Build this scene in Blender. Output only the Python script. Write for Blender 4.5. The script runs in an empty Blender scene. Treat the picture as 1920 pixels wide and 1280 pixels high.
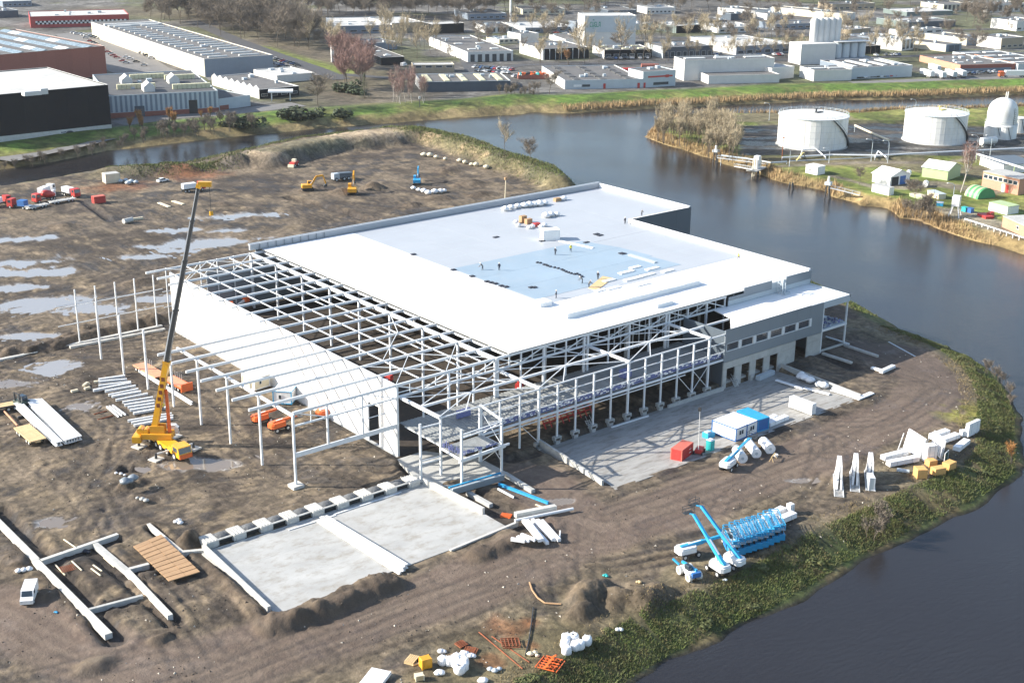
import bpy, math, random
import numpy as np
from mathutils import Vector, Matrix
random.seed(7)
SC = bpy.context.scene
COL = SC.collection
R = math.radians
# ---------------------------------------------------------------- camera
F_PX = 2496.0; PITCH = R(19.214); ROLL = R(0.5546); YAW = R(50.424)
CAM = np.array([-132.3, -194.0, 105.0])
_F = np.array([math.cos(YAW)*math.cos(PITCH), math.sin(YAW)*math.cos(PITCH), -math.sin(PITCH)])
_R = np.array([math.sin(YAW), -math.cos(YAW), 0.0]); _U = np.cross(_R, _F)
_R, _U = math.cos(ROLL)*_R + math.sin(ROLL)*_U, -math.sin(ROLL)*_R + math.cos(ROLL)*_U
cam = bpy.data.objects.new('camera', bpy.data.cameras.new('camera')); COL.objects.link(cam)
cam.matrix_world = Matrix(((_R[0], _U[0], -_F[0], CAM[0]), (_R[1], _U[1], -_F[1], CAM[1]), (_R[2], _U[2], -_F[2], CAM[2]), (0, 0, 0, 1)))
cam.data.sensor_width = 36; cam.data.lens = F_PX/1920*36; cam.data.clip_start = 1; cam.data.clip_end = 20000
SC.camera = cam
# ---------------------------------------------------------------- light
SUN_EL, SUN_AZ = R(27), R(180-39)          # azimuth of the sun seen from the site, from +X towards +Y
W = bpy.data.worlds.new('World'); SC.world = W; W.use_nodes = True
_nt = W.node_tree; _bg = _nt.nodes['Background']
_sky = _nt.nodes.new('ShaderNodeTexSky'); _sky.sky_type = 'NISHITA'; _sky.sun_disc = False
_sky.sun_elevation = SUN_EL; _sky.sun_rotation = R(90)-SUN_AZ
_sky.air_density = 1.0; _sky.dust_density = 1.0; _sky.ozone_density = 1.0
_nt.links.new(_sky.outputs[0], _bg.inputs[0]); _bg.inputs[1].default_value = 0.12
_sl = bpy.data.lights.new('sun', 'SUN'); _sl.energy = 4.8; _sl.angle = R(0.5); _sl.color = (1.0, 0.93, 0.82)
sun = bpy.data.objects.new('sun', _sl); COL.objects.link(sun)
_sd = Vector((math.cos(SUN_AZ)*math.cos(SUN_EL), math.sin(SUN_AZ)*math.cos(SUN_EL), math.sin(SUN_EL)))
sun.rotation_euler = _sd.to_track_quat('Z', 'Y').to_euler(); sun.location = (-200, 150, 200)
SC.view_settings.view_transform = 'Standard'; SC.view_settings.look = 'None'
SC.view_settings.gamma = 1; SC.view_settings.use_curve_mapping = False
SC.view_settings.exposure = 1.18
SC.cycles.max_bounces = 6; SC.cycles.diffuse_bounces = 3; SC.cycles.glossy_bounces = 3
SC.cycles.transmission_bounces = 3; SC.cycles.transparent_max_bounces = 6; SC.cycles.volume_bounces = 0
SC.cycles.use_denoising = True

# ---------------------------------------------------------------- surveying: photo pixel -> point at a known height
def ray(px, py):
    return _F*F_PX + _R*(px-960.0) - _U*(py-640.0)
def at(px, py, z=0.0):
    d = ray(px, py); t = (z-CAM[2])/d[2]; p = CAM + d*t
    return Vector((p[0], p[1], z))
def pix(p):
    v = np.array(p, float)-CAM; d = v @ _F
    return (960+F_PX*(v @ _R)/d, 640-F_PX*(v @ _U)/d)
def zat(py, X, Y):
    lo, hi = -40.0, 100.0
    for _ in range(40):
        m = (lo+hi)/2
        if pix((X, Y, m))[1] > py: lo = m
        else: hi = m
    return lo

# ---------------------------------------------------------------- mesh building
class MB:
    def __init__(self): self.v = []; self.f = []; self.m = []
    def add(self, vs, fs, mi=0):
        n = len(self.v); self.v.extend([tuple(p) for p in vs])
        for f in fs: self.f.append([i+n for i in f]); self.m.append(mi)
        return self
    def box(self, x0, y0, z0, x1, y1, z1, mi=0):
        return self.add([(x0, y0, z0), (x1, y0, z0), (x1, y1, z0), (x0, y1, z0), (x0, y0, z1), (x1, y0, z1), (x1, y1, z1), (x0, y1, z1)],
                        [(3, 2, 1, 0), (4, 5, 6, 7), (0, 1, 5, 4), (1, 2, 6, 5), (2, 3, 7, 6), (3, 0, 4, 7)], mi)
    def obox(self, c, sx, sy, sz, rz=0, mi=0):
        ca, sa = math.cos(rz), math.sin(rz); vs = []
        for z in (0, sz):
            for x, y in ((-sx/2, -sy/2), (sx/2, -sy/2), (sx/2, sy/2), (-sx/2, sy/2)):
                vs.append((c[0]+x*ca-y*sa, c[1]+x*sa+y*ca, c[2]+z))
        return self.add(vs, [(3, 2, 1, 0), (4, 5, 6, 7), (0, 1, 5, 4), (1, 2, 6, 5), (2, 3, 7, 6), (3, 0, 4, 7)], mi)
    def cbox(self, x0, y0, z0, x1, y1, z1, b=0.05, mi=0):      # box with chamfered upper edges
        return self.add([(x0, y0, z0), (x1, y0, z0), (x1, y1, z0), (x0, y1, z0), (x0, y0, z1-b), (x1, y0, z1-b), (x1, y1, z1-b), (x0, y1, z1-b),
                         (x0+b, y0+b, z1), (x1-b, y0+b, z1), (x1-b, y1-b, z1), (x0+b, y1-b, z1)],
                        [(3, 2, 1, 0), (8, 9, 10, 11), (0, 1, 5, 4), (1, 2, 6, 5), (2, 3, 7, 6), (3, 0, 4, 7), (4, 5, 9, 8), (5, 6, 10, 9), (6, 7, 11, 10), (7, 4, 8, 11)], mi)
    def beam(self, p0, p1, w, h, mi=0):
        p0, p1 = Vector(p0), Vector(p1); d = (p1-p0).normalized()
        up = Vector((0, 0, 1)) if abs(d.z) < 0.98 else Vector((0, 1, 0))
        s = d.cross(up).normalized(); u = s.cross(d).normalized(); s *= w/2; u *= h/2
        vs = [p0-s-u, p0+s-u, p0+s+u, p0-s+u, p1-s-u, p1+s-u, p1+s+u, p1-s+u]
        return self.add(vs, [(3, 2, 1, 0), (4, 5, 6, 7), (0, 1, 5, 4), (1, 2, 6, 5), (2, 3, 7, 6), (3, 0, 4, 7)], mi)
    def tube(self, p0, p1, r0, r1=None, n=8, mi=0, cap=True):
        r1 = r0 if r1 is None else r1
        p0, p1 = Vector(p0), Vector(p1); d = (p1-p0).normalized()
        up = Vector((0, 0, 1)) if abs(d.z) < 0.95 else Vector((1, 0, 0))
        s = d.cross(up).normalized(); u = s.cross(d)
        vs = []
        for p, r in ((p0, r0), (p1, r1)):
            for i in range(n):
                a = 2*math.pi*i/n; vs.append(p+s*(r*math.cos(a))+u*(r*math.sin(a)))
        fs = [(i, (i+1) % n, n+(i+1) % n, n+i) for i in range(n)]
        if cap: fs += [tuple(range(n-1, -1, -1)), tuple(range(n, 2*n))]
        return self.add(vs, fs, mi)
    def path(self, pts, r, n=5, mi=0):
        for a, b in zip(pts[:-1], pts[1:]): self.tube(a, b, r, r, n, mi)
        return self
    def prism(self, poly, z0, z1, mi=0):
        n = len(poly)
        a = sum(poly[i][0]*poly[(i+1) % n][1]-poly[(i+1) % n][0]*poly[i][1] for i in range(n))
        if a < 0: poly = poly[::-1]
        vs = [(p[0], p[1], z0) for p in poly]+[(p[0], p[1], z1) for p in poly]
        fs = [tuple(range(n-1, -1, -1)), tuple(range(n, 2*n))]+[(i, (i+1) % n, n+(i+1) % n, n+i) for i in range(n)]
        return self.add(vs, fs, mi)
    def side(self, prof, y0, y1, mi=0):                        # profile in x,z swept along y
        n = len(prof)
        a = sum(prof[i][0]*prof[(i+1) % n][1]-prof[(i+1) % n][0]*prof[i][1] for i in range(n))
        if a < 0: prof = prof[::-1]
        vs = [(p[0], y0, p[1]) for p in prof]+[(p[0], y1, p[1]) for p in prof]
        fs = [tuple(range(n)), tuple(range(2*n-1, n-1, -1))]+[(n+i, n+(i+1) % n, (i+1) % n, i) for i in range(n)]
        return self.add(vs, fs, mi)
    def lathe(self, prof, n=24, c=(0, 0, 0), mi=0):
        vs = []; fs = []; k = len(prof)
        for i in range(n):
            a = 2*math.pi*i/n
            for r, z in prof: vs.append((c[0]+r*math.cos(a), c[1]+r*math.sin(a), c[2]+z))
        for i in range(n):
            j = (i+1) % n
            for q in range(k-1): fs.append((i*k+q, j*k+q, j*k+q+1, i*k+q+1))
        return self.add(vs, fs, mi)
    def wheel(self, c, r, w, ax='y', n=14, mt=0, mr=1):         # tyre and hub, axis along local y or x
        c = Vector(c); d = Vector((0, w/2, 0)) if ax == 'y' else Vector((w/2, 0, 0))
        self.tube(c-d, c+d, r, r, n, mt); self.tube(c-d*1.06, c+d*1.06, r*.55, r*.55, n, mr)
        return self
    def mesh(self, name, mats, smooth=False):
        me = bpy.data.meshes.new(name); me.from_pydata(self.v, [], self.f)
        for m in (mats if isinstance(mats, (list, tuple)) else [mats]): me.materials.append(m)
        if any(self.m): me.polygons.foreach_set('material_index', self.m)
        if smooth: me.polygons.foreach_set('use_smooth', [True]*len(self.f))
        me.update(); return me
    def build(self, name, mats, parent=None, smooth=False, loc=(0, 0, 0), rz=0):
        return link(name, self.mesh(name, mats, smooth), parent, loc, rz)
def link(name, me, parent=None, loc=(0, 0, 0), rz=0):
    o = bpy.data.objects.new(name, me); COL.objects.link(o); o.location = loc; o.rotation_euler = (0, 0, rz)
    if parent is not None: o.parent = parent
    return o
def tag(o, label, cat, group=None):
    o['label'] = label; o['category'] = cat
    if group: o['group'] = group
    return o
def thing(name, label, cat, loc=(0, 0, 0), rz=0, group=None):
    o = bpy.data.objects.new(name, None); COL.objects.link(o); o.location = loc; o.rotation_euler = (0, 0, rz)
    o.empty_display_size = .3
    return tag(o, label, cat, group)
def kind(o, k): o['kind'] = k; return o
def dup(root, loc, rz, label=None, group=None, scale=None):
    def cp(o, par):
        c = o.copy(); COL.objects.link(c)
        if par is not None: c.parent = par
        for ch in list(o.children): cp(ch, c)
        return c
    r = cp(root, None); r.location = loc; r.rotation_euler = (0, 0, rz)
    if label: r['label'] = label
    if group: r['group'] = group
    if scale: r.scale = (scale,)*3
    return r
_mem = {}
def member(name, p0, p1, w, h, mat, parent):                     # straight bar; alike bars share mesh data
    p0, p1 = Vector(p0), Vector(p1); d = p1-p0
    if parent is not None and parent.name.startswith('hall'): w, h = round(w*.88, 3), round(h*.88, 3)
    k = (name, round(d.x, 2), round(d.y, 2), round(d.z, 2), w, h, mat.name)
    if k not in _mem: _mem[k] = MB().beam((0, 0, 0), d, w, h).mesh(name, mat)
    return link(name, _mem[k], parent, p0)

# ---------------------------------------------------------------- materials
def nd(nt, t, **kw):
    n = nt.nodes.new(t)
    for k, v in kw.items(): setattr(n, k, v)
    return n
def mat(name, col, rough=0.6, var=0.12, scale=0.6, metal=0.0, bump=0.0, bscale=8.0, dirt=None, damt=0.4, coat=0.0, spec=0.5, stretch=None):
    """procedural paint/concrete/metal: base colour broken up by two noises, an optional dirt colour, fine relief"""
    m = bpy.data.materials.new(name); m.use_nodes = True; nt = m.node_tree; b = nt.nodes['Principled BSDF']
    b.inputs['Metallic'].default_value = metal; b.inputs['Specular IOR Level'].default_value = spec
    if coat: b.inputs['Coat Weight'].default_value = coat
    tc = nd(nt, 'ShaderNodeTexCoord'); src = tc.outputs['Object']
    if stretch:
        mp = nd(nt, 'ShaderNodeMapping'); mp.inputs['Scale'].default_value = stretch; nt.links.new(src, mp.inputs[0]); src = mp.outputs[0]
    n1 = nd(nt, 'ShaderNodeTexNoise'); n1.inputs['Scale'].default_value = scale; n1.inputs['Detail'].default_value = 6; n1.inputs['Roughness'].default_value = .65
    nt.links.new(src, n1.inputs['Vector'])
    oi = nd(nt, 'ShaderNodeObjectInfo')
    mr = nd(nt, 'ShaderNodeMapRange'); mr.inputs[1].default_value = .3; mr.inputs[2].default_value = .7
    mr.inputs[3].default_value = 1-var; mr.inputs[4].default_value = 1+var; nt.links.new(n1.outputs[0], mr.inputs[0])
    ma = nd(nt, 'ShaderNodeMath', operation='MULTIPLY_ADD'); ma.inputs[1].default_value = var*.5; nt.links.new(oi.outputs['Random'], ma.inputs[0]); nt.links.new(mr.outputs[0], ma.inputs[2])
    mx = nd(nt, 'ShaderNodeVectorMath', operation='SCALE'); mx.inputs[0].default_value = col[:3]; nt.links.new(ma.outputs[0], mx.inputs['Scale'])
    out = mx.outputs[0]
    if dirt is not None:
        n2 = nd(nt, 'ShaderNodeTexNoise'); n2.inputs['Scale'].default_value = scale*2.3; n2.inputs['Detail'].default_value = 8; n2.inputs['Roughness'].default_value = .7
        nt.links.new(src, n2.inputs['Vector'])
        r2 = nd(nt, 'ShaderNodeMapRange'); r2.inputs[1].default_value = .48; r2.inputs[2].default_value = .72; r2.inputs[4].default_value = damt; nt.links.new(n2.outputs[0], r2.inputs[0])
        mm = nd(nt, 'ShaderNodeMix', data_type='RGBA'); nt.links.new(r2.outputs[0], mm.inputs[0]); nt.links.new(out, mm.inputs[6]); mm.inputs[7].default_value = (*dirt, 1)
        out = mm.outputs[2]
    nt.links.new(out, b.inputs['Base Color'])
    rr = nd(nt, 'ShaderNodeMapRange'); rr.inputs[3].default_value = max(.03, rough-.12); rr.inputs[4].default_value = min(1, rough+.12); nt.links.new(n1.outputs[0], rr.inputs[0]); nt.links.new(rr.outputs[0], b.inputs['Roughness'])
    if bump:
        n3 = nd(nt, 'ShaderNodeTexNoise'); n3.inputs['Scale'].default_value = bscale; n3.inputs['Detail'].default_value = 5; nt.links.new(src, n3.inputs['Vector'])
        bp = nd(nt, 'ShaderNodeBump'); bp.inputs['Strength'].default_value = bump; bp.inputs['Distance'].default_value = .15; nt.links.new(n3.outputs[0], bp.inputs['Height']); nt.links.new(bp.outputs[0], b.inputs['Normal'])
    return m
M = {}
M['white_steel'] = mat('white_steel', (.66, .68, .69), .45, .06, 1.5, dirt=(.5, .5, .48), damt=.3)
M['white_panel'] = mat('white_panel', (.78, .78, .77), .4, .03, .15, dirt=(.66, .65, .62), damt=.3)
M['membrane'] = mat('roof_membrane_white', (.80, .80, .79), .55, .04, .12, dirt=(.72, .72, .72), damt=.4)
M['membrane_grey'] = mat('roof_membrane_grey', (.375, .40, .43), .5, .05, .1, dirt=(.37, .39, .42), damt=.6)
M['membrane_blue'] = mat('roof_underlay_blue', (.27, .35, .42), .45, .07, .1, dirt=(.34, .39, .43), damt=.5)
M['insulation'] = mat('insulation_board', (.78, .78, .76), .8, .05, .6)
M['clad_grey'] = mat('cladding_grey', (.21, .245, .275), .45, .05, .1, metal=.2)
M['clad_dark'] = mat('cladding_dark', (.10, .125, .15), .45, .05, .1, metal=.2)
M['clad_light'] = mat('cladding_light', (.42, .47, .50), .5, .05, .3)
M['concrete'] = mat('concrete_wall', (.40, .40, .38), .85, .12, .5, bump=.2, dirt=(.26, .25, .22), damt=.5)
M['concrete_white'] = mat('concrete_white', (.50, .49, .455), .85, .10, .5, bump=.2, dirt=(.36, .33, .27), damt=.5)
M['steel_deck'] = mat('galvanised_deck', (.27, .28, .275), .55, .18, .4, metal=.2, dirt=(.14, .135, .12), damt=.5)
M['net'] = mat('blue_net', (.10, .12, .28), .8, .3, 4.0, dirt=(.4, .42, .5), damt=.7)
M['dark'] = mat('dark_void', (.03, .03, .03), .8, .2)
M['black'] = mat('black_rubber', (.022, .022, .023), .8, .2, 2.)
M['dark_steel'] = mat('dark_steel', (.05, .055, .06), .5, .2, 2., metal=.4)
M['yellow'] = mat('crane_yellow', (.72, .36, .015), .4, .08, 1., coat=.3, dirt=(.35, .2, .05), damt=.3)
M['amber'] = mat('amber_paint', (.62, .30, .02), .45, .1, 1.)
M['orange'] = mat('orange_paint', (.68, .13, .03), .45, .1, 1., dirt=(.4, .2, .1), damt=.4)
M['orange_pale'] = mat('faded_orange', (.60, .27, .15), .6, .15, .8, dirt=(.4, .3, .22), damt=.5)
M['red'] = mat('red_paint', (.45, .035, .03), .5, .1, 1., dirt=(.3, .07, .05), damt=.4)
M['red_top'] = mat('faded_red', (.52, .13, .09), .6, .1, 1.)
M['blue'] = mat('blue_paint', (.03, .13, .36), .5, .1, 1.)
M['azure'] = mat('azure_paint', (.02, .30, .55), .4, .1, 1.2, coat=.2, dirt=(.2, .4, .5), damt=.25)
M['teal'] = mat('teal_plastic', (.02, .36, .36), .5, .08, 1.)
M['white'] = mat('white_paint', (.74, .74, .73), .4, .05, 1., coat=.2, dirt=(.55, .53, .5), damt=.3)
M['cream'] = mat('cream_paint', (.62, .55, .40), .6, .08, .6)
M['white_sheet'] = mat('white_plastic_wrap', (.76, .76, .76), .45, .08, 1.5)
M['timber'] = mat('timber', (.36, .225, .12), .8, .18, 1.2, dirt=(.25, .15, .08), damt=.5, stretch=(.4, 3, 3))
M['timber_pale'] = mat('pale_timber', (.55, .40, .21), .8, .15, 2.)
M['crate_orange'] = mat('crate_board', (.62, .35, .12), .75, .12, 1.2)
M['rust'] = mat('rusty_steel', (.22, .07, .03), .9, .3, 2.)
M['glass'] = mat('window_glass', (.03, .045, .06), .12, .2, 1., spec=.8)
M['gravel_dark'] = mat('gravel_dark', (.10, .105, .11), .95, .3, 3., bump=.4)
M['skin'] = mat('skin', (.45, .28, .2), .6, .1, 3.)
M['navy_cloth'] = mat('navy_cloth', (.03, .035, .05), .9, .2, 5.)
M['grey_cloth'] = mat('grey_cloth', (.12, .12, .12), .9, .2, 5.)
M['hivis'] = mat('hivis_cloth', (.55, .5, .05), .8, .1, 5.)
M['hub'] = mat('wheel_hub', (.55, .55, .53), .5, .1, 2.)
# ================================================================ GROUND, WATER
WATER_Z = -3.0
_rng = np.random.default_rng(3)
_lat = _rng.random((256, 256))
def vnoise(x, y):
    xi = np.floor(x).astype(int); yi = np.floor(y).astype(int); fx = x-xi; fy = y-yi
    fx = fx*fx*(3-2*fx); fy = fy*fy*(3-2*fy)
    a = _lat[xi & 255, yi & 255]; b = _lat[(xi+1) & 255, yi & 255]; c = _lat[xi & 255, (yi+1) & 255]; d = _lat[(xi+1) & 255, (yi+1) & 255]
    return (a*(1-fx)+b*fx)*(1-fy)+(c*(1-fx)+d*fx)*fy
def fbm(x, y, s, o=4, g=.5):
    t = 0; a = 1; n = 0
    for i in range(o):
        c_, s_ = math.cos(.6+1.1*i), math.sin(.6+1.1*i); t = t+a*vnoise((x*c_-y*s_)/s+17.3*i, (x*s_+y*c_)/s+5.1*i); n += a; a *= g; s *= .5
    return t/n
def sdist(X, Y, poly):
    """signed distance to a closed outline, positive inside"""
    x = X.ravel(); y = Y.ravel(); best = np.full(x.shape, 1e18); ins = np.zeros(x.shape, bool); n = len(poly)
    for i in range(n):
        ax, ay = poly[i][0], poly[i][1]; bx, by = poly[(i+1) % n][0], poly[(i+1) % n][1]
        dx, dy = bx-ax, by-ay; L = dx*dx+dy*dy
        t = np.clip(((x-ax)*dx+(y-ay)*dy)/L, 0, 1)
        best = np.minimum(best, (x-ax-t*dx)**2+(y-ay-t*dy)**2)
        if ay != by: ins ^= ((ay > y) != (by > y)) & (x < (bx-ax)*(y-ay)/(by-ay)+ax)
    return np.where(ins, 1, -1).reshape(X.shape)*np.sqrt(best).reshape(X.shape)
def pdist(X, Y, pts):
    best = np.full(X.shape, 1e18)
    for (ax, ay), (bx, by) in zip(pts[:-1], pts[1:]):
        dx, dy = bx-ax, by-ay; L = dx*dx+dy*dy+1e-9
        t = np.clip(((X-ax)*dx+(Y-ay)*dy)/L, 0, 1)
        best = np.minimum(best, (X-ax-t*dx)**2+(Y-ay-t*dy)**2)
    return np.sqrt(best)
def sstep(a, b, x):
    t = np.clip((x-a)/(b-a), 0, 1); return t*t*(3-2*t)
def axis(lo, hi, fine_lo, fine_hi, fine, grow=1.06, cmax=40):
    a = list(np.arange(fine_lo, fine_hi+1e-6, fine))
    s = fine; q = fine_lo
    left = []
    while q > lo: s = min(s*grow, cmax); q -= s; left.append(q)
    s = fine; q = a[-1]
    while q < hi: s = min(s*grow, cmax); q += s; a.append(q)
    return np.array(left[::-1]+a)
def P2(l, z=0.0): return [tuple(at(a, b, z)[:2]) for a, b in l]
def sheet(name, xs, ys, Z, colr, wet, mask, m, calm=None):
    nx, ny = len(xs), len(ys)
    X, Y = np.meshgrid(xs, ys, indexing='ij')
    idx = np.arange(nx*ny).reshape(nx, ny)
    q = np.stack([idx[:-1, :-1], idx[1:, :-1], idx[1:, 1:], idx[:-1, 1:]], -1).reshape(-1, 4)
    q = q[mask[:-1, :-1].ravel() | mask[1:, 1:].ravel() | mask[1:, :-1].ravel() | mask[:-1, 1:].ravel()]
    used = np.unique(q); rem = np.full(nx*ny, -1); rem[used] = np.arange(len(used)); q = rem[q]
    co = np.stack([X.ravel(), Y.ravel(), Z.ravel()], -1)[used]
    me = bpy.data.meshes.new(name); me.vertices.add(len(co)); me.vertices.foreach_set('co', co.ravel().astype(np.float32))
    me.loops.add(q.size); me.loops.foreach_set('vertex_index', q.ravel().astype(np.int32))
    me.polygons.add(len(q)); me.polygons.foreach_set('loop_start', np.arange(0, q.size, 4, dtype=np.int32)); me.polygons.foreach_set('loop_total', np.full(len(q), 4, np.int32))
    me.polygons.foreach_set('use_smooth', np.ones(len(q), bool))
    me.update(); me.validate()
    a = me.color_attributes.new('soil', 'FLOAT_COLOR', 'POINT')
    rgba = np.ones((len(co), 4), np.float32); rgba[:, :3] = colr.reshape(-1, 3)[used]; rgba[:, 3] = wet.ravel()[used]
    a.data.foreach_set('color', rgba.ravel()); me.materials.append(m)
    if calm is not None: me.attributes.new('calm', 'FLOAT', 'POINT').data.foreach_set('value', calm.ravel()[used].astype(np.float32))
    o = bpy.data.objects.new(name, me); COL.objects.link(o); kind(o, 'structure'); return o
def soil_mat(name, fine=1.0):
    m = bpy.data.materials.new(name); m.use_nodes = True; nt = m.node_tree; b = nt.nodes['Principled BSDF']
    at_ = nd(nt, 'ShaderNodeVertexColor'); at_.layer_name = 'soil'
    tc = nd(nt, 'ShaderNodeTexCoord')
    n1 = nd(nt, 'ShaderNodeTexNoise'); n1.inputs['Scale'].default_value = .9*fine; n1.inputs['Detail'].default_value = 9; n1.inputs['Roughness'].default_value = .72
    n2 = nd(nt, 'ShaderNodeTexNoise'); n2.inputs['Scale'].default_value = .11*fine; n2.inputs['Detail'].default_value = 6
    for n in (n1, n2): nt.links.new(tc.outputs['Object'], n.inputs['Vector'])
    r1 = nd(nt, 'ShaderNodeMapRange'); r1.inputs[1].default_value = .32; r1.inputs[2].default_value = .68; r1.inputs[3].default_value = .62; r1.inputs[4].default_value = 1.4; nt.links.new(n1.outputs[0], r1.inputs[0])
    r2 = nd(nt, 'ShaderNodeMapRange'); r2.inputs[1].default_value = .35; r2.inputs[2].default_value = .65; r2.inputs[3].default_value = .75; r2.inputs[4].default_value = 1.25; nt.links.new(n2.outputs[0], r2.inputs[0])
    mu = nd(nt, 'ShaderNodeMath', operation='MULTIPLY'); nt.links.new(r1.outputs[0], mu.inputs[0]); nt.links.new(r2.outputs[0], mu.inputs[1])
    n3 = nd(nt, 'ShaderNodeTexNoise'); n3.inputs['Scale'].default_value = .16*fine; n3.inputs['Detail'].default_value = 10; n3.inputs['Roughness'].default_value = .68; n3.inputs['Distortion'].default_value = 2.2; nt.links.new(tc.outputs['Object'], n3.inputs['Vector'])
    r3 = nd(nt, 'ShaderNodeMapRange'); r3.inputs[1].default_value = .36; r3.inputs[2].default_value = .64; r3.inputs[3].default_value = .60; r3.inputs[4].default_value = 1.42; nt.links.new(n3.outputs[0], r3.inputs[0])
    m3 = nd(nt, 'ShaderNodeMath', operation='MULTIPLY'); nt.links.new(mu.outputs[0], m3.inputs[0]); nt.links.new(r3.outputs[0], m3.inputs[1]); mu = m3
    wv = nd(nt, 'ShaderNodeTexWave'); wv.inputs['Scale'].default_value = .16*fine; wv.inputs['Distortion'].default_value = 26; wv.inputs['Detail'].default_value = 3; wv.inputs['Detail Scale'].default_value = .28; wv.inputs['Detail Roughness'].default_value = .45; nt.links.new(tc.outputs['Object'], wv.inputs['Vector'])
    r4 = nd(nt, 'ShaderNodeMapRange'); r4.inputs[1].default_value = .0; r4.inputs[2].default_value = .35; r4.inputs[3].default_value = .84; r4.inputs[4].default_value = 1.02; nt.links.new(wv.outputs['Fac'], r4.inputs[0])
    m4 = nd(nt, 'ShaderNodeMath', operation='MULTIPLY'); nt.links.new(mu.outputs[0], m4.inputs[0]); nt.links.new(r4.outputs[0], m4.inputs[1]); mu = m4
    ca = nd(nt, 'ShaderNodeAttribute'); ca.attribute_name = 'calm'; cm = nd(nt, 'ShaderNodeMapRange'); cm.inputs[4].default_value = .72; nt.links.new(ca.outputs['Fac'], cm.inputs[0]); mx = nd(nt, 'ShaderNodeMix', data_type='FLOAT'); nt.links.new(cm.outputs[0], mx.inputs[0]); nt.links.new(mu.outputs[0], mx.inputs[2]); mx.inputs[3].default_value = 1.0; mu = mx
    sc = nd(nt, 'ShaderNodeVectorMath', operation='SCALE'); nt.links.new(at_.outputs[0], sc.inputs[0]); nt.links.new(mu.outputs[0], sc.inputs['Scale'])
    nt.links.new(sc.outputs[0], b.inputs['Base Color'])
    rr = nd(nt, 'ShaderNodeMapRange'); rr.inputs[3].default_value = .95; rr.inputs[4].default_value = .30; nt.links.new(at_.outputs[1], rr.inputs[0]); nt.links.new(rr.outputs[0], b.inputs['Roughness'])
    b.inputs['Specular IOR Level'].default_value = .3
    bp = nd(nt, 'ShaderNodeBump'); bp.inputs['Strength'].default_value = .75; bp.inputs['Distance'].default_value = .35/fine; nt.links.new(n1.outputs[0], bp.inputs['Height']); nt.links.new(bp.outputs[0], b.inputs['Normal'])
    return m
M['soil'] = soil_mat('site_soil'); M['land'] = soil_mat('grass_and_yards', .35)

# ---- outlines at water level
SITE = P2([(1185, 1277), (1260, 1230), (1330, 1202), (1385, 1172), (1440, 1150), (1540, 1092), (1605, 1049), (1640, 1037), (1715, 997), (1765, 975), (1815, 952), (1877, 912),
           (1907, 888), (1907, 865), (1905, 835), (1905, 785), (1890, 742), (1865, 710), (1815, 670), (1760, 647), (1690, 622), (1652, 600), (1615, 580), (1590, 568)], WATER_Z)
SITE += [(164, 30), (168, 60), (172, 90), (178, 125), (186, 150)]
SITE += P2([(1075, 352), (1060, 336), (1030, 322), (985, 307), (955, 293), (920, 281), (850, 259), (800, 247), (720, 246), (650, 256), (560, 266), (480, 283), (380, 306), (330, 318), (200, 323), (100, 343), (0, 358)], WATER_Z)
SITE += [(-60, 285), (-300, 290), (-600, 290), (-600, -300), (-300, -170), (-120, -110), (-60, -84)]
NORTH = P2([(0, 317), (100, 302), (200, 282), (300, 272), (480, 252), (580, 242), (680, 234), (805, 225), (960, 215), (1000, 210), (1060, 212), (1160, 207), (1235, 202), (1297, 200), (1435, 193), (1565, 187), (1690, 186), (1790, 182), (1920, 177)], WATER_Z)
NORTH = [(-700, 360), (-200, 330), (-40, 322)]+NORTH+[(640, 140), (900, 20), (1500, -250), (3500, -600), (9000, 1500), (6000, 9000), (-3000, 9000), (-3000, 500)]
TANKL = P2([(1920, 207), (1830, 211), (1690, 213), (1605, 219), (1475, 220), (1330, 222), (1270, 224), (1232, 236), (1215, 257), (1235, 266), (1285, 282), (1335, 297), (1375, 310), (1420, 322), (1450, 337), (1485, 345), (1545, 357),
            (1560, 367), (1615, 385), (1665, 390), (1690, 408), (1727, 412), (1752, 425), (1815, 447), (1865, 460), (1920, 475)], WATER_Z)
TANKL += [(243, -15), (250, -60), (300, -120), (520, -120), (640, 60), (540, 135)]

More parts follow.
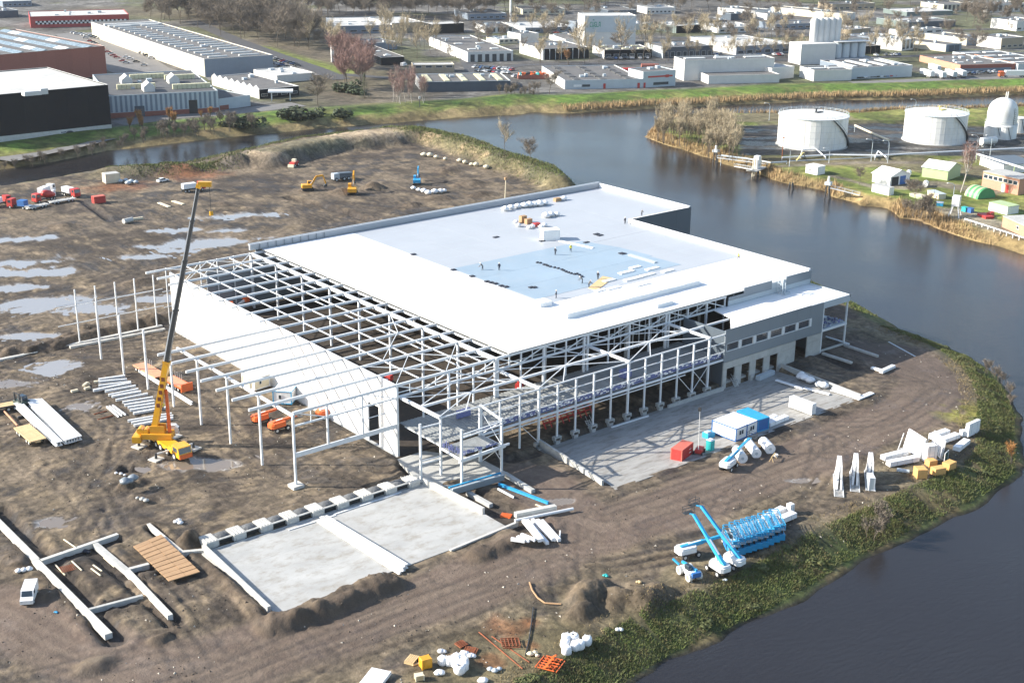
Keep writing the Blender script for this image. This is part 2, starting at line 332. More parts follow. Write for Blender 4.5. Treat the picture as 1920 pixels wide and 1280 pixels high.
# ---- site: tracks, mounds, pits (photo pixels on the ground)
HAUL = [P2(l) for l in ([(250, 1290), (430, 1232), (640, 1175), (850, 1105), (1010, 1040), (1150, 985), (1330, 925), (1500, 862), (1640, 800), (1730, 762), (1760, 725), (1715, 690), (1660, 662)],
                        [(0, 1150), (120, 1210), (260, 1270), (420, 1290)], [(1000, 900), (1060, 960), (1130, 990), (1240, 960)])]
RUTS = [P2(l) for l in ([(20, 1010), (150, 960), (320, 925), (480, 905)], [(430, 1000), (560, 960), (700, 915)], [(150, 1010), (200, 930), (240, 880), (250, 830)],
                        [(205, 1000), (170, 930), (140, 900), (110, 880)], [(0, 700), (120, 720), (190, 760), (230, 800)], [(390, 720), (440, 760), (500, 830), (560, 880)],
                        [(300, 560), (240, 585), (150, 600), (90, 560)], [(250, 460), (310, 490), (300, 530), (180, 560)], [(0, 600), (60, 640), (150, 660), (260, 655)],
                        [(600, 1150), (800, 1085), (960, 1030), (1060, 1000)], [(520, 1260), (700, 1195), (900, 1120), (1040, 1060)], [(340, 1290), (560, 1215), (760, 1140), (960, 1060)],
                        [(1130, 960), (1300, 905), (1480, 840), (1620, 790)], [(1200, 985), (1380, 930), (1540, 860), (1700, 790), (1770, 740)], [(1560, 690), (1680, 700), (1750, 722), (1720, 760)],
                        [(400, 1100), (450, 1150), (500, 1210)], [(330, 1090), (400, 1170), (450, 1230)], [(300, 1110), (340, 1190), (380, 1250)], [(500, 400), (380, 420), (250, 400), (160, 380)],
                        [(560, 330), (420, 350), (300, 370), (200, 430)], [(700, 400), (600, 440), (500, 450), (400, 440)], [(60, 1250), (200, 1290)], [(560, 890), (650, 850), (720, 870)], [(430, 830), (520, 870), (640, 880)])]
_rr = random.Random(12)
def _curve(a, b, bend):
    n = 7; d = (b[0]-a[0], b[1]-a[1]); return [(a[0]+d[0]*t-d[1]*bend*math.sin(math.pi*t), a[1]+d[1]*t+d[0]*bend*math.sin(math.pi*t)) for t in [i/n for i in range(n+1)]]
for _ in range(46):
    x0, y0, x1, y1 = _rr.choice(((-105, -60, -15, 40), (-105, -95, -30, -40), (-100, 20, 0, 130), (-60, 110, 140, 230), (60, -75, 130, -30), (105, -50, 150, 10), (-30, -75, 90, -40)))
    RUTS.append(_curve((_rr.uniform(x0, x1), _rr.uniform(y0, y1)), (_rr.uniform(x0, x1), _rr.uniform(y0, y1)), _rr.uniform(-.35, .35)))
RIDGE = [([(522, 1172), (560, 1160), (610, 1142), (660, 1122), (722, 1096)], 3.6, 1.7), ([(895, 1042), (935, 1028), (990, 1012)], 2.4, 1.0), ([(20, 662), (100, 648), (200, 622), (310, 598)], 3.2, 1.5), ([(255, 1085), (330, 1180), (300, 1200)], 1.6, .7), ([(30, 1000), (90, 1070), (170, 1160)], 1.8, .6), ([(400, 1060), (470, 1140), (505, 1185)], 1.7, .9)]
MOUND = [(1105, 1120, 7, 4.5, 2.6, .3), (1090, 1150, 4, 3, 1.8, 0), (1160, 1125, 4, 4, 2.0, 0), (1210, 1130, 5, 4, 2.4, .6), (1235, 1110, 3, 3, 1.6, 0), (355, 1018, 2.6, 2.2, 2.4, 0), (560, 1165, 3.2, 2.6, 2.6, 0), (600, 1150, 3.5, 2.6, 2.6, .2),
         (660, 1128, 5, 2.4, 1.9, .2), (710, 1105, 4, 2.6, 1.9, .2), (235, 912, 2.2, 1.4, 1.3, 0), (255, 905, 2.6, 2.0, .8, 0), (270, 940, 4, 2, .5, 0), (130, 632, 3, 2, 1.2, 0), (170, 622, 6, 3, 1.8, 0), (285, 605, 4, 3, 2.2, 0), (310, 595, 4, 3, 1.6, 0),
         (260, 528, 7, 3, .9, 0), (640, 362, 6, 4, 2.0, 0), (700, 352, 5, 4, 2.2, 0), (590, 352, 6, 4, 1.2, 0), (840, 320, 9, 6, 1.5, 0), (880, 345, 9, 6, 1.4, 0), (900, 365, 7, 5, 1.2, 0), (470, 408, 5, 3, 1, 0), (420, 382, 4, 3, .8, 0),
         (115, 425, 6, 5, 1.2, 0), (770, 385, 6, 4, 1.2, 0), (820, 372, 8, 5, 1.0, 0), (60, 655, 8, 3, 1.4, 0), (900, 1040, 4, 2.5, 1.2, .2), (940, 1030, 4, 2, 1.0, .2), (420, 1080, 3, 2, .9, 0), (470, 1130, 2.4, 2, .9, 0), (30, 1050, 3, 5, .9, 0), (95, 1120, 1.6, 2, .8, 0), (1835, 800, 5, 7, 1.0, 0),
         (180, 1250, 4, 2.5, .9, 0)]
BIGM = [(270, 325, 22, 7, 2.9), (325, 323, 15, 7, 3.3), (225, 332, 12, 6, 1.2), (442, 309, 9, 6, 4.0), (470, 302, 8, 6, 4.2)]
BERM = [([(500, 306), (560, 290), (620, 278), (700, 268), (770, 262)], 12, 4.8), ([(770, 262), (800, 262), (850, 272), (905, 292), (960, 312), (1010, 328), (1060, 348)], 10, 4.2)]
PIT = [([(545, 372), (600, 384), (650, 398), (700, 415)], 2.2, 1.6), ([(0, 960), (70, 1035), (150, 1120), (215, 1198)], 2.0, .9), ([(80, 1060), (215, 1012)], 1.6, .8), ([(175, 1030), (250, 1090), (325, 1165)], 1.8, .9),
       ([(240, 1075), (280, 1065)], 1.2, .7), ([(165, 1145), (265, 1125)], 1.2, .7), ([(285, 990), (345, 1045)], 1.1, .8), ([(755, 870), (790, 905)], 1.3, .8), ([(870, 925), (990, 985)], 3, .7), ([(270, 880), (235, 880)], 1.5, .8), ([(160, 380), (205, 412), (270, 400)], 1.5, .7),
       ([(400, 395), (460, 393)], 2, .8), ([(960, 860), (1000, 850)], 2, .6), ([(1600, 690), (1500, 650)], 2, .3)]
PUDDLE = [(25, 492, 13, 4, .25), (100, 508, 7, 4, .1), (5, 512, 12, 4, .1), (30, 540, 7, 3.5, .1), (92, 568, 12, 6, .2), (65, 580, 8, 4, .1), (185, 578, 9, 4, .2), (330, 432, 9, 3, .15), (385, 455, 15, 5, .15), (325, 470, 6, 2.4, 0),
          (270, 481, 9, 2.6, .1), (300, 462, 6, 2, .1), (98, 690, 5, 4, .2), (75, 628, 6, 2.5, .1), (40, 448, 9, 3, .2), (20, 720, 4, 2.4, 0), (375, 868, 8, 3.2, .1), (100, 976, 3, 2, .1), (300, 560, 6, 3, .1), (30, 630, 5, 2, .2), (420, 432, 8, 2, .1), (150, 760, 3, 2.4, .1),
          (1500, 900, 3, 1.2, .1), (1050, 940, 3, 1, .1), (440, 405, 12, 3.5, .1)]
xs = axis(-560, 225, -112, 160, .5, 1.05, 8); ys = axis(-290, 320, -104, 118, .5, 1.03, 2.6)
X, Y = np.meshgrid(xs, ys, indexing='ij')
wx = fbm(X, Y, 9, 3)-.5; wy = fbm(X+77, Y+31, 9, 3)-.5
d = sdist(X, Y, SITE)
dw = d+wx*3.0
bankw = 9.0-4.5*sstep(100, 200, Y)
Z = WATER_Z-1.6+sstep(-5, 0, dw)*1.6+3.0*sstep(-.3, 1, dw/bankw)
inl = sstep(0, 1, dw/bankw)
base = 0.16*(fbm(X, Y, 14, 4)-.5)+.16*(fbm(X, Y, 3.2, 3)-.5)+.14*(fbm(X+50, Y, 1.2, 2)-.5)
haul = np.zeros(X.shape)
for l in HAUL: haul = np.maximum(haul, 1-sstep(5.5, 9.0, pdist(X, Y, l)+wx*5))
rut = np.zeros(X.shape); rutm = np.zeros(X.shape)
for l in RUTS:
    pd = pdist(X+wx*1.2, Y+wy*1.2, l)
    for o in (1.1, 1.1+2.6):
        fade = sstep(.38, .56, fbm(X+o*40, Y+len(l)*31, 13, 3)); rut -= fade*.15*np.exp(-((pd-o)/.40)**2); rut += fade*.06*np.exp(-((pd-o-.7)/.33)**2)
    rutm = np.maximum(rutm, 1-sstep(3.0, 6.0, pd))
rough = fbm(X+9, Y+140, 30, 2)
churn = .24*(np.abs(fbm(X*1.0+Y*.55, Y*2.2-X*.9, 4.5, 4)-.5)*2-.35)*(1-haul)*sstep(.35, .6, rough+rutm*.2)
Z += inl*(base*(1-.7*haul)+rut*(1-.75*haul)+churn)
mound = np.zeros(X.shape); mdark = np.zeros(X.shape)
for (l, w, h) in RIDGE:
    pd = pdist(X, Y, P2(l))+2.2*(fbm(X, Y, 2.8, 3)-.5); mound = np.maximum(mound, h*(1-sstep(w*.25, w, pd))); mdark = np.maximum(mdark, 1-sstep(w*.6, w*1.3, pd))
for (px, py, rx, ry, h, a) in MOUND:
    c = at(px, py, 0); ca, sa = math.cos(a), math.sin(a)
    u = ((X-c.x)*ca+(Y-c.y)*sa)/rx; v = (-(X-c.x)*sa+(Y-c.y)*ca)/ry
    r = np.sqrt(u*u+v*v)+.55*(fbm(X+px, Y+py, 2.6, 3)-.5); b = h*(1-sstep(.15, 1.05, r)); mound = np.maximum(mound, b); mdark = np.maximum(mdark, 1-sstep(.6, 1.25, r))
big = np.zeros(X.shape)
for (px, py, rx, ry, h) in BIGM:
    c = at(px, py, 0); a = -.66
    u = ((X-c.x)*math.cos(a)+(Y-c.y)*math.sin(a))/rx; v = (-(X-c.x)*math.sin(a)+(Y-c.y)*math.cos(a))/ry
    r = np.sqrt(u*u+v*v)+.5*(fbm(X+px, Y, 9, 4)-.5); big = np.maximum(big, h*(1-sstep(.2, 1.1, r)))
bermm = np.zeros(X.shape); bermg = np.zeros(X.shape)
for i, (l, w, h) in enumerate(BERM):
    pd = pdist(X, Y, P2(l))+(wx+wy)*3
    b = h*(1-sstep(w*.35, w, pd))
    if i == 0: bermm = np.maximum(bermm, 1-sstep(w*.3, w*.75, pd))
    else: bermg = np.maximum(bermg, 1-sstep(w*.5, w*1.15, pd))
    big = np.maximum(big, b)
big *= sstep(0, 7, d)
pit = np.zeros(X.shape); pitm = np.zeros(X.shape)
for (l, w, dp) in PIT:
    pd = pdist(X, Y, P2(l))+wx*.5
    pit = np.maximum(pit, dp*(1-sstep(w*.6, w, pd))); pitm = np.maximum(pitm, 1-sstep(w*.7, w*1.3, pd))
    mound = np.maximum(mound, .55*np.exp(-((pd-w*1.6)/(w*.45))**2)*fbm(X, Y, 2.2, 3))
Z += mound*(1+.5*(fbm(X, Y, 1.5, 3)-.5))+big*(1+.18*(fbm(X, Y, 3.5, 4)-.5))-pit
pud = np.zeros(X.shape)
for (px, py, rx, ry, a) in PUDDLE:
    c = at(px, py, 0); a = a-.60
    u = ((X-c.x)*math.cos(a)+(Y-c.y)*math.sin(a))/rx; v = (-(X-c.x)*math.sin(a)+(Y-c.y)*math.cos(a))/ry
    r = np.sqrt(u*u+v*v)+1.9*(fbm(X+px, Y+py, 5, 5, .6)-.5); p = 1-sstep(.7, 1.1, r); pud = np.maximum(pud, p)
Z = Z*(1-pud)+(np.minimum(Z*.35, .1)-.17)*pud
# flat made-up ground under the hall and the slabs
def rect(x0, y0, x1, y1, e=1.2):
    return np.clip(np.minimum(np.minimum(X-x0, x1-X), np.minimum(Y-y0, y1-Y))/e+.5, 0, 1)
flat = np.maximum(rect(-1, -12.4, 123, 101.5), rect(122, 62, 147, 101.5)); Z = Z*(1-flat)+(-.15+.12*base)*flat
pit_slab = rect(23.6, -35.6, 96.6, -11.9, .8); Z = Z*(1-pit_slab)+np.clip(-1.45+(-12.8-Y)*.046, -1.6, -.3)*pit_slab
low = rect(-48.0, -36.0, -2.2, -12, .8); Z = Z*(1-low)+(-.3)*low
# ---- colours of the soil itself
def mixc(c, col, m): return c*(1-m[..., None])+np.array(col)*m[..., None]
c0 = np.zeros(X.shape+(3,))+np.array([.128, .100, .070])
t1 = fbm(X+300, Y, 22, 5, .6); t2 = fbm(X, Y+400, 6, 4, .6); t3 = fbm(X*1.0+Y*.6, Y*2.4-X, 5, 4, .6)
c0 = mixc(c0, (.055, .043, .033), sstep(.48, .62, t1*.6+t2*.4))
c0 = mixc(c0, (.215, .165, .105), sstep(.52, .66, t3*.55+t1*.1+(1-t2)*.35)*.75)
c0 = mixc(c0, (.036, .030, .026), sstep(.54, .66, fbm(X+40, Y+9, 7, 5, .65))*.8)
c0 = mixc(c0, (.142, .106, .083), haul*.95)
c0 = mixc(c0, (.115, .083, .064), haul*sstep(.5, .62, t3)*.7)
stk = np.zeros(X.shape)
for l in HAUL:
    pd = pdist(X, Y, l); stk = np.where(pd < 12, fbm(pd*1.6+60, (X+Y)*.035, 1.0, 4, .6), stk)
c0 = mixc(c0, (.185, .142, .108), haul*sstep(.5, .64, stk)*.45); c0 = mixc(c0, (.10, .074, .06), haul*(1-sstep(.34, .48, stk))*.45)
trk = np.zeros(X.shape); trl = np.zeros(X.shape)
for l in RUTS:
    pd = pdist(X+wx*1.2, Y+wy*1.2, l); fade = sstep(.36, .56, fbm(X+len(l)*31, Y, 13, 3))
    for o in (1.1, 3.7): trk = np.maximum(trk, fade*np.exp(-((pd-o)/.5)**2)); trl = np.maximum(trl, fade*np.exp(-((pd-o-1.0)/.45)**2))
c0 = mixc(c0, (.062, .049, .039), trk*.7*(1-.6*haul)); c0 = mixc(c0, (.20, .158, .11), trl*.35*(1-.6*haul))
near_e = sstep(95, 125, X)*(1-sstep(20, 60, Y)); c0 = mixc(c0, (.085, .066, .056), near_e*.6)
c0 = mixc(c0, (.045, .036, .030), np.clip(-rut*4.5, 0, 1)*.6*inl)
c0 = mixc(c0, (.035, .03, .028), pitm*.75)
c0 = mixc(c0, (.12, .10, .08), np.clip(big/3, 0, 1)*.5); c0 = mixc(c0, (.36, .28, .185), bermm*sstep(.35, .5, t2+.12)); c0 = mixc(c0, (.13, .115, .05), bermg*.8); c0 = mixc(c0, (.30, .22, .13), bermg*sstep(.55, .65, t2)*.8)
bg = 1-sstep(2, 18, np.hypot(X-at(270, 322).x, Y-at(270, 322).y)/1.6); c0 = mixc(c0, (.085, .085, .045), np.clip(big/3, 0, 1)*sstep(.42, .55, t1)*.7)
edge = (1-sstep(.55, 1.15, dw/bankw))*sstep(-.3, 0, dw/bankw)
grass_c = mixc(np.zeros(X.shape+(3,))+np.array([.058, .072, .024]), (.12, .095, .045), sstep(.48, .62, t2))
c0 = c0*(1-edge[..., None])+grass_c*edge[..., None]
olive = (1-sstep(0, 11, np.abs(d-13)))*sstep(.42, .56, fbm(X+5, Y+55, 11, 4))*(1-sstep(.3, 1, haul)); c0 = mixc(c0, (.16, .135, .078), olive*.55)
gl = rect(-60, -100, -2, -60, 14)*sstep(.4, .55, t2+.1)*(1-haul); c0 = mixc(c0, (.15, .125, .065), gl*.6)
c0 = mixc(c0, (.085, .064, .046), mdark*.8); c0 = mixc(c0, (.17, .13, .088), mdark*sstep(.52, .64, t2)*.6)
ge = np.clip(1-np.hypot((X-at(1830, 780).x)/9, (Y-at(1830, 780).y)/11), 0, 1); c0 = mixc(c0, (.17, .16, .04), np.clip(ge*2, 0, 1)*sstep(.4, .5, t2))
for (px, py, r_) in ((950, 1175, 4.0), (640, 330, 0), (920, 1240, 2.5), (850, 1235, 2.0), (990, 1165, 2.2), (1000, 1210, 1.8), (1690, 943, 1.4), (195, 352, 10), (240, 350, 10), (350, 328, 12), (380, 326, 12)):
    if r_: cc = at(px, py); c0 = mixc(c0, (.19, .075, .03), np.clip(1.6-1.6*(np.hypot(X-cc.x, (Y-cc.y))/r_+1.1*(fbm(X+px, Y, 3, 3)-.5)), 0, 1)*.55)
c0 = mixc(c0, (.33, .32, .31), pud*.85)
c0 = mixc(c0, (.19, .15, .105), rect(-2, -14, 28, 100, 2)*sstep(.5, .62, t3)*.6)
underw = 1-sstep(-.12, .02, dw/bankw); c0 = mixc(c0, (.03, .026, .022), underw)
wet = np.clip(sstep(.56, .7, fbm(X+40, Y+9, 7, 5, .65))*.5+pud*1.0+np.clip(-rut*3, 0, 1)*.5, 0, 1)*inl
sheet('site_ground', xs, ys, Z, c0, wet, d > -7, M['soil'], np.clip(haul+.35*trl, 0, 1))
_gx, _gy, _gz = xs, ys, Z
_site_d = d
def gz(x, y):
    i = int(np.clip(np.searchsorted(_gx, x)-1, 0, len(_gx)-2)); j = int(np.clip(np.searchsorted(_gy, y)-1, 0, len(_gy)-2))
    fx = (x-_gx[i])/(_gx[i+1]-_gx[i]); fy = (y-_gy[j])/(_gy[j+1]-_gy[j])
    return float((_gz[i, j]*(1-fx)+_gz[i+1, j]*fx)*(1-fy)+(_gz[i, j+1]*(1-fx)+_gz[i+1, j+1]*fx)*fy)
def on(px, py):                                                     # the ground point seen at a photo pixel
    p = at(px, py, 0)
    for _ in range(5): p = at(px, py, gz(p.x, p.y))
    return p
# puddles: a still sheet of milky water in each hollow
m = bpy.data.materials.new('puddle_water'); m.use_nodes = True; b = m.node_tree.nodes['Principled BSDF']
b.inputs['Base Color'].default_value = (.27, .26, .25, 1); b.inputs['Roughness'].default_value = .06; b.inputs['Specular IOR Level'].default_value = .7
M['puddle'] = m; m2 = m.copy(); m2.name = 'puddle_brown'; m2.node_tree.nodes['Principled BSDF'].inputs['Base Color'].default_value = (.19, .155, .12, 1); M['puddle_mud'] = m2
for (px, py, rx, ry, a) in PUDDLE:
    c = at(px, py, 0); a -= .60; n = 40; mb = MB(); vs = [(0, 0, 0)]
    for i in range(n):
        t = 2*math.pi*i/n; k = 1.5
        x_, y_ = rx*k*math.cos(t), ry*k*math.sin(t); vs.append((x_*math.cos(a)-y_*math.sin(a), x_*math.sin(a)+y_*math.cos(a), 0))
    mb.add(vs, [(0, i+1, (i+1) % n+1) for i in range(n)])
    kind(mb.build('puddle', M['puddle_mud'] if py > 700 else M['puddle'], loc=(c.x, c.y, gz(c.x, c.y)+.055)), 'structure')

# ---- mainland to the north
xs2 = axis(-500, 9000, -60, 900, 5.0, 1.07, 400); ys2 = axis(-600, 9000, 120, 900, 5.0, 1.07, 400)
X, Y = np.meshgrid(xs2, ys2, indexing='ij'); d = sdist(X, Y, NORTH); dn = d+(fbm(X, Y, 15, 3)-.5)*4
Z = -4.5+sstep(-6, 0, dn)*1.5+3.0*sstep(-1, 6, dn)+1.5*np.exp(-((dn-22)/9)**2)
t1 = fbm(X, Y, 30, 4); t2 = fbm(X+90, Y, 9, 4)
c0 = np.zeros(X.shape+(3,))+np.array([.10, .095, .088])
c0 = mixc(c0, (.15, .145, .135), sstep(.5, .6, t1)); c0 = mixc(c0, (.075, .072, .066), sstep(.52, .62, t2)*.7)
c0 = mixc(c0, (.085, .095, .035), sstep(.5, .58, fbm(X+900, Y+20, 60, 4))*.75)
gr = (1-sstep(32, 40, dn+8*(t1-.5)))
c0 = mixc(c0, (.085, .145, .02), gr); c0 = mixc(c0, (.17, .165, .05), gr*sstep(.48, .6, t2)*.7)
c0 = mixc(c0, (.05, .10, .014), np.exp(-((dn-24)/4)**2)*.7)
c0 = mixc(c0, (.21, .15, .08), (1-sstep(5, 9, dn))*.85)
forest = np.maximum(1-sstep(10, 60, pdist(X, Y, P2([(200, 20), (330, 25), (480, 40), (560, 80), (640, 130), (680, 180)]))), 0); c0 = mixc(c0, (.105, .085, .055), forest*.85)
gv = 1-sstep(5, 14, pdist(X, Y, P2([(480, 90), (560, 115), (640, 135)]))); c0 = mixc(c0, (.13, .16, .03), gv)
sheet('mainland', xs2, ys2, Z, c0, np.zeros(X.shape), d > -14, M['land'])
# ---- land with the tanks
xs3 = axis(238, 660, 240, 470, 1.6, 1.08, 12); ys3 = axis(-125, 250, 0, 245, 1.6, 1.08, 12)
X, Y = np.meshgrid(xs3, ys3, indexing='ij'); d = sdist(X, Y, TANKL); dn = d+(fbm(X, Y, 8, 3)-.5)*3
Z = -4.2+sstep(-6, 0, dn)*1.2+3.0*sstep(-.5, 5, dn)+.25*(fbm(X, Y, 9, 3)-.5)
t1 = fbm(X, Y, 25, 4); t2 = fbm(X+90, Y, 7, 4)
c0 = np.zeros(X.shape+(3,))+np.array([.12, .15, .03])
c0 = mixc(c0, (.20, .195, .06), sstep(.47, .58, t2)*.8); c0 = mixc(c0, (.15, .12, .08), sstep(.56, .66, t1)*.8)
bund = P2([(1385, 292), (1390, 236), (1660, 232), (1920, 240), (2060, 250), (2040, 300), (1640, 290), (1560, 292)])
bd = sdist(X, Y, bund); bm = sstep(-2, 2, bd)
c0 = mixc(c0, (.045, .045, .048), bm*.95); c0 = mixc(c0, (.10, .085, .07), bm*sstep(.56, .66, t2)*.7)
tb = np.exp(-((bd+4)/2.5)**2); Z += 1.0*tb; c0 = mixc(c0, (.055, .07, .022), tb*.7)
wetb = bm*sstep(.50, .58, fbm(X*.7-Y*.7, (X+Y)*2.0, 14, 4)); c0 = mixc(c0, (.02, .022, .027), wetb*.8)
for (l, w) in (([(1460, 312), (1600, 305), (1760, 305), (1930, 292)], 2.5), ([(1690, 350), (1760, 345), (1850, 360), (1920, 345)], 6), ([(1740, 395), (1800, 400), (1870, 425), (1930, 440)], 8), ([(1640, 352), (1600, 340), (1560, 330)], 2)):
    pm = 1-sstep(w*.6, w, pdist(X, Y, P2(l))+2*(t2-.5)); c0 = mixc(c0, (.19, .16, .125), pm*.85)
c0 = mixc(c0, (.23, .16, .08), (1-sstep(3, 6, dn))*.85)
sheet('tank_farm_land', xs3, ys3, Z, c0, wetb, d > -9, M['land'])
_tx, _ty, _tz = xs3, ys3, Z

# ---- water
m = bpy.data.materials.new('river_water'); m.use_nodes = True; nt = m.node_tree; b = nt.nodes['Principled BSDF']
b.inputs['Base Color'].default_value = (.021, .020, .022, 1); b.inputs['Roughness'].default_value = .13; b.inputs['Specular IOR Level'].default_value = .5; b.inputs['IOR'].default_value = 1.333
tc = nd(nt, 'ShaderNodeTexCoord'); mp = nd(nt, 'ShaderNodeMapping'); mp.inputs['Rotation'].default_value = (0, 0, .9); mp.inputs['Scale'].default_value = (.55, 1.6, 1); nt.links.new(tc.outputs['Object'], mp.inputs[0])
n1 = nd(nt, 'ShaderNodeTexNoise'); n1.inputs['Scale'].default_value = 1.1; n1.inputs['Detail'].default_value = 7; n1.inputs['Roughness'].default_value = .7; nt.links.new(mp.outputs[0], n1.inputs['Vector'])
n2 = nd(nt, 'ShaderNodeTexNoise'); n2.inputs['Scale'].default_value = .02; n2.inputs['Detail'].default_value = 3; nt.links.new(tc.outputs['Object'], n2.inputs['Vector'])
rs = nd(nt, 'ShaderNodeMapRange'); rs.inputs[1].default_value = .35; rs.inputs[2].default_value = .65; rs.inputs[3].default_value = .09; rs.inputs[4].default_value = .25; nt.links.new(n2.outputs[0], rs.inputs[0])
bp = nd(nt, 'ShaderNodeBump'); bp.inputs['Distance'].default_value = .35; nt.links.new(rs.outputs[0], bp.inputs['Strength']); nt.links.new(n1.outputs[0], bp.inputs['Height']); nt.links.new(bp.outputs[0], b.inputs['Normal'])
M['water'] = m
mb = MB(); mb.add([(-700, -700, WATER_Z), (2500, -700, WATER_Z), (2500, 700, WATER_Z), (-700, 700, WATER_Z)], [(0, 1, 2, 3)])
kind(mb.build('river', m), 'structure')
# ================================================================ THE HALL UNDER CONSTRUCTION (grid of 12.35 m, x along the docks, y away)
hall = thing('hall_under_construction', 'huge white roofed hall under construction with half open white steel frame', 'building', (0, 0, 0))
WS = M['white_steel']; G = 12.35
ZT = 14.4
# --- white panel wall on the left, with its door opening; panels one by one
k = 0
ys_ = [0.0, 6.2, 9.9, 15.5]+[15.5+6.15*i for i in range(1, 14)]
for a, b_ in zip(ys_[:-1], ys_[1:]):
    if (a, b_) == (6.2, 9.9):
        MB().box(-.12, a+.03, 8.2, .12, b_-.03, 14.6).build('wall_panel', M['white_panel'], hall)
    else:
        MB().box(-.12, a+.03, 0, .12, b_-.03, 14.6).build('wall_panel', M['white_panel'], hall)
for i in range(8): MB().box(-.16, .3+i*12.35-.11, 0, -.125, .3+i*12.35+.11, 12.6).build('wall_joint', M['clad_light'], hall)
MB().box(-.35, -.2, -.5, .35, 97, -.02).build('wall_footing', M['concrete'], hall)
# --- left bay: columns, edge beam, long beams
for i in range(8):
    h = 13.6
    c = member('column', (-22.3, .3+i*G, -.3), (-22.3, .3+i*G, h), .42, .42, WS, hall)
    if i == 0:
        MB().prism([(-23.4, -.8), (-21.2, -.8), (-21.2, 1.4), (-23.4, 1.4)], -.2, .55).build('column_footing', M['concrete_white'], hall)
member('edge_beam', (-22.3, 0, ZT-.45), (-22.3, 46, ZT-.45), .5, .55, WS, hall)
for i in range(17):
    y = .3+i*6.17
    x0 = -27.7 if 0 < i < 8 else (-22.3 if i == 0 else (-4.5 if i > 13 else -1.5))
    member('roof_beam', (x0, y, ZT), (23.7, y, ZT), .42, .55, WS, hall)
    member('roof_beam', (24.3, y, ZT), (28.6, y, ZT), .42, .55, WS, hall)
# front wall frame of the left bay (y = 0): truss below the front beam and a deep girder lower down
member('girder', (-22.3, .3, 6.2), (-.2, .3, 6.2), .35, 1.0, WS, hall)
member('bottom_chord', (-22.3, .3, 11.9), (-.2, .3, 11.9), .3, .35, WS, hall)
for x in (-15.2, -7.6): member('post', (x, .3, 6.0), (x, .3, ZT), .38, .38, WS, hall)
member('post', (-18.6, .3, 11.9), (-18.6, .3, ZT), .16, .16, WS, hall); member('post', (-4, .3, 11.9), (-4, .3, ZT), .16, .16, WS, hall)
for a, b_ in (((-22.0, ZT), (-15.4, 12)), ((-15, 12), (-8, ZT)), ((-7.4, ZT), (-.4, 12))): member('diagonal', (a[0], .3, a[1]), (b_[0], .3, b_[1]), .18, .18, WS, hall)
member('rail', (-7.6, .3, 9.4), (-.2, .3, 9.4), .14, .14, WS, hall); member('rail', (-7.6, .3, 6.6), (-.2, .3, 6.6), .14, .14, WS, hall)
# back gable posts of the left bay and their two rails
for i in range(5): member('gable_post', (-21.8+4.9*i, 100.3, -.2), (-21.8+4.9*i, 100.3, 13.2), .3, .3, WS, hall)
for z in (9.3, 5.0): member('gable_rail', (-26.5, 100.3, z), (.0, 100.3, z), .18, .18, WS, hall)
MB().box(-41, 99.7, -.4, -1, 100.6, .25).build('footing_beam', M['concrete_white'], hall)
# --- open part of the hall: purlin rows along y, big double beam, columns
for x in (5.7, 11.6, 17.6):
    for i in range(0, 16): member('purlin', (x, .6+6.17*i, ZT+.05), (x, .3+6.17*(i+1)-.3, ZT+.05), .2, .25, WS, hall)
member('main_beam', (24, -.3, ZT-.1), (24, 99, ZT-.1), .55, .9, WS, hall)
member('roof_edge_beam', (27.4, .5, ZT-.2), (27.4, 98.5, ZT-.2), .2, .5, WS, hall)
for i in range(9): member('column', (24, .3+i*G, 0), (24, .3+i*G, 13.9), .5, .5, WS, hall)
for i in range(8):
    y = 6.5+i*G
    member('stub_purlin', (17.8, y-2.6, 13.2), (17.8, y+2.8, 13.2), .22, .22, WS, hall)
    member('stub_purlin', (20.9, y-5.4, ZT), (20.9, y+.6, ZT), .22, .22, WS, hall)
for y0 in (.5, 86.6):
    for a, b_ in (((.3, y0), (11.6, y0+12)), ((11.6, y0), (.3, y0+12)), ((12, y0), (23.6, y0+12)), ((23.6, y0), (12, y0+12))):
        member('bracing', (a[0], a[1], ZT+.3), (b_[0], b_[1], ZT+.3), .14, .14, WS, hall)
for a, b_ in (((5.7, 12.9), (17.6, 25)), ((17.6, 25), (23.8, 37.2))): member('bracing', (a[0], a[1], ZT+.35), (b_[0], b_[1], ZT+.35), .14, .14, WS, hall)
# back wall: posts and rails in the open bay, grey panels from x = 12
for i in range(6): member('gable_post', (1.2+4.6*i, 100.3, 0), (1.2+4.6*i, 100.3, ZT), .26, .26, WS, hall)
for z in (12, 8.5, 4.5): member('gable_rail', (0, 100.3, z), (12, 100.3, z), .16, .16, WS, hall)
for a in (((1.2, ZT), (5.8, 10)), ((10.4, ZT), (5.8, 10)), ((10.4, 10), (15, ZT))): member('diagonal', (a[0][0], 100.2, a[0][1]), (a[1][0], 100.2, a[1][1]), .16, .16, WS, hall)
for i in range(19):
    x0 = 12.2+i*7.0
    MB().box(x0, 100.8, 0, min(x0+6.95, 145.4), 101.05, 15.6 if x0 > 24 else 11).build('back_wall_panel', M['clad_grey'], hall)
# inside: floor, partition, second row of columns
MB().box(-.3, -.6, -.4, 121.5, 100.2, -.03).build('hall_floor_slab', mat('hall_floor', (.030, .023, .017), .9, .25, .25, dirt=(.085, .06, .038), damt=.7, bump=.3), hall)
for i in range(3):
    for j in range(8): member('inner_column', (48+24.5*i, .3+j*G, 0), (48+24.5*i, .3+j*G, 13.9), .5, .5, WS, hall)
for i in range(14): member('inner_stud', (60+1.9*i, 5.5, 5.6), (60+1.9*i, 5.5, 12.5), .22, .22, WS, hall)
MB().box(45, 36, 0, 120, 36.4, 13.9).build('partition_wall', M['clad_dark'], hall)
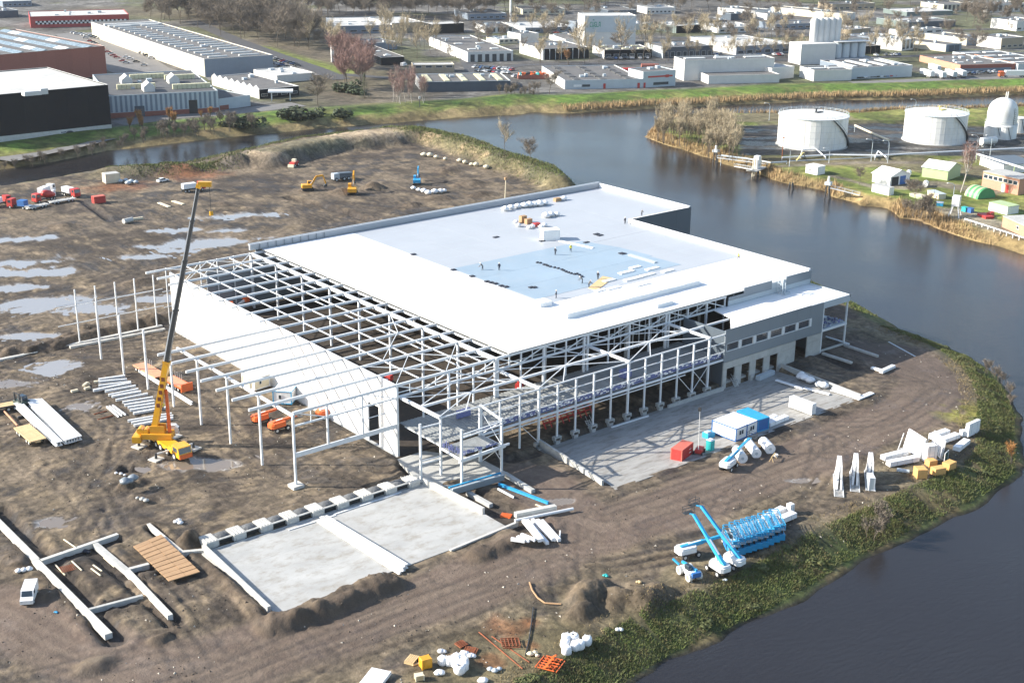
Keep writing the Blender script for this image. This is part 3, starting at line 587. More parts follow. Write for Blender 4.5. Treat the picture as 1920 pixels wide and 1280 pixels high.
# --- front truss under the roof edge
Y0 = .3
member('top_chord', (-.2, Y0, ZT), (92, Y0, ZT), .45, .5, WS, hall); member('bottom_chord', (-.2, Y0, 12), (92, Y0, 12), .4, .45, WS, hall); member('mid_chord', (0, Y0+.9, 12.4), (88, Y0+.9, 12.4), .18, .18, WS, hall)
for i in range(16):
    x = .2+i*6.1
    if x > 92: break
    big = i % 2 == 0
    if big: member('column', (x, Y0, 0), (x, Y0, ZT), .5, .5, WS, hall)
    else: member('truss_post', (x, Y0, 6.4), (x, Y0, ZT), .34, .34, WS, hall)
    member('truss_strut', (x+3.0, Y0, 12), (x+3.0, Y0, ZT), .16, .16, WS, hall)
    if x+6.1 < 93:
        if i % 2 == 0: member('diagonal', (x+.2, Y0, ZT-.2), (x+5.9, Y0, 12.2), .24, .24, WS, hall)
        else: member('diagonal', (x+.2, Y0, 12.2), (x+5.9, Y0, ZT-.2), .24, .24, WS, hall)
# --- front aisle (y from -12.3 to 0): posts, rails, heavy cross beams, deck
YF = -12.3
LS = WS
xs_post = [10.2, 15.1]+[20.0+4.83*i for i in range(12)]
for i, x in enumerate(xs_post):
    hv = abs(x-24.8) < .6 or abs(x-49) < .6 or abs(x-73.1) < .6
    member('front_post', (x, YF, .45), (x, YF, 12.1 if hv else 11.6), .36 if not hv else .46, .36 if not hv else .46, LS, hall)
    if x > 22:
        b = MB(); b.box(x-.55, YF-.45, -1.3, x+.55, YF+.45, .1).box(x-.9, YF-.45, -.3, x+.9, YF+.45, .45); b.build('dock_pedestal', M['concrete'], hall)
member('front_rail', (10.2, YF-.05, 11.6), (78, YF-.05, 11.6), .26, .3, LS, hall)
member('front_rail', (12.5, YF-.05, 9.7), (78, YF-.05, 9.7), .16, .2, LS, hall); member('front_rail', (12.5, YF-.05, 7.6), (78, YF-.05, 7.6), .16, .2, LS, hall)
for x in (1.0, 24.8, 49, 73.1): member('cross_beam', (x, YF, 11.75), (x, .2, 11.75), .55, .6, LS, hall)
member('aisle_beam', (1, -6.1, 11.8), (86, -6.1, 11.8), .42, .5, LS, hall)
for i in range(3):
    x = .9+24.1*i
    for a, b_ in (((0, -6.1), (12, -.2)), ((12, -6.1), (0, -.2)), ((12, -6.1), (24, -.2)), ((24, -6.1), (12, -.2)), ((0, YF), (12, -6.1)), ((12, -6.1), (24, YF))):
        member('bracing', (x+a[0], a[1], 11.95), (x+b_[0], b_[1], 11.95), .16, .16, LS, hall)
    member('bracing', (x+12, -6.1, 11.9), (x+6, YF, 11.6), .2, .2, LS, hall); member('bracing', (x+18, -.2, 11.9), (x+21, -6.1, 11.9), .2, .2, LS, hall)
for x, x2 in ((20, 24.8), (63.5, 68.3), (73.1, 68.3)): member('bracing', (x, YF, 5.4), (x2, YF, .5), .13, .13, LS, hall)
member('bracing', (68.3, YF, 5.4), (73.1, YF, .5), .13, .13, LS, hall)
member('deck_edge_beam', (10.2, YF, 5.75), (78, YF, 5.75), .4, .45, LS, hall)
member('deck_edge_beam', (10.2, YF, 5.0), (66, YF, 5.0), .2, .22, LS, hall)
# galvanised deck: ribs are pieces of their own
for i in range(48):
    x0 = 1.4+1.6*i
    b = MB(); b.box(x0, -11.9, 6.05, x0+1.56, 1.4, 6.12)
    for q in range(2): b.box(x0+.2+q*.75, -11.88, 6.12, x0+.55+q*.75, 1.38, 6.19)
    b.build('deck_sheet', M['steel_deck'], hall)
nb = MB()
rr = random.Random(5)
for i in range(420):
    x = 14+rr.random()*63; w = .3+rr.random()*.7
    z = 6.25+rr.random()*.75
    nb.obox((x, YF+.32+rr.random()*.25, z), w, .05, .12+rr.random()*.25, rr.uniform(-.3, .3), 0 if rr.random() < .62 else 1)
kind(nb.build('edge_netting', [M['net'], M['white_sheet']], hall), 'stuff')
MB().box(10.2, YF+.55, 6.05, 78, YF+.6, 7.0).build('net_strip', M['net'], hall)
for (x, y, w, dd) in ((11, -4.4, 3.2, .5), (51.5, -8.5, 2.2, 1.6)): MB().box(x, y, 6.32, x+w, y+dd, 7.9).build('deck_crate', M['net'], hall)
# --- corner podium in front of the corner (x -3.. 11.5, y -18.7 .. 0)
MB().prism([(-1.2, -1.5), (-3.9, -12.2), (.2, -19.4), (11.4, -19.2), (11.4, -11.0), (5, -1.5)], -.3, .28).build('podium_slab', M['concrete'], hall)
for (x, y, h) in ((-3.1, -11.8, 11.4), (1.2, -12.2, 11.9), (.9, -18.9, 11.6), (10.6, -18.4, 11.2), (10.6, -12.2, 11.9)): member('podium_column', (x, y, 0), (x, y, h), .42, .42, LS, hall)
for a, b_ in (((-3.1, -11.8, 10.6), (1.2, -12.2, 10.6)), ((.9, -18.9, 10.5), (10.6, -18.4, 10.5)), ((.9, -18.9, 9.9), (10.6, -18.4, 9.9)), ((1.2, -12.2, 11.6), (10.6, -12.2, 11.6)), ((-3.1, -11.8, 4), (1.2, -12.2, 4)), ((-3.1, -11.8, 3.4), (1.2, -12.2, 3.4))): member('podium_rail', a, b_, .22, .28, LS, hall)
for a, b_ in (((10.6, -12.2, 11.7), (10.6, -18.4, 10.8)), ((1.2, -12.2, 5.6), (.9, -18.9, 5.6)), ((.6, -18.9, 5.6), (12.4, -18.4, 5.6)), ((.6, -18.5, 5.1), (11.8, -18.0, 5.1)), ((10.6, -12.2, 5.6), (10.6, -18.4, 5.6))): member('podium_beam', a, b_, .35, .42, LS, hall)
for a, b_ in (((10.6, -12.4, 6), (10.6, -18.2, 10.5)), ((10.6, -12.4, 10.5), (10.6, -18.2, 6)), ((10.6, -12.4, .4), (10.6, -18.2, 5.3)), ((10.6, -15, 5), (10.6, -18.2, 2.6))): member('bracing', a, b_, .13, .13, LS, hall)
MB().prism([(1.5, -.2), (1.3, -12.1), (2.1, -12.1), (2.1, -.2)], 5.7, 6.04).build('deck_edge_strip', M['white_steel'], hall)
for i in range(6): MB().box(1.5+1.5*i, -17.6, 5.75, 2.95+1.5*i, -12.5, 5.9).build('deck_sheet', M['steel_deck'], hall)
nb = MB()
for i in range(60): nb.obox((1.3+rr.random()*1.2, -18.2+rr.random()*6, 5.9), .08, .08, .5+rr.random()*.4, 0, 0)
for i in range(40): nb.obox((2+rr.random()*8, -17.9+rr.random()*1, 5.9), .5+rr.random()*.6, .08, .25, rr.uniform(-.4, .4), rr.randint(0, 1))
kind(nb.build('rebar_ends', [M['net'], M['white_steel']], hall), 'stuff')

# --- clad office wing along the docks (x 78 .. 111.6) and its open end (to x = 121.5)
CG = M['clad_grey']
def wall_y(name, x0, x1, z0, z1, holes, m, y0=YF-.35, y1=YF, step=4.85):
    """wall strip facing the docks, split into panels that leave the openings free"""
    zs = sorted({z0, z1}|{h[2] for h in holes}|{h[3] for h in holes})
    for za, zb in zip(zs[:-1], zs[1:]):
        cuts = sorted([(h[0], h[1]) for h in holes if h[2] <= za and h[3] >= zb]); x = x0
        for a, b_ in cuts+[(x1, x1)]:
            while x < a-.01:
                e = min(a, x+step)
                MB().box(x+.012, y0, za+.01, e-.012, y1, zb-.01).build(name, m, hall); x = e
            x = b_
win = [(78.25+4.88*i, 82.4+4.88*i, 7.55, 9.45) for i in range(6)]
wall_y('facade_panel', 77.8, 111.6, 5.15, 12.5, win, CG)
for w in win:
    b = MB()
    for (x0, z0, x1, z1) in ((w[0], w[2], w[1], w[2]+.14), (w[0], w[3]-.1, w[1], w[3]), (w[0], w[2], w[0]+.12, w[3]), (w[1]-.12, w[2], w[1], w[3])): b.box(x0, YF-.42, z0, x1, YF-.1, z1)
    f = b.build('window_frame', M['white_steel'], hall)
    for q in range(2): MB().box(w[0]+.12+q*(w[1]-w[0]-.24)/2+.03, YF-.2, w[2]+.14, w[0]+.12+(q+1)*(w[1]-w[0]-.24)/2-.03, YF-.17, w[3]-.1).build('window_pane', M['glass'], f)
for i in range(6): MB().box(82.45+4.88*i, YF-.4, 7.5, 83.05+4.88*i, YF-.05, 9.5).build('window_pier', M['white_steel'], hall)
wall_y('dock_wall_panel', 77.8, 111.6, -1.5, 5.05, [(79, 81.7, -1.5, 3.45), (83.9, 86.7, -1.5, 3.4), (88.7, 91.4, -1.5, 3.4), (93.5, 96.3, -1.5, 3.35), (102.3, 106.5, -1.5, 5.05)], M['concrete'], YF-.3, YF)
for x in (80.3, 85.3, 90.05, 94.9):
    b = MB(); b.box(x+1.45, YF-.75, -1.4, x+2.15, YF-.31, .2).box(x+1.25, YF-.9, -.3, x+2.3, YF-.31, .25); b.build('dock_pedestal', M['concrete'], hall)
    MB().box(x-1.3, YF+.6, -1.4, x+1.35, YF+2.2, 0).build('dock_sill', M['concrete'], hall)
MB().box(77.8, YF, -1.4, 78.1, -.1, 12.3).build('cross_wall', M['clad_dark'], hall)
MB().box(88, YF+.02, 11.9, 121.4, -.12, 12.15).build('lower_roof', M['membrane'], hall)
MB().prism([(86.6, -6.2), (88, -6.2), (88, -.2), (87.7, -.2)], 11.9, 12.15).build('lower_roof_tongue', M['membrane'], hall)
MB().prism([(79.8, YF+.02), (88, YF+.02), (88, -.2), (87.9, -.2), (86.6, -6), (83.4, -9)], 11.86, 12.1).build('lower_roof_tongue', M['membrane'], hall)
MB().box(77.8, YF-.37, 12.5, 106.9, YF-.2, 12.62).build('parapet_cap', M['clad_dark'], hall)
MB().box(106.9, YF-.36, 12.5, 107, YF-.1, 12.52).build('parapet_cap', M['clad_dark'], hall)
# open end bay
for (x, y) in ((112, YF), (121, YF), (121, -.6), (112, -6)): member('end_column', (x, y, -.3), (x, y, 11.9), .4, .4, LS, hall)
MB().box(111.7, YF-.3, 10.9, 121.6, YF-.02, 12.5).build('end_fascia', M['clad_light'], hall)
MB().box(121.35, YF-.3, 11.9, 121.6, 0, 12.5).build('end_fascia', M['clad_light'], hall)
MB().box(111.7, YF, 5.2, 121.4, -.3, 5.6).build('end_floor', M['clad_light'], hall)
member('end_beam', (111.7, YF-.05, 5.3), (121.3, YF-.05, 5.3), .3, .6, LS, hall)
nb = MB()
for i in range(160): nb.obox((112.4+rr.random()*8.3, -11.8+rr.random()*4, 5.62), .1+rr.random()*.9, .08, .1+rr.random()*.7, rr.uniform(0, 3), rr.randint(0, 1))
kind(nb.build('rebar_ends', [M['net'], M['clad_light']], hall), 'stuff')
MB().box(111.6, YF+.1, -.3, 111.9, -.3, 11.8).build('cross_wall', M['clad_dark'], hall)
# --- the big roof: light slab, membrane fields, parapets
MB().prism([(27.4, .0), (122, 0), (122, 62.2), (145.6, 62.2), (145.6, 101), (27.4, 101)], ZT+.3, ZT+.55).build('roof_deck', M['steel_deck'], hall)
zr = ZT+.55
def field(name, poly, z, m, t=.03): return MB().prism(poly, z, z+t).build(name, m, hall)
for i in range(4): field('roof_sheet', [(27.3+6.8*i, -.1), (27.3+6.8*(i+1)-.02, -.1), (27.3+6.8*(i+1)-.02, 99.3), (27.3+6.8*i, 99.3)], zr, M['membrane'])
xs_r = [54.5+11.2*i for i in range(6)]+[120.8]
for i in range(6):
    a, b_ = xs_r[i], xs_r[i+1]-.03
    for (y0, y1) in ((-.1, 19.9), (20, 52.9), (53, 99.3)):
        mm = M['membrane'] if y1 < 20 else M['membrane_grey']
        field('roof_sheet', [(a, y0), (b_, y0), (b_, y1), (a, y1)], zr, mm)
for i in range(2): field('roof_sheet', [(120.8+12.2*i, 63.3), (120.8+12.2*(i+1)-.02-(.3 if i else 0), 63.3), (120.8+12.2*(i+1)-.02-(.3 if i else 0), 99.3), (120.8+12.2*i, 99.3)], zr, M['membrane_grey'])
for i in range(16): MB().box(54.6, 3+6.05*i, zr+.031, 120.6, 3.14+6.05*i, zr+.036).build('roof_seam', M['clad_light'], hall)
for i in range(12): MB().box(27.5, 4.5+8.1*i, zr+.031, 54.3, 4.62+8.1*i, zr+.036).build('roof_seam', M['membrane_grey'], hall)
for (y0, y1) in ((24, 34), (34.05, 45), (45.05, 55.5)): field('roof_underlay', [(55, y0), (101, y0), (97.5, y1), (55, y1)] if y1 > 50 else [(55, y0), (102, y0), (101, y1), (55, y1)], zr+.045, M['membrane_blue'], .02)
def parapet(x0, y0, x1, y1, h=1.0, m='membrane', z=None, cap='clad_grey'):
    z = zr if z is None else z
    MB().box(x0, y0, z, x1, y1, z+h).build('parapet', M[m], hall)
parapet(24.3, 100.1, 145.6, 100.75, 1.5, 'membrane_grey'); parapet(144.9, 62.2, 145.55, 100.05, 1.3, 'membrane'); parapet(121.3, .0, 122, 61.5, 1.0, 'membrane'); parapet(121.3, 62.0, 144.85, 62.6, 1.0, 'membrane')
for i in range(9): member('parapet_post', (27+2.4*i, 99.95, zr), (27+2.4*i, 99.95, zr+1.5), .18, .18, M['clad_grey'], hall)
MB().box(24.3, 100.77, 16.1, 145.6, 101.1, 16.55).build('parapet_cap', M['clad_light'], hall)
# front parapet above the lower roof, stepping down
wall_y('parapet_panel', 92.3, 121.9, 12.2, 13.45, [], M['clad_light'], -.3, -.12, 5.0)
for (a, b_, t) in ((92.3, 97.5, 14.3), (97.5, 107.4, 15.6), (112.6, 122, 15.6)): MB().box(a, -.36, 13.5, b_, -.1, t).build('parapet_panel', M['clad_grey'], hall)
MB().box(107.4, -.36, 13.5, 112.6, -.1, 14.9).build('parapet_panel', M['clad_light'], hall)
# side walls of the hall
for i in range(10): MB().box(121.9, .3+6.2*i, -.2, 122.15, .27+6.2*(i+1), 15.5).build('side_wall_panel', M['clad_grey'], hall)
for i in range(4): MB().box(122.2+5.86*i, 61.9, -.2, 122.17+5.86*(i+1), 62.15, 15.95).build('notch_wall_panel', M['clad_dark'], hall)
for i in range(6): MB().box(145.62, 62.2+6.45*i, -.2, 145.85, 62.17+6.45*(i+1), 16.1).build('side_wall_panel', M['clad_grey'], hall)
# access ladder cage between the two roofs
b = MB()
for x in (108.6, 109.6): b.beam((x, -1.2, 12.15), (x, -1.2, 16.6), .12, .12); b.beam((x, -2.6, 12.15), (x, -2.6, 15.2), .12, .12)
for z in (13.2, 14.2, 15.2, 16.2): b.beam((108.6, -1.2, z), (109.6, -1.2, z), .1, .1); b.beam((108.6, -1.2, z), (108.6, -2.6, z-.6), .1, .1)
b.box(109.7, -2.6, 12.2, 111.6, -1.2, 12.6).box(110.2, -1.4, 12.2, 110.5, -.8, 16.2)
b.build('roof_ladder', M['clad_light'], hall)

# ---- machines and goods inside the open hall
def red_lift(x, y, rz, label, c='red'):
    t = thing('indoor_lift', label, 'lift', (x, y, 0), rz); MB().cbox(-1.6, -.8, .3, 1.6, .8, 1.5, .1).build('base', M[c], t); MB().beam((-1.2, 0, 1.6), (3.2, 0, 3.4), .5, .5).build('arm', M['white'], t); MB().cbox(3, -.8, 3, 4.2, .8, 4.2, .05).build('basket', M[c], t)
    for a in (-1, 1):
        for b in (-.8, .8): MB().wheel((a, b, .4), .4, .3).build('wheel', [M['black'], M['hub']], t)
for x, y, rz, lb in ((14, 27, .4, 'red lift inside the open hall near the long wall'), (9, 52, 2.2, 'red and white lift inside the open hall, middle'), (33, 5, .6, 'red lift behind the front truss, left'), (41, 7, 2.6, 'red lift behind the front truss, right')): red_lift(x, y, rz, lb)
red_lift(14, 92, 1.2, 'orange lift at the back of the open hall', 'orange'); red_lift(17, 96.5, .1, 'orange lift reaching over the back wall', 'orange')
t = thing('red_rack', 'long dark red rack standing under the steel deck', 'rack', (31, -6.5, 0)); rb = MB()
for i in range(9): MB().beam((i*1.6, -1, 0), (i*1.6, 1, 2.6), .2, .2).build('rack_leg', M['red'], t)
for z in (.8, 1.7, 2.5): MB().beam((0, 0, z), (13, 0, z), .3, .25).build('rack_rail', M['red'], t)
for (x, y, lb) in ((27, 36, 'pallet of boards inside the hall'), (17.5, 64, 'pale pallets inside the hall')): pass
# ================================================================ THINGS ON THE SITE
def ang(a, b):
    p, q = on(*a), on(*b); return math.atan2(q.y-p.y, q.x-p.x)
def zc(px, py, crop, s): return (crop[0]+px/s, crop[1]+py/s)
ORD = ['first', 'second', 'third', 'fourth', 'fifth', 'sixth', 'seventh', 'eighth', 'ninth', 'tenth', 'eleventh', 'twelfth', 'thirteenth', 'fourteenth', 'fifteenth', 'sixteenth', 'seventeenth', 'eighteenth']
# ---- concrete slabs (parts of the made ground)
slab_m = mat('slab_concrete', (.29, .285, .27), .75, .18, .22, bump=.15, dirt=(.13, .11, .085), damt=.85, stretch=(.5, 1.8, 1))
slab_w = mat('slab_concrete_pale', (.37, .37, .355), .7, .14, .2, bump=.12, dirt=(.24, .215, .17), damt=.9, stretch=(.7, 1.1, 1))
mb = MB(); n = 8
for i in range(n):
    y0, y1 = -36.6+i*24.2/n, -36.6+(i+1)*24.2/n-.02
    for j in range(5):
        x0 = 22.6+j*15.0+(0.9*(-36.6-y0)/-24 if j == 0 else 0); x1 = 22.6+(j+1)*15.0-.02
        za, zb = -.02-1.1*(y0+36.6)/24.2, -.02-1.1*(y1+36.6)/24.2
        mb.add([(x0, y0, za), (x1, y0, za), (x1, y1, zb), (x0, y1, zb), (x0, y0, za-.3), (x1, y0, za-.3), (x1, y1, zb-.3), (x0, y1, zb-.3)], [(0, 1, 2, 3), (0, 4, 5, 1), (1, 5, 6, 2), (2, 6, 7, 3), (3, 7, 4, 0)])
kind(mb.build('dock_slab', slab_m), 'structure')
mb = MB()
for (x0, x1) in ((-47.4, -26.6), (-26.55, -2.2)):
    for j in range(3): mb.box(x0, -36.3+8.1*j, -.25, x1, -36.3+8.1*(j+1)-.02, .03)
kind(mb.build('loading_slab', slab_w), 'structure')
def wallseg(label, p, q, t, h, z=0, m='concrete_white', h2=None, n=4, name='retaining_wall', cat='wall'):
    """a low cast wall from p to q, in cast lengths with joints"""
    p, q = Vector((p[0], p[1], 0)), Vector((q[0], q[1], 0)); L = (q-p).length; a = math.atan2(q.y-p.y, q.x-p.x); h2 = h if h2 is None else h2
    w = thing(name, label, cat, (p.x, p.y, z), a)
    for i in range(n):
        x0, x1 = L*i/n+.012, L*(i+1)/n-.012; ha, hb = h+(h2-h)*i/n, h+(h2-h)*(i+1)/n
        MB().add([(x0, -t/2, -.6), (x1, -t/2, -.6), (x1, t/2, -.6), (x0, t/2, -.6), (x0, -t/2, ha), (x1, -t/2, hb), (x1, t/2, hb), (x0, t/2, ha)],
                 [(3, 2, 1, 0), (4, 5, 6, 7), (0, 1, 5, 4), (1, 2, 6, 5), (2, 3, 7, 6), (3, 0, 4, 7)]).build('wall_length', M[m], w)
    return w
wallseg('long grey concrete wall at the left edge of the dock slab', (25.2, -11.6), (22.0, -33.8), .45, 1.05, 0, 'concrete', .95, 6)
wallseg('grey concrete wall at the right edge of the dock slab', (97.2, -13), (95.6, -36.2), .4, .75, 0, 'concrete', .75, 6)
wallseg('white concrete wall along the left side of the lower left loading slab', (-46.6, -11.2), (-47.9, -35.0), .6, 1.0, 0, 'concrete_white', .9, 5)
wallseg('white concrete wall between podium and the right loading slab', (-3.4, -13.2), (-2.4, -29.5), .6, 1.25, 0, 'concrete_white', 1.2, 3)
wallseg('low white kerb along the front edge of the right loading slab', (-15, -36.6), (.2, -35.7), .5, .25, 0, 'concrete_white', .25, 4, 'slab_kerb', 'kerb')
wallseg('grey blade of wall at the front of the dock pit, below the steel frame', (60.5, -12.9), (77.5, -13.2), .4, .6, -1, 'concrete', .9, 3)
# ---- row of loading dock pedestals with gravel pockets
dk = thing('dock_foundation', 'row of white dock pedestals and black gravel pockets behind loading slabs', 'foundation', (0, 0, 0))
bxs = [-45.0+4.95*i for i in range(9)]
for i, x in enumerate(bxs):
    y = -9.9-.22*i
    b = MB(); b.box(x-1.15, y-1.5, .0, x+1.15, y+1.5, 1.12).box(x-.8, y-1.6, -.6, x+.8, y-.9, .7)
    p = b.build('pedestal', M['concrete_white'], dk)
    for q in range(4): MB().box(x-1.0+.55*q, y-1.3, 1.12, x-.75+.55*q, y+1.4, 1.2).build('rib', M['concrete_white'], p)
    if i < 8:
        x2 = bxs[i+1]-1.15; MB().box(x+1.17, y-.9, -.5, x2-.02, y+1.4, .90).build('gravel_pocket', M['gravel_dark'], dk); MB().box(x+1.18, y-.95, -.5, x2-.03, y-.91, .84).build('shade_face', M['black'], dk)  # shade of the undercut opening, painted on as a black face
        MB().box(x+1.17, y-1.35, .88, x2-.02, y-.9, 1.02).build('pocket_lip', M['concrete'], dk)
        MB().lathe([(1.2, 0), (.9, .25), (.4, .42), (0, .46)], 9, ((x+x2)/2+.5, y+.2, .89)).build('gravel_heap', M['gravel_dark'], dk)
wallseg('long low concrete sill along the back edge of the loading slabs', (-46, -12.0), (-3.6, -13.4), .3, .12, 0, 'concrete', .12, 6, 'slab_sill', 'sill')
# ---- bars that lie about: steel, concrete, timber
def ibeam(L, w, h, m, name):
    b = MB(); t = .16*h
    b.box(0, -w/2, 0, L, w/2, t).box(0, -w/2, h-t, L, w/2, h).box(0.01, -.14*w, t, L-.01, .14*w, h-t)
    return b.mesh(name, m)
_bars = {}
def bar(name, a, b, w, h, m, label, cat, group=None, dz=0, prof='box', sink=0.0):
    p, q = on(*a), on(*b); d = Vector((q.x-p.x, q.y-p.y, 0)); L = round(d.length, 1)
    k = (name, L, w, h, m.name, prof)
    if k not in _bars:
        _bars[k] = ibeam(L, w, h, m, name) if prof == 'i' else (MB().tube((0, 0, h/2), (L, 0, h/2), h/2, h/2, 12).mesh(name, m) if prof == 'o' else MB().cbox(0, -w/2, 0, L, w/2, h, .04).mesh(name, m))
    g = max(gz(p.x+d.x*t, p.y+d.y*t) for t in (0, .25, .5, .75, 1))
    o = link(name, _bars[k], None, (p.x, p.y, g+dz-sink), math.atan2(d.y, d.x)); tag(o, label, cat, group); return o
C1 = lambda px, py: (px/4, 640+py/4)
yb = [((740, 300), (940, 270)), ((740, 322), (955, 295)), ((740, 345), (985, 320)), ((700, 380), (985, 327)), ((790, 395), (1020, 350)), ((815, 415), (1040, 370)), ((840, 432), (1060, 388)), ((870, 455), (1110, 403)),
      ((920, 475), (1150, 430)), ((935, 495), (1160, 455)), ((960, 515), (1160, 478)), ((975, 530), (1190, 497)), ((1000, 552), (1250, 507)), ((960, 610), (1290, 553)), ((985, 625), (1300, 572)), ((1005, 643), (1300, 588))]
for i, (a, b) in enumerate(yb): bar('steel_beam', C1(*a), C1(*b), .45+.1*(i % 3 == 0), .45, M['white_steel'], ORD[i]+' white steel beam from the back in the rows laid beside the crane', 'steel beam', 'white steel beams laid in rows left of the crane', .12, 'i')
for i, (a, b) in enumerate((((800, 495), (890, 572)), ((820, 492), (915, 562)), ((845, 490), (942, 556)))): bar('steel_beam', C1(*a), C1(*b), .3, .3, M['white_steel'], ORD[i]+' short white beam from the left in trio beside the laid out rows', 'steel beam', 'trio of short white beams', .05, 'i')
for i, (a, b) in enumerate((((705, 550), (800, 525)), ((735, 588), (850, 560)))): bar('timber_bearer', C1(*a), C1(*b), .2, .2, M['rust'], 'thin brown bearer on mud beside the trio of short beams', 'bearer', 'brown bearers')
for i, (a, b) in enumerate((((535, 385), (585, 372)), ((635, 368), (675, 352)), ((625, 340), (660, 328)), ((640, 330), (675, 320)), ((705, 320), (735, 310)))): bar('concrete_block', C1(*a), C1(*b), .6, .45, M['cream'], 'small pale block on mud at the left end of the beam rows', 'block', 'small pale blocks')
for i in range(3): bar('steel_column', (1050/4+i*.1, 640+235/4+i*5), (1440/4+i*.1, 640+480/4+i*5), .6, .6, M['white_steel'], 'long white steel column lying in front of the orange trailer', 'steel column', None, .15, 'i') if i == 0 else None
bar('steel_column', (105, 576), (305, 542), .1, .1, M['white_steel'], 'thin white bar on the mud by the back row of posts', 'bar')
# long girders on bearers beside the timber trailer
gl = [((640-40)/9.85, 0)]
C2 = lambda px, py: (px/9.85, 720+py/9.85)
for i, (a, b) in enumerate((((300, 470), (1070, 1195)), ((375, 450), (1130, 1180)))):
    bar('steel_girder', C2(*a), C2(*b), .75, .9, M['white_steel'], ('left' if i == 0 else 'right')+' girder of the white pair beside the timber trailer', 'steel girder', None, .5, 'i')
for i in range(6):
    a = (525+i*45, 405-i*4); b = (1235+i*50, 1150-i*14)
    bar('steel_girder', C2(*a), C2(*b), .8, .9, M['white_steel'], ORD[i]+' long white girder from the left in the stack of six', 'steel girder', 'stack of six long white girders', .5, 'i')
for i, (a, b) in enumerate((((330, 640), (720, 520)), ((690, 960), (1180, 800)), ((980, 1150), (1460, 1000)))): bar('bearer', C2(*a), C2(*b), .4, .45, M['dark_steel'], 'dark bearer under the long white girders', 'bearer', 'dark bearers under the girders')
# foundation beams and planks at the lower left
def fb(a, b, w, h, label, dz=.0, m='concrete_white', n=3, cat='foundation beam', name='foundation_beam'):
    p, q = on(*a), on(*b); wallseg(label, (p.x, p.y), (q.x, q.y), w, h, dz, m, None, n, name, cat)
fb((-25, 958), (68, 1055), 1.25, .35, 'white foundation beam entering the picture at the far left edge'); fb((66, 1054), (205, 1201), 1.15, .32, 'long white foundation beam beside the parked white van', n=5)
fb((78, 1057), (222, 1012), .75, .3, 'grey foundation beam at the top of the lower left grid'); fb((180, 1030), (242, 1083), .85, .32, 'dirty foundation beam strewn with planks, below the top cross beam', 0, 'concrete'); fb((240, 1082), (320, 1162), .85, .36, 'white foundation beam ending in a small pit', n=4)
fb((240, 1079), (280, 1066), .7, .3, 'short foundation beam stub pointing to the timber road plates'); fb((163, 1150), (268, 1120), .55, .25, 'rough low foundation beam across the lower left grid', 0, 'concrete')
fb((279, 992), (345, 1046), .6, .3, 'thin foundation beam behind the timber road plates'); fb((344, 1044), (384, 1033), .7, .35, 'short beam joining the timber plates to loading slab wall')
fb((0, 676), (0.1, 676), .1, .1, 'x') if False else None
p0 = at(131, 652); wallseg('white foundation beam on the mud in front of the back row of posts', (p0.x, p0.y), (at(309, 618).x, at(309, 618).y), .8, .4, 0, 'concrete_white', None, 4, 'foundation_beam', 'foundation beam')
# podium surroundings
C5 = lambda px, py: (880+px/7.11, 860+py/7.11)
def cbeam(a, b, w, h, label, m='concrete', name='concrete_beam', cat='concrete beam', dz=.05, n=1):
    p, q = on(*a), on(*b); return bar(name, a, b, w, h, M[m], label, cat, None, dz)
cbeam(C5(470, 225), C5(850, 460), .9, .7, 'grey concrete beam pointing out from the right corner of the podium')
cbeam(C5(-20, 480), C5(290, 650), .9, .7, 'grey concrete beam lying below the blue edged platform girder')
cbeam(C5(610, 850), C5(1150, 700), 1.0, .9, 'hollow concrete beam lying beside the long white pipe', 'concrete_white')
bar('white_pipe', C5(605, 915), C5(1385, 705), .55, .55, M['white'], 'long white pipe lying along the edge of the haul road', 'pipe', None, .05, 'o')
bar('truss_girder', C5(390, 355), C5(1050, 610), .5, .45, M['azure'], 'slim blue girder lying between the two concrete beams', 'girder', None, .1, 'i')
bar('steel_beam', C5(380, 410), C5(590, 525), .3, .3, M['white_steel'], 'short white beam lying left of slim blue girder', 'steel beam', None, .05, 'i')
bar('plank', C5(885, 610), C5(985, 650), .35, .15, M['cream'], 'cream plank at the end of the slim blue girder', 'plank')
b = thing('platform_girder', 'big steel blue girder platform below the corner podium', 'girder', (0, 0, 0)); a0, a1 = at(*C5(-240, 500), 0), at(*C5(450, 300), 0)
va = Vector((a0.x, a0.y, .9)); vb = Vector((a1.x, a1.y, .9))
member('box_girder', va, vb, .9, 1.0, M['clad_grey'], b); member('girder_rim', va+Vector((0, .7, .6)), vb+Vector((0, .7, .6)), .3, .25, M['azure'], b); member('girder_rim', va+Vector((0, -.3, .65)), vb+Vector((0, -.3, .65)), .3, .2, M['clad_light'], b)
bw = [((555, 1090), (740, 1185)), ((640, 1060), (800, 1165)), ((690, 1030), (880, 1140)), ((720, 960), (940, 1175)), ((770, 950), (970, 1160)), ((800, 940), (1040, 1165)), ((840, 900), (1120, 1115)), ((905, 890), (1150, 1110)), ((965, 885), (1200, 1125))]
for i, (a, b) in enumerate(bw): bar('white_beam', C5(*a), C5(*b), .6 if i > 2 else .5, .55, M['white_sheet'], ORD[i]+' white beam from the left in the fan beside the haul road', 'beam', 'fan of white beams by the haul road', .05)
bar('white_beam', C5(1200, 1100), C5(1210, 985), .25, .5, M['white_sheet'], 'short white prop standing off the right end of the beam fan', 'beam')
o = MB(); pc = on(*C5(490, 770))
for i in range(4): o.obox((i*.35-.5, 0, .1), .16, 1.9, .3, 0)
o.obox((0, .7, .0), 1.6, .2, .12, 0); o.obox((0, -.7, 0), 1.6, .2, .12, 0)
tag(o.build('orange_frame', M['orange'], None, False, pc, .6), 'small orange frame on mud near the hollow concrete beam', 'frame')
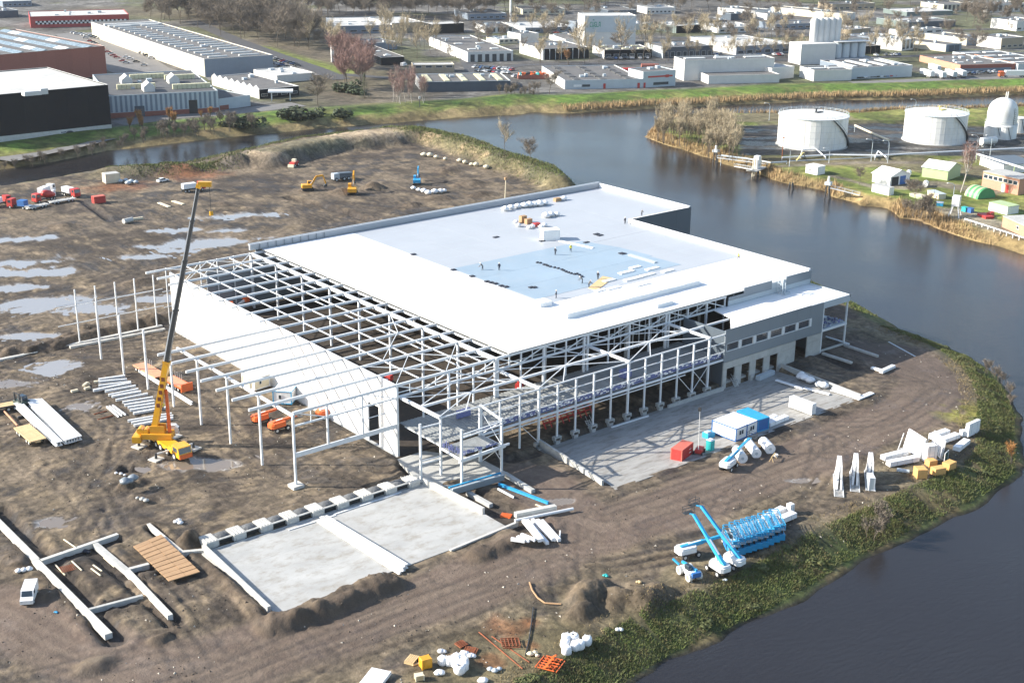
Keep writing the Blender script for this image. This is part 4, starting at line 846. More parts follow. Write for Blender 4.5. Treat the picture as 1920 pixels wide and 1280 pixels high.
# bundle of steel on the loading slabs
mid = [((596, 978), (750, 1077), .55), ((603, 976), (757, 1072), .75), ((610, 975), (762, 1067), .75)]
for i, (a, b, w) in enumerate(mid):
    p, q = at(*a), at(*b); dd = q-p
    o = link('steel_girder', ibeam(dd.length, w, .8 if i else .35, M['white_panel'], 'steel_girder'), None, (p.x, p.y, .1), math.atan2(dd.y, dd.x))
    tag(o, ['slim white girder on the left of the slab bundle', 'middle white girder of the slab bundle', 'right white girder of the slab bundle'][i], 'steel girder')
bar('steel_beam', (541, 997), (630, 969), .4, .4, M['white_steel'], 'grey white beam lying at the back of left loading slab', 'steel beam', None, .05, 'i'); bar('steel_beam', (626, 968), (753, 926), .4, .4, M['white_steel'], 'grey white beam lying at the back of right loading slab', 'steel beam', None, .05, 'i')
# timber road plates
tm = thing('timber_road_plates', 'two rows of brown timber road plates bridging a trench', 'road plates', (0, 0, 0))
A, B_, C_, D_ = on(250, 1031), on(303, 1017), on(376, 1081), on(318, 1098)
for i in range(11):
    for j in range(2):
        t0, t1 = i/11+.006, (i+1)/11-.006; s0, s1 = (0, .54) if j == 0 else (.55, 1)
        def q(s, t):
            u = A+(D_-A)*t; v = B_+(C_-B_)*t; p = u+(v-u)*s; return (p.x, p.y)
        z = .55+.02*((i*7+j*3) % 4)
        MB().prism([q(s0, t0), q(s1, t0), q(s1, t1), q(s0, t1)], z, z+.14).build('plank', M['timber'], tm)
# ---- mobile crane
cr = thing('mobile_crane', 'yellow mobile crane with its long telescopic boom raised', 'crane', (-33.1, 32.4, 0))
fx = -math.pi/2+.02
car = MB(); car.box(-5.2, -1.35, .95, 8.3, 1.35, 1.75).box(5.3, -1.35, 1.75, 6.6, 1.35, 2.3)
car.build('carrier', M['yellow'], cr, rz=fx)
b = MB(); b.side([(6.7, .8), (9.6, .8), (9.65, 1.6), (9.3, 2.9), (6.7, 2.95)], -1.35, 1.35); cb = b.build('cab', M['yellow'], cr, rz=fx)
b = MB(); b.add([(9.66, -1.2, 1.75), (9.66, 1.2, 1.75), (9.36, 1.15, 2.75), (9.36, -1.15, 2.75)], [(0, 1, 2, 3)]).box(9.2, -1.3, .75, 9.75, 1.3, .85); b.box(7.2, -1.37, 1.8, 8.9, -1.352, 2.7); b.build('windscreen', M['glass'], cb)
MB().box(9.6, -1.3, .75, 9.85, 1.3, 1.55).build('bumper', M['orange'], cb)
for i, x in enumerate((-4.2, -2.6, .2, 2.0, 4.6, 7.6)):
    for s in (-1, 1): MB().wheel((0, 0, 0), .72, .5).build('wheel', [M['black'], M['hub']], cr, loc=(x*math.cos(fx)-s*1.2*math.sin(fx), x*math.sin(fx)+s*1.2*math.cos(fx), .72), rz=fx)
for (px, py) in ((261, 838), (293, 862), (327, 819), (363, 842)):
    w = on(px, py); w = Vector((w.x+33.1, w.y-32.4, w.z)); p = MB().box(-1.1, -1.1, .05, 1.1, 1.1, .3).build('outrigger_pad', M['concrete_white'], cr, loc=w, rz=fx+.3)
    MB().tube((0, 0, .3), (0, 0, 1.4), .28, .2, 8).build('outrigger_jack', M['dark_steel'], p)
    e = Vector((w.x, w.y, w.z+1.2)); c = Vector((math.cos(fx), math.sin(fx), 0)); t = max(-4.5, min(6, e.x*c.x+e.y*c.y)); member('outrigger_arm', c*t+Vector((0, 0, 1.2)), e, .26, .3, M['hub'], cr)
tip = Vector((-25.4+33.1, 24.54-32.4, 52.1)); sa = math.atan2(-.637, .77); dd_ = Vector((.77, -.637, 0))
b = MB(); b.box(-3.6, -1.4, 1.85, 2.2, 1.4, 2.9).box(-2.0, -.9, 2.9, .8, -.55, 4.4).box(-2.0, .55, 2.9, .8, .9, 4.4); b.build('superstructure', M['amber'], cr, rz=sa)
b = MB(); b.cbox(-5.3, -1.9, 1.3, -3.62, 1.9, 2.7, .2).tube((-3.9, -.9, 3.3), (-3.9, .9, 3.3), .65, .65, 12).tube((-2.8, -.9, 3.3), (-2.8, .9, 3.3), .5, .5, 12); b.build('counterweight', M['yellow'], cr, rz=sa)
b = MB(); b.side([(.6, 1.9), (2.9, 1.9), (3.0, 2.9), (2.3, 3.7), (.9, 3.7)], 1.45, 2.5); oc = b.build('operator_cab', M['white'], cr, rz=sa); MB().box(.9, 2.51, 2.7, 2.6, 2.53, 3.5).box(2.85, 1.55, 2.3, 3.02, 2.4, 3.1).build('cab_window', M['glass'], oc)
p0 = dd_*-1.2+Vector((0, 0, 3.9)); dv = tip-p0
segs = [(0, .285, 1.25, 1.1, 'yellow'), (.285, .50, .84, .75, 'dark_steel'), (.5, .70, .72, .65, 'dark_steel'), (.7, .86, .6, .55, 'dark_steel'), (.86, .985, .5, .46, 'dark_steel')]
for i, (a, b_, w, h, mm) in enumerate(segs):
    MB().beam(p0+dv*a, p0+dv*b_, w, h).build('boom_section', M[mm], cr)
    if i: MB().beam(p0+dv*a+Vector((-.0, h*.0, 0)), p0+dv*b_, w*.3, h*1.08).build('boom_stripe', M['white_steel'], cr, loc=(-w*.38, -.02, 0))
    MB().beam(p0+dv*(b_-.008), p0+dv*b_, w*1.18, h*1.18).build('boom_collar', M['dark_steel' if i else 'amber'], cr)
MB().beam(p0+dv*.985, p0+dv*1.0, .9, .9).beam(tip-dd_*.2, tip+dd_*2.2, .9, .9).build('boom_head', M['yellow'], cr)
MB().tube(dd_*1.6+Vector((0, 0, 2.6)), p0+dv*.17+dd_*.75+Vector((0, 0, -.3)), .38, .3, 10).build('luffing_cylinder', M['orange'], cr)
for i in range(5):
    q = p0+dv*(.10+.028*i); MB().beam(q-dd_*.35, q+dd_*.35, .04, .8).build('boom_letter', M['rust'], cr, loc=-Vector((.637, .77, 0))*.65)
MB().path([tip+dd_*1.8+Vector((0, 0, -.4)), tip+dd_*1.8+Vector((0, 0, -5))], .05, 4).build('hoist_rope', M['dark_steel'], cr)
MB().box(-.3, -.2, -5.8, .3, .2, -5).build('hook_block', M['yellow'], cr, loc=tip+dd_*1.8)
# ---- trailers and lorries
def wheels(t, xs_, w, r=.5, tw=.35):
    for x in xs_:
        for s in (-1, 1): MB().wheel((0, 0, 0), r, tw).build('wheel', [M['black'], M['hub']], t, loc=(x, s*(w/2-tw/2), r))
def flatbed(label, a, b, m, deck, L=None, w=2.5, z=1.15, posts=True, cat='trailer', head=None):
    p, q = on(*a), on(*b); L = L or (q-p).length
    t = thing('flatbed_trailer', label, cat, ((p.x+q.x)/2, (p.y+q.y)/2, gz((p.x+q.x)/2, (p.y+q.y)/2)), math.atan2(q.y-p.y, q.x-p.x))
    n = int(L/1.1)
    for i in range(n): MB().box(-L/2+L*i/n+.01, -w/2+.08, z, -L/2+L*(i+1)/n-.01, w/2-.08, z+.12).build('deck_board', deck, t)
    MB().box(-L/2, -.45, z-.4, L/2, .45, z-.01).build('chassis', m, t)
    for s in (-1, 1): MB().box(-L/2, s*(w/2)-.07, z-.15, L/2, s*(w/2)+.07, z+.16).build('side_rail', m, t)
    wheels(t, [-L/2+1.2, -L/2+2.5, L/2-1.4, L/2-2.7], w-.1)
    if posts:
        for i in range(4): MB().tube((-L/2+1+i*.9, w/2-.1, z), (-L/2+1+i*.9, w/2-.1, z+1.5), .05, .05, 6).build('stake', M['hub'], t)
    if head: MB().box(L/2-.15, -w/2, z-.9, L/2+.15, w/2, z+.9).build('headboard', M[head], t)
    return t
flatbed('pale timber decked trailer beside the long white girders', (40, 808), (75, 838), M['timber_pale'], M['timber_pale'], 9.0, 3.0)
bar('drawbar', C2(90, 570), C2(330, 830), .25, .3, M['orange_pale'], 'faded orange drawbar between the trailer and the flatbed behind it', 'drawbar', None, .5)
flatbed('flat timber trailer cut by the left edge, behind the drawbar', (-14, 773), (18, 768), M['dark_steel'], M['timber_pale'], 8.0, 2.6)
flatbed('faded orange low loader trailer parked behind lying white column', (258, 688), (306, 716), M['orange_pale'], M['orange_pale'], 10.5, 2.8)
flatbed('orange trailer end with bright orange headboard behind the crane boom', (314, 716), (352, 735), M['orange'], M['orange_pale'], 8.0, 2.8, head='orange')
def lorry(label, a, b, m, kind_, cat='lorry'):
    p, q = on(*a), on(*b); c = (p+q)/2; L = 8.5
    t = thing('site_lorry', label, cat, (c.x, c.y, gz(c.x, c.y)), math.atan2(q.y-p.y, q.x-p.x))
    MB().box(-L/2, -.5, .7, L/2-2, .5, 1.05).build('chassis', M['dark_steel'], t)
    cbm = MB(); cbm.side([(L/2-2.1, .6), (L/2, .6), (L/2, 1.9), (L/2-.25, 3.1), (L/2-2.1, 3.2)], -1.2, 1.2); cab = cbm.build('cab', m, t)
    MB().add([(L/2+.02, -1.05, 1.8), (L/2+.02, 1.05, 1.8), (L/2-.2, 1.0, 2.9), (L/2-.2, -1.0, 2.9)], [(0, 1, 2, 3)]).box(L/2-1.6, -1.22, 1.9, L/2-.5, 1.22, 2.8).build('cab_window', M['glass'], cab)
    wheels(t, [-L/2+1, -L/2+2.3, L/2-1.2], 2.5, .5, .4)
    if kind_ == 'mixer':
        d = MB(); prof = [(0, -3.0), (.75, -2.9), (1.25, -1), (1.3, .4), (.9, 1.8), (0, 2.0)]
        d.lathe(prof, 14, (0, 0, 0)); o = d.build('mixing_drum', M['red'], t, True, (-1.2, 0, 2.3)); o.rotation_euler = (0, R(76), 0)
        MB().box(-L/2-.2, -.5, 1.0, -L/2+.8, .5, 3.2).build('chute', M['white'], t)
    elif kind_ == 'crates':
        MB().box(-2.4, -1.2, 1.07, .2, 1.2, 2.9).build('load_box', M['blue'], t); MB().box(-4.2, -1.2, 1.07, -2.5, 1.2, 1.25).build('deck', M['white'], t)
    else:
        MB().box(-4.2, -1.2, 1.07, 1.9, 1.2, 1.3).build('deck', M['dark_steel'], t); MB().box(-3.8, -1.1, 1.32, .9, 1.1, 3.0).build('load_box', M['white_sheet'], t)
    return t
lorry('red lorry carrying a blue box, leftmost whole lorry', (52, 392), (24, 390), M['red'], 'crates'); lorry('red concrete mixer lorry with tilted drum', (105, 372), (62, 382), M['red'], 'mixer')
lorry('red lorry with a white wrapped load, right of the mixer', (118, 364), (148, 372), M['red'], 'load'); lorry('red lorry cut by the left picture edge', (-12, 388), (8, 384), M['red'], 'load')
lorry('white lorry behind the red concrete mixer', (70, 372), (104, 358), M['white'], 'load'); lorry('red and dark lorry half hidden by the crane boom tip', (342, 361), (382, 356), M['red'], 'load')
flatbed('empty grey trailer in front of the red lorries', (52, 394), (88, 386), M['hub'], M['concrete'], 8, 2.4, .8, False); flatbed('greenish trailer under the red lorries on the right', (96, 383), (138, 376), M['hub'], M['concrete'], 9, 2.4, .8, False)
def box_thing(name, label, cat, a, b, w, h, m, m2=None, z=None, ribs=True, group=None):
    p, q = on(*a), on(*b); L = (q-p).length; z = min(gz(p.x, p.y), gz(q.x, q.y)) if z is None else z
    t = thing(name, label, cat, ((p.x+q.x)/2, (p.y+q.y)/2, z), math.atan2(q.y-p.y, q.x-p.x), group)
    MB().cbox(-L/2, 0, 0.1, L/2, w, h, .05).build('body', M[m], t)
    MB().box(-L/2+.05, .05, h, L/2-.05, w-.05, h+.03).build('top', M[m2 or m], t)
    if ribs:
        for s in (0, 1):
            for i in range(int(L/.9)): MB().box(-L/2+.35+i*.9, -.04+s*(w+.0), .25, -L/2+.7+i*.9, .0+s*(w+.04), h-.2).build('rib', M[m], t)
    for x in (-L/2+.08, L/2-.08):
        for y in (.08, w-.08): MB().box(x-.09, y-.09, 0, x+.09, y+.09, h+.02).build('corner_post', M[m2 or m], t)
    return t
t = box_thing('shipping_container', 'small red shipping container standing on the dock slab', 'container', (1278, 867), (1299, 852), 2.4, 2.6, 'red', 'red_top')
for i in range(2): MB().box(-2.37, .1+i*1.15, .3, -2.3, 1.15+i*1.1, 2.45).build('door', M['red'], t)
for i in range(2): MB().box(.6, -.05, 1.0+i*.7, 1.5, -.041, 1.15+i*.7).build('stencil', M['white'], t)
box_thing('skip_container', 'red skip container alone beside the red lorries', 'container', (177, 382), (199, 380), 2.4, 2.4, 'red', 'red_top', ribs=False)
# site cabins
def cabin(label, front_l, front_r, depth, m, trim, win=2, h=2.75, group=None):
    p, q = at(*front_l, -.2), at(*front_r, -.2); L = (q-p).length
    t = thing('site_cabin', label, 'site cabin', (p.x, p.y, gz((p.x+q.x)/2, (p.y+q.y)/2)+.28), math.atan2(q.y-p.y, q.x-p.x), group)
    MB().box(0, 0, .15, L, depth, h-.08).build('wall_panels', M[m], t)
    MB().box(-.03, -.03, h-.07, L+.03, depth+.03, h).build('roof', M['white'if m == 'white' else trim], t)
    f = MB()
    for x in (0, L):
        for y in (0, depth): f.box(x-.09, y-.09, 0, x+.09, y+.09, h+.03)
    for z in (.02, h-.2):
        f.box(0, -.08, z, L, -.02, z+.2).box(0, depth+.02, z, L, depth+.08, z+.2).box(-.08, 0, z, -.02, depth, z+.2).box(L+.02, 0, z, L+.08, depth, z+.2)
    f.build('frame', M[trim], t)
    for i in range(win):
        w = MB().box(L*.5-.8+i*.75, -.10, 1.1, L*.5-.15+i*.75, -.03, 2.1).build('window', M['white'], t); MB().box(L*.5-.73+i*.75, -.12, 1.17, L*.5-.22+i*.75, -.105, 2.03).build('pane', M['glass'], w)
    return t
cabin('white site cabin with blue frame, left of the joined pair', (1379, 829), (1399, 820.5), 6.0, 'white', 'blue'); cabin('white site cabin with blue frame, right of the joined pair', (1399.5, 820), (1419, 811.5), 6.0, 'white', 'blue')
cabin('plain blue site cabin beside the joined white pair', (1420, 811), (1440, 805), 6.0, 'blue', 'azure', 0)
cabin('white and light blue cabin between the left frame and white wall', (513, 760), (547, 762), 4.6, 'white', 'azure', 1, 2.9)
cabin('cream cabin against the white wall, left of the blue trimmed one', (478, 736), (506, 727), 4.4, 'cream', 'white', 1, 2.8)
# portable toilet, tank
def toilet(label, px, py, m, m2):
    p = on(px, py); t = thing('portable_toilet', label, 'portable toilet', (p.x, p.y, gz(p.x, p.y)+.25), .1)
    MB().cbox(-.6, -.6, .1, .6, .6, 2.2, .06).build('cabin_shell', M[m], t); MB().box(-.64, -.64, 0, .64, .64, .1).build('base', M['dark_steel'], t)
    MB().add([(-.65, -.65, 2.2), (.65, -.65, 2.2), (.65, .65, 2.2), (-.65, .65, 2.2), (-.4, -.4, 2.42), (.4, -.4, 2.42), (.4, .4, 2.42), (-.4, .4, 2.42)], [(0, 1, 5, 4), (1, 2, 6, 5), (2, 3, 7, 6), (3, 0, 4, 7), (4, 5, 6, 7)]).build('roof', M[m2], t)
    MB().box(-.4, -.65, .25, .4, -.61, 2.0).build('door', M[m2 if m2 != 'white' else m], t)
toilet('teal portable toilet with pale roof near the red container', 1331, 846, 'teal', 'white')
t = thing('water_tank', 'blue square tank behind the portable toilet', 'tank', on(1328, 822)+Vector((0, 0, .2))); MB().cbox(-1, -.8, .1, 1, .8, 1.3, .1).build('tank_shell', M['azure'], t); MB().box(-1.05, -.85, 0, 1.05, .85, .1).build('pallet', M['timber_pale'], t); MB().box(-.9, -.5, 1.3, .2, .5, 1.5).build('lid', M['clad_light'], t)
# lighting mast on its red cart
p = on(1311, 852); t = thing('light_mast', 'red wheeled mast cart with tall thin pole', 'mast cart', p+Vector((0, 0, .2)), .5)
MB().cbox(-1.1, -.7, .45, 1.1, .7, 1.3, .15).build('engine_box', M['red'], t); wheels(t, [-.9, .9], 1.9, .42, .3)
MB().tube((-.9, 0, 1.2), (-.75, .2, 9.2), .09, .05, 6).build('mast', M['hub'], t); MB().box(-1.0, 0, 9.2, -.5, .5, 9.9).build('lamp_head', M['black'], t)
# ---- access platforms
def boom_lift(label, px, py, rz, rise, body='white', arm='azure', reach=9.0, jib=True, swing=0.0, group=None, lift=1.0):
    p = on(px, py); t = thing('boom_lift', label, 'boom lift', (p.x, p.y, gz(p.x, p.y)), rz, group)
    MB().box(-1.5, -.75, .55, 1.5, .75, .95).build('chassis', M['dark_steel'], t)
    for x in (-1.3, 1.3):
        for s in (-1, 1): MB().wheel((0, 0, 0), .52, .42).build('wheel', [M['black'], M['hub']], t, loc=(x, s*1.0, .52))
    tu = MB(); tu.add([], [])
    ca, sa_ = math.cos(swing), math.sin(swing)
    def rot(v): return Vector((v[0]*ca-v[1]*sa_, v[0]*sa_+v[1]*ca, v[2]))
    n = 10; pr = [(-2.3, -.7), (-2.0, -1.1), (.9, -1.1), (1.3, -.5), (1.3, .5), (.9, 1.1), (-2.0, 1.1), (-2.3, .7)]
    tu.prism([tuple(rot((x, y, 0))[:2]) for x, y in pr], 1.0, 1.75); tu.prism([tuple(rot((x*.9, y*.9, 0))[:2]) for x, y in pr], 1.75, 2.0)
    tu.build('turret', M[body], t)
    a = rot((-1.6, 0, 1.9)); b = rot((-1.6+reach*math.cos(rise), 0, 1.9+reach*math.sin(rise))); e = rot((-1.6+.55*reach*math.cos(rise), 0, 1.9+.55*reach*math.sin(rise)))
    MB().beam(a, e, .55, .62).build('lower_boom', M[arm], t); MB().beam(e-(e-a)*.1, b, .42, .46).build('upper_boom', M[arm], t)
    MB().beam(a+(e-a)*.35, a+(e-a)*.9, .26, .68).build('boom_panel', M['white'], t)
    MB().tube(rot((.2, 0, 1.6)), a+(e-a)*.55, .14, .10, 8).build('lift_cylinder', M['hub'], t)
    c = b+rot((1.0, 0, -.25)) if jib else b; MB().beam(b, c, .2, .2).build('jib', M[arm], t)
    k = MB(); q = rot((1, 0, 0)); s = rot((0, 1, 0))
    for z in (.0, .55, 1.05):
        P = [c+q*.05+s*.9, c+q*.9+s*.9, c+q*.9-s*.9, c+q*.05-s*.9]
        for i in range(4): k.beam(P[i]+Vector((0, 0, z)), P[(i+1) % 4]+Vector((0, 0, z)), .06, .06)
    for pt in P: k.beam(pt, pt+Vector((0, 0, 1.1)), .06, .06)
    k.add([P_+Vector((0, 0, .02)) for P_ in P], [(0, 1, 2, 3)]); k.build('basket', M['dark_steel'], t)
    return t
u = ang((1345, 1055), (1300, 1030))
def aim(label, base, top, z_top, **kw):
    """a boom lift standing on a ground pixel whose boom reaches a point above the ground"""
    p = on(*base); q = at(*top, z_top); d = Vector((q.x-p.x, q.y-p.y, 0)); az = math.atan2(d.y, d.x); h = z_top-2.1
    L = math.hypot(d.length+1.6, h); return boom_lift(label, base[0], base[1], az, math.atan2(h, d.length+1.6), reach=L, **kw)
aim('blue boom lift with raised boom, front one of the raised pair', (1345, 1072), (1301, 962), 7.5); aim('blue boom lift with raised boom, rear one of the raised pair', (1371, 1060), (1315, 946), 8.5)
boom_lift('low blue boom lift folded down behind the raised pair', 1290, 1042, ang((1282, 1030), (1360, 1012)), .05, reach=8)
aim('blue boom lift in front of the white wrapped rolls', (1366, 878), (1405, 820), 3.2)
boom_lift('orange boom lift by the second column from the frame corner', 492, 792, ang((480, 795), (510, 785)), .02, 'orange', 'orange', 5); boom_lift('orange boom lift beside the corner column of the left frame', 524, 806, ang((510, 810), (540, 800)), .02, 'orange', 'orange', 5)
boom_lift('orange and white boom lift near the open door of white wall', 613, 782, ang((600, 785), (628, 778)), .02, 'orange', 'white', 5)
# small telehandler with pale wheels
p = on(1292, 1080); t = thing('telehandler', 'small blue white telehandler with big pale wheels', 'telehandler', p, ang((1278, 1068), (1302, 1088)))
MB().cbox(-1.6, -.7, .6, 1.6, .7, 1.5, .15).build('body', M['white'], t); MB().cbox(-.4, -.75, 1.5, .8, .0, 2.3, .1).build('cab', M['glass'], t); MB().beam((1.5, .35, 1.7), (-2.6, .35, 1.3), .35, .4).build('boom', M['azure'], t)
for x in (-1.3, 1.3):
    for s in (-1, 1): MB().wheel((0, 0, 0), .72, .5, n=16, mt=1, mr=0).build('wheel', [M['timber_pale'], M['hub']], t, loc=(x, s*.95, .72))
MB().box(1.6, -.8, .8, 2.1, .8, 1.6).build('engine_cover', M['blue'], t); MB().beam((-2.6, -.2, .9), (-3.9, -.6, 1.4), .25, .3).build('fork_arm', M['azure'], t)
# scissor lifts, parked side by side
def scissor():
    t = thing('scissor_lift', 'x', 'scissor lift')
    MB().cbox(-1.35, -.66, .12, 1.35, .66, 1.05, .05).build('base', M['azure'], t)
    for x in (-1.0, 1.0):
        for s in (-1, 1): MB().wheel((0, 0, 0), .27, .2, n=10).build('wheel', [M['black'], M['hub']], t, loc=(x, s*.6, .27))
    s = MB()
    for z in (1.1, 1.25, 1.4): s.beam((-1.2, -.35, z), (1.2, -.35, z+.2), .1, .1).beam((-1.2, .35, z+.2), (1.2, .35, z), .1, .1)
    s.build('scissor_arms', M['dark_steel'], t); MB().box(-1.3, -.6, 1.62, 1.3, .6, 1.72).build('platform', M['clad_light'], t)
    g = MB()
    for z in (2.1, 2.5):
        for y in (-.6, .6): g.beam((-1.3, y, z), (1.3, y, z), .07, .07)
        for x in (-1.3, 1.3): g.beam((x, -.6, z), (x, .6, z), .07, .07)
    for x in (-1.3, -.45, .45, 1.3):
        for y in (-.6, .6): g.beam((x, y, 1.72), (x, y, 2.5), .07, .07)
    g.build('guard_rail', M['azure'], t); MB().box(1.0, -.3, 2.0, 1.3, .3, 2.4).build('control_box', M['azure'], t)
    for s in (-1, 1): MB().box(-.9, s*.67-.01, .35, .2, s*.67+.01, .9).build('side_panel', M['blue'], t)
    MB().box(-1.36, -.45, .35, -1.351, .45, .75).build('end_panel', M['white'], t)
    return t
sc0 = scissor(); sc_a = (on(1386, 1062), on(1360, 1008)); sc_b = (on(1470, 1028), on(1446, 982))
NL = 9
for i in range(NL):
    f = i/(NL-1); a = sc_a[0]*(1-f)+sc_b[0]*f; b = sc_a[1]*(1-f)+sc_b[1]*f; c = a+(b-a)*.62; rz = math.atan2(a.y-b.y, a.x-b.x)+random.uniform(-.03, .03)
    lb = ORD[i]+' blue scissor lift in the bank row, counted from the boom lifts'
    if i == 0: lb = 'first blue scissor lift of the row, next to the raised boom lifts'
    if i == NL-1: lb = 'last blue scissor lift of the row, next to the white packs'
    loc = (c.x, c.y, min(gz(c.x, c.y), gz(a.x*.8+b.x*.2, a.y*.8+b.y*.2)+.5)); g = 'row of blue scissor lifts on the bank'
    if i == 0: sc0.location = loc; sc0.rotation_euler = (0, 0, rz); sc0['label'] = lb; sc0['group'] = g; sc0.scale = (2.3, 1.3, 1.2)
    else: dup(sc0, loc, rz, lb, g).scale = (2.3, 1.3, 1.2)
# ---- wrapped packs, rolls and panels
def pack(label, a, b, w, h, group=None, m='white_sheet', n=3, dz=0.0, cat='panel pack', name='panel_pack'):
    p, q = on(*a), on(*b); L = (q-p).length
    t = thing(name, label, cat, (p.x, p.y, min(gz(p.x, p.y), gz(q.x, q.y))+.05+dz), math.atan2(q.y-p.y, q.x-p.x), group)
    for i in range(n): MB().cbox(.01*(i % 2), .015*(i % 2), .15+(h-.15)*i/n+.008, L-.02*(i % 3), w-.012*(i % 2), .15+(h-.15)*(i+1)/n, .03).build('panel', M[m], t)
    for f in (.15, .5, .85): MB().box(L*f-.1, .02, 0, L*f+.1, w-.02, .16).build('bearer', M['timber_pale'], t)
    for f in (.25, .75): MB().box(L*f-.05, -.012, .14, L*f+.05, w+.012, h+.012).build('strap', M['clad_light'], t)
    return t
Z5 = lambda px, py: (1540+px/6.184, 780+py/6.184)
pack('long white panel pack lying left of the upright panel stacks', Z5(795, 600), Z5(1135, 535), 1.3, 1.1); pack('white panel pack half hidden behind the long one', Z5(735, 530), Z5(1010, 455), 1.3, 1.0)
pack('white panel pack behind the upright stack, left one', Z5(1300, 290), Z5(1490, 225), 1.3, 1.2); pack('white panel pack behind upright stack, right one', Z5(1420, 330), Z5(1610, 260), 1.4, 1.0)
pack('small white panel pack lying at the edge of the bank', Z5(1600, 425), Z5(1725, 320), 1.4, 1.0); 
pack('tall white panel pack standing on edge near the bank corner', Z5(1700, 255), Z5(1830, 175), .8, 2.9, n=1); pack('white block joining the two packs at the bank corner', Z5(1630, 250), Z5(1700, 245), 1.2, 1.3, n=2)
pack('tall white upright pack in front of the leaning panel', Z5(1215, 555), Z5(1330, 540), 1.6, 3.6, n=2)
pack('leftmost white pack behind the scissor lifts', (1438, 980), (1474, 962), 1.3, 1.1); pack('rightmost white pack behind the scissor lifts', (1452, 990), (1494, 972), 1.3, 1.1); pack('short white pack standing on end by the scissor lifts', (1481, 966), (1489, 962), 1.0, 1.9, n=2)
pack('longest of three white packs beside the blue cabin', (1430, 806), (1462, 790), 1.2, 1.0, n=2); pack('middle white pack of three beside the blue cabin', (1437, 800), (1458, 788), 1.1, 1.2, n=2); pack('front white pack of three beside the blue cabin', (1444, 803), (1479, 789), 1.3, 1.1, n=2)
def lean(label, a, b, h, tilt, t_=.35, frame=True):
    p, q = on(*a), on(*b); L = (q-p).length; t = thing('leaning_panel_rack', label, 'panel rack', (p.x, p.y, min(gz(p.x, p.y), gz(q.x, q.y))), math.atan2(q.y-p.y, q.x-p.x))
    for i in range(3):
        o = MB().cbox(.05*i, 0, .2, L-.06*i, t_/3-.01, h-.04*i, .02).build('panel', M['white_sheet'], t, loc=(0, i*t_/3, 0)); o.rotation_euler = (tilt, 0, 0)
    b = MB()
    for x in (.2, L/2, L-.2): b.beam((x, -.6, .1), (x, 1.5, .1), .14, .14).beam((x, 1.4, .1), (x, .5, h*.8), .12, .12)
    b.build('rack_frame', M['white_steel'], t); return t
lean('big white panel stack leaning on a rack, largest of the pile', Z5(1150, 500), Z5(955, 370), 4.2, .22); lean('second white panel leaning upright beside a green net frame', Z5(1400, 510), Z5(1270, 380), 4.0, .1, .25)
b = MB(); pc = on(*Z5(1440, 540)); 
for z in (.1, 2.3): b.beam((-1, 0, z), (1, 0, z), .12, .12)
for x in (-1, 1): b.beam((x, 0, 0), (x, 0, 2.3), .12, .12)
t = thing('net_frame', 'small white frame hung with dark green netting', 'frame', pc, .25); b.build('frame', M['white_steel'], t); MB().box(-.94, -.02, .16, .94, .02, 2.24).build('netting', mat('green_net', (.02, .06, .045), .9), t)
def aframe(label, a, b, m='white_sheet', h=4.0, n=3):
    """A-shaped transport rack lying away from us, ladder-like foot, panels standing on it"""
    p, q = on(*a), on(*b); L = (q-p).length; t = thing('transport_rack', label, 'panel rack', (p.x, p.y, gz(p.x, p.y)), math.atan2(q.y-p.y, q.x-p.x))
    f = MB()
    for y in (-.8, .8): f.beam((0, y, .12), (L, y, .12), .14, .18)
    for i in range(int(L/.55)): f.beam((.1+i*.55, -.8, .14), (.1+i*.55, .8, .14), .09, .09)
    f.build('ladder_foot', M['white_steel'], t)
    g = MB()
    for x in (L*.35, L*.65, L*.95): g.beam((x, -.75, .2), (x, -.05, h), .1, .1).beam((x, .75, .2), (x, .05, h), .1, .1)
    g.build('a_frame', M['white_steel'], t)
    for i in range(n):
        for s in (-1, 1): MB().add([(L*.28, s*(.22+.12*i), .25), (L, s*(.22+.12*i), .25), (L, s*(.04+.12*i), h), (L*.45, s*(.04+.12*i), h), (L*.28, s*(.33+.12*i), .25), (L, s*(.33+.12*i), .25), (L, s*(.15+.12*i), h), (L*.45, s*(.15+.12*i), h)],
                               [(0, 1, 2, 3), (7, 6, 5, 4), (0, 4, 5, 1), (1, 5, 6, 2), (2, 6, 7, 3), (3, 7, 4, 0)]).build('panel', M[m], t)
    return t
aframe('white panel rack with ladder foot, leftmost of the three', Z5(205, 940), Z5(190, 680)); aframe('white panel rack with ladder foot, middle of the three', Z5(390, 880), Z5(380, 650)); aframe('white panel rack carrying a green grey crate, rightmost of three', Z5(570, 870), Z5(550, 640))
t = box_thing('grey_crate', 'pale green grey crate standing on the rightmost panel rack', 'crate', Z5(545, 870), Z5(615, 868), 2.4, 2.6, 'clad_light', 'white_sheet', None, False)
for i, (a, b, w, h, lb) in enumerate(((Z5(1110, 735), Z5(1225, 730), 2.0, 1.9, 'biggest orange board crate at the foot of the panel stacks'), (Z5(1250, 600), Z5(1340, 580), 1.5, 1.3, 'orange board crate behind the biggest one'), (Z5(1320, 700), Z5(1440, 685), 1.6, 1.5, 'orange board crate right of the biggest, front one'), (Z5(1480, 640), Z5(1560, 610), 1.6, 1.5, 'rightmost orange board crate at the edge of the grass'))):
    box_thing('board_crate', lb, 'crate', a, b, w, h, 'crate_orange', 'crate_orange')
pack('grey white flat frames leaning by the orange crates', Z5(870, 650), Z5(1020, 665), .9, .5, n=2, m='clad_light')
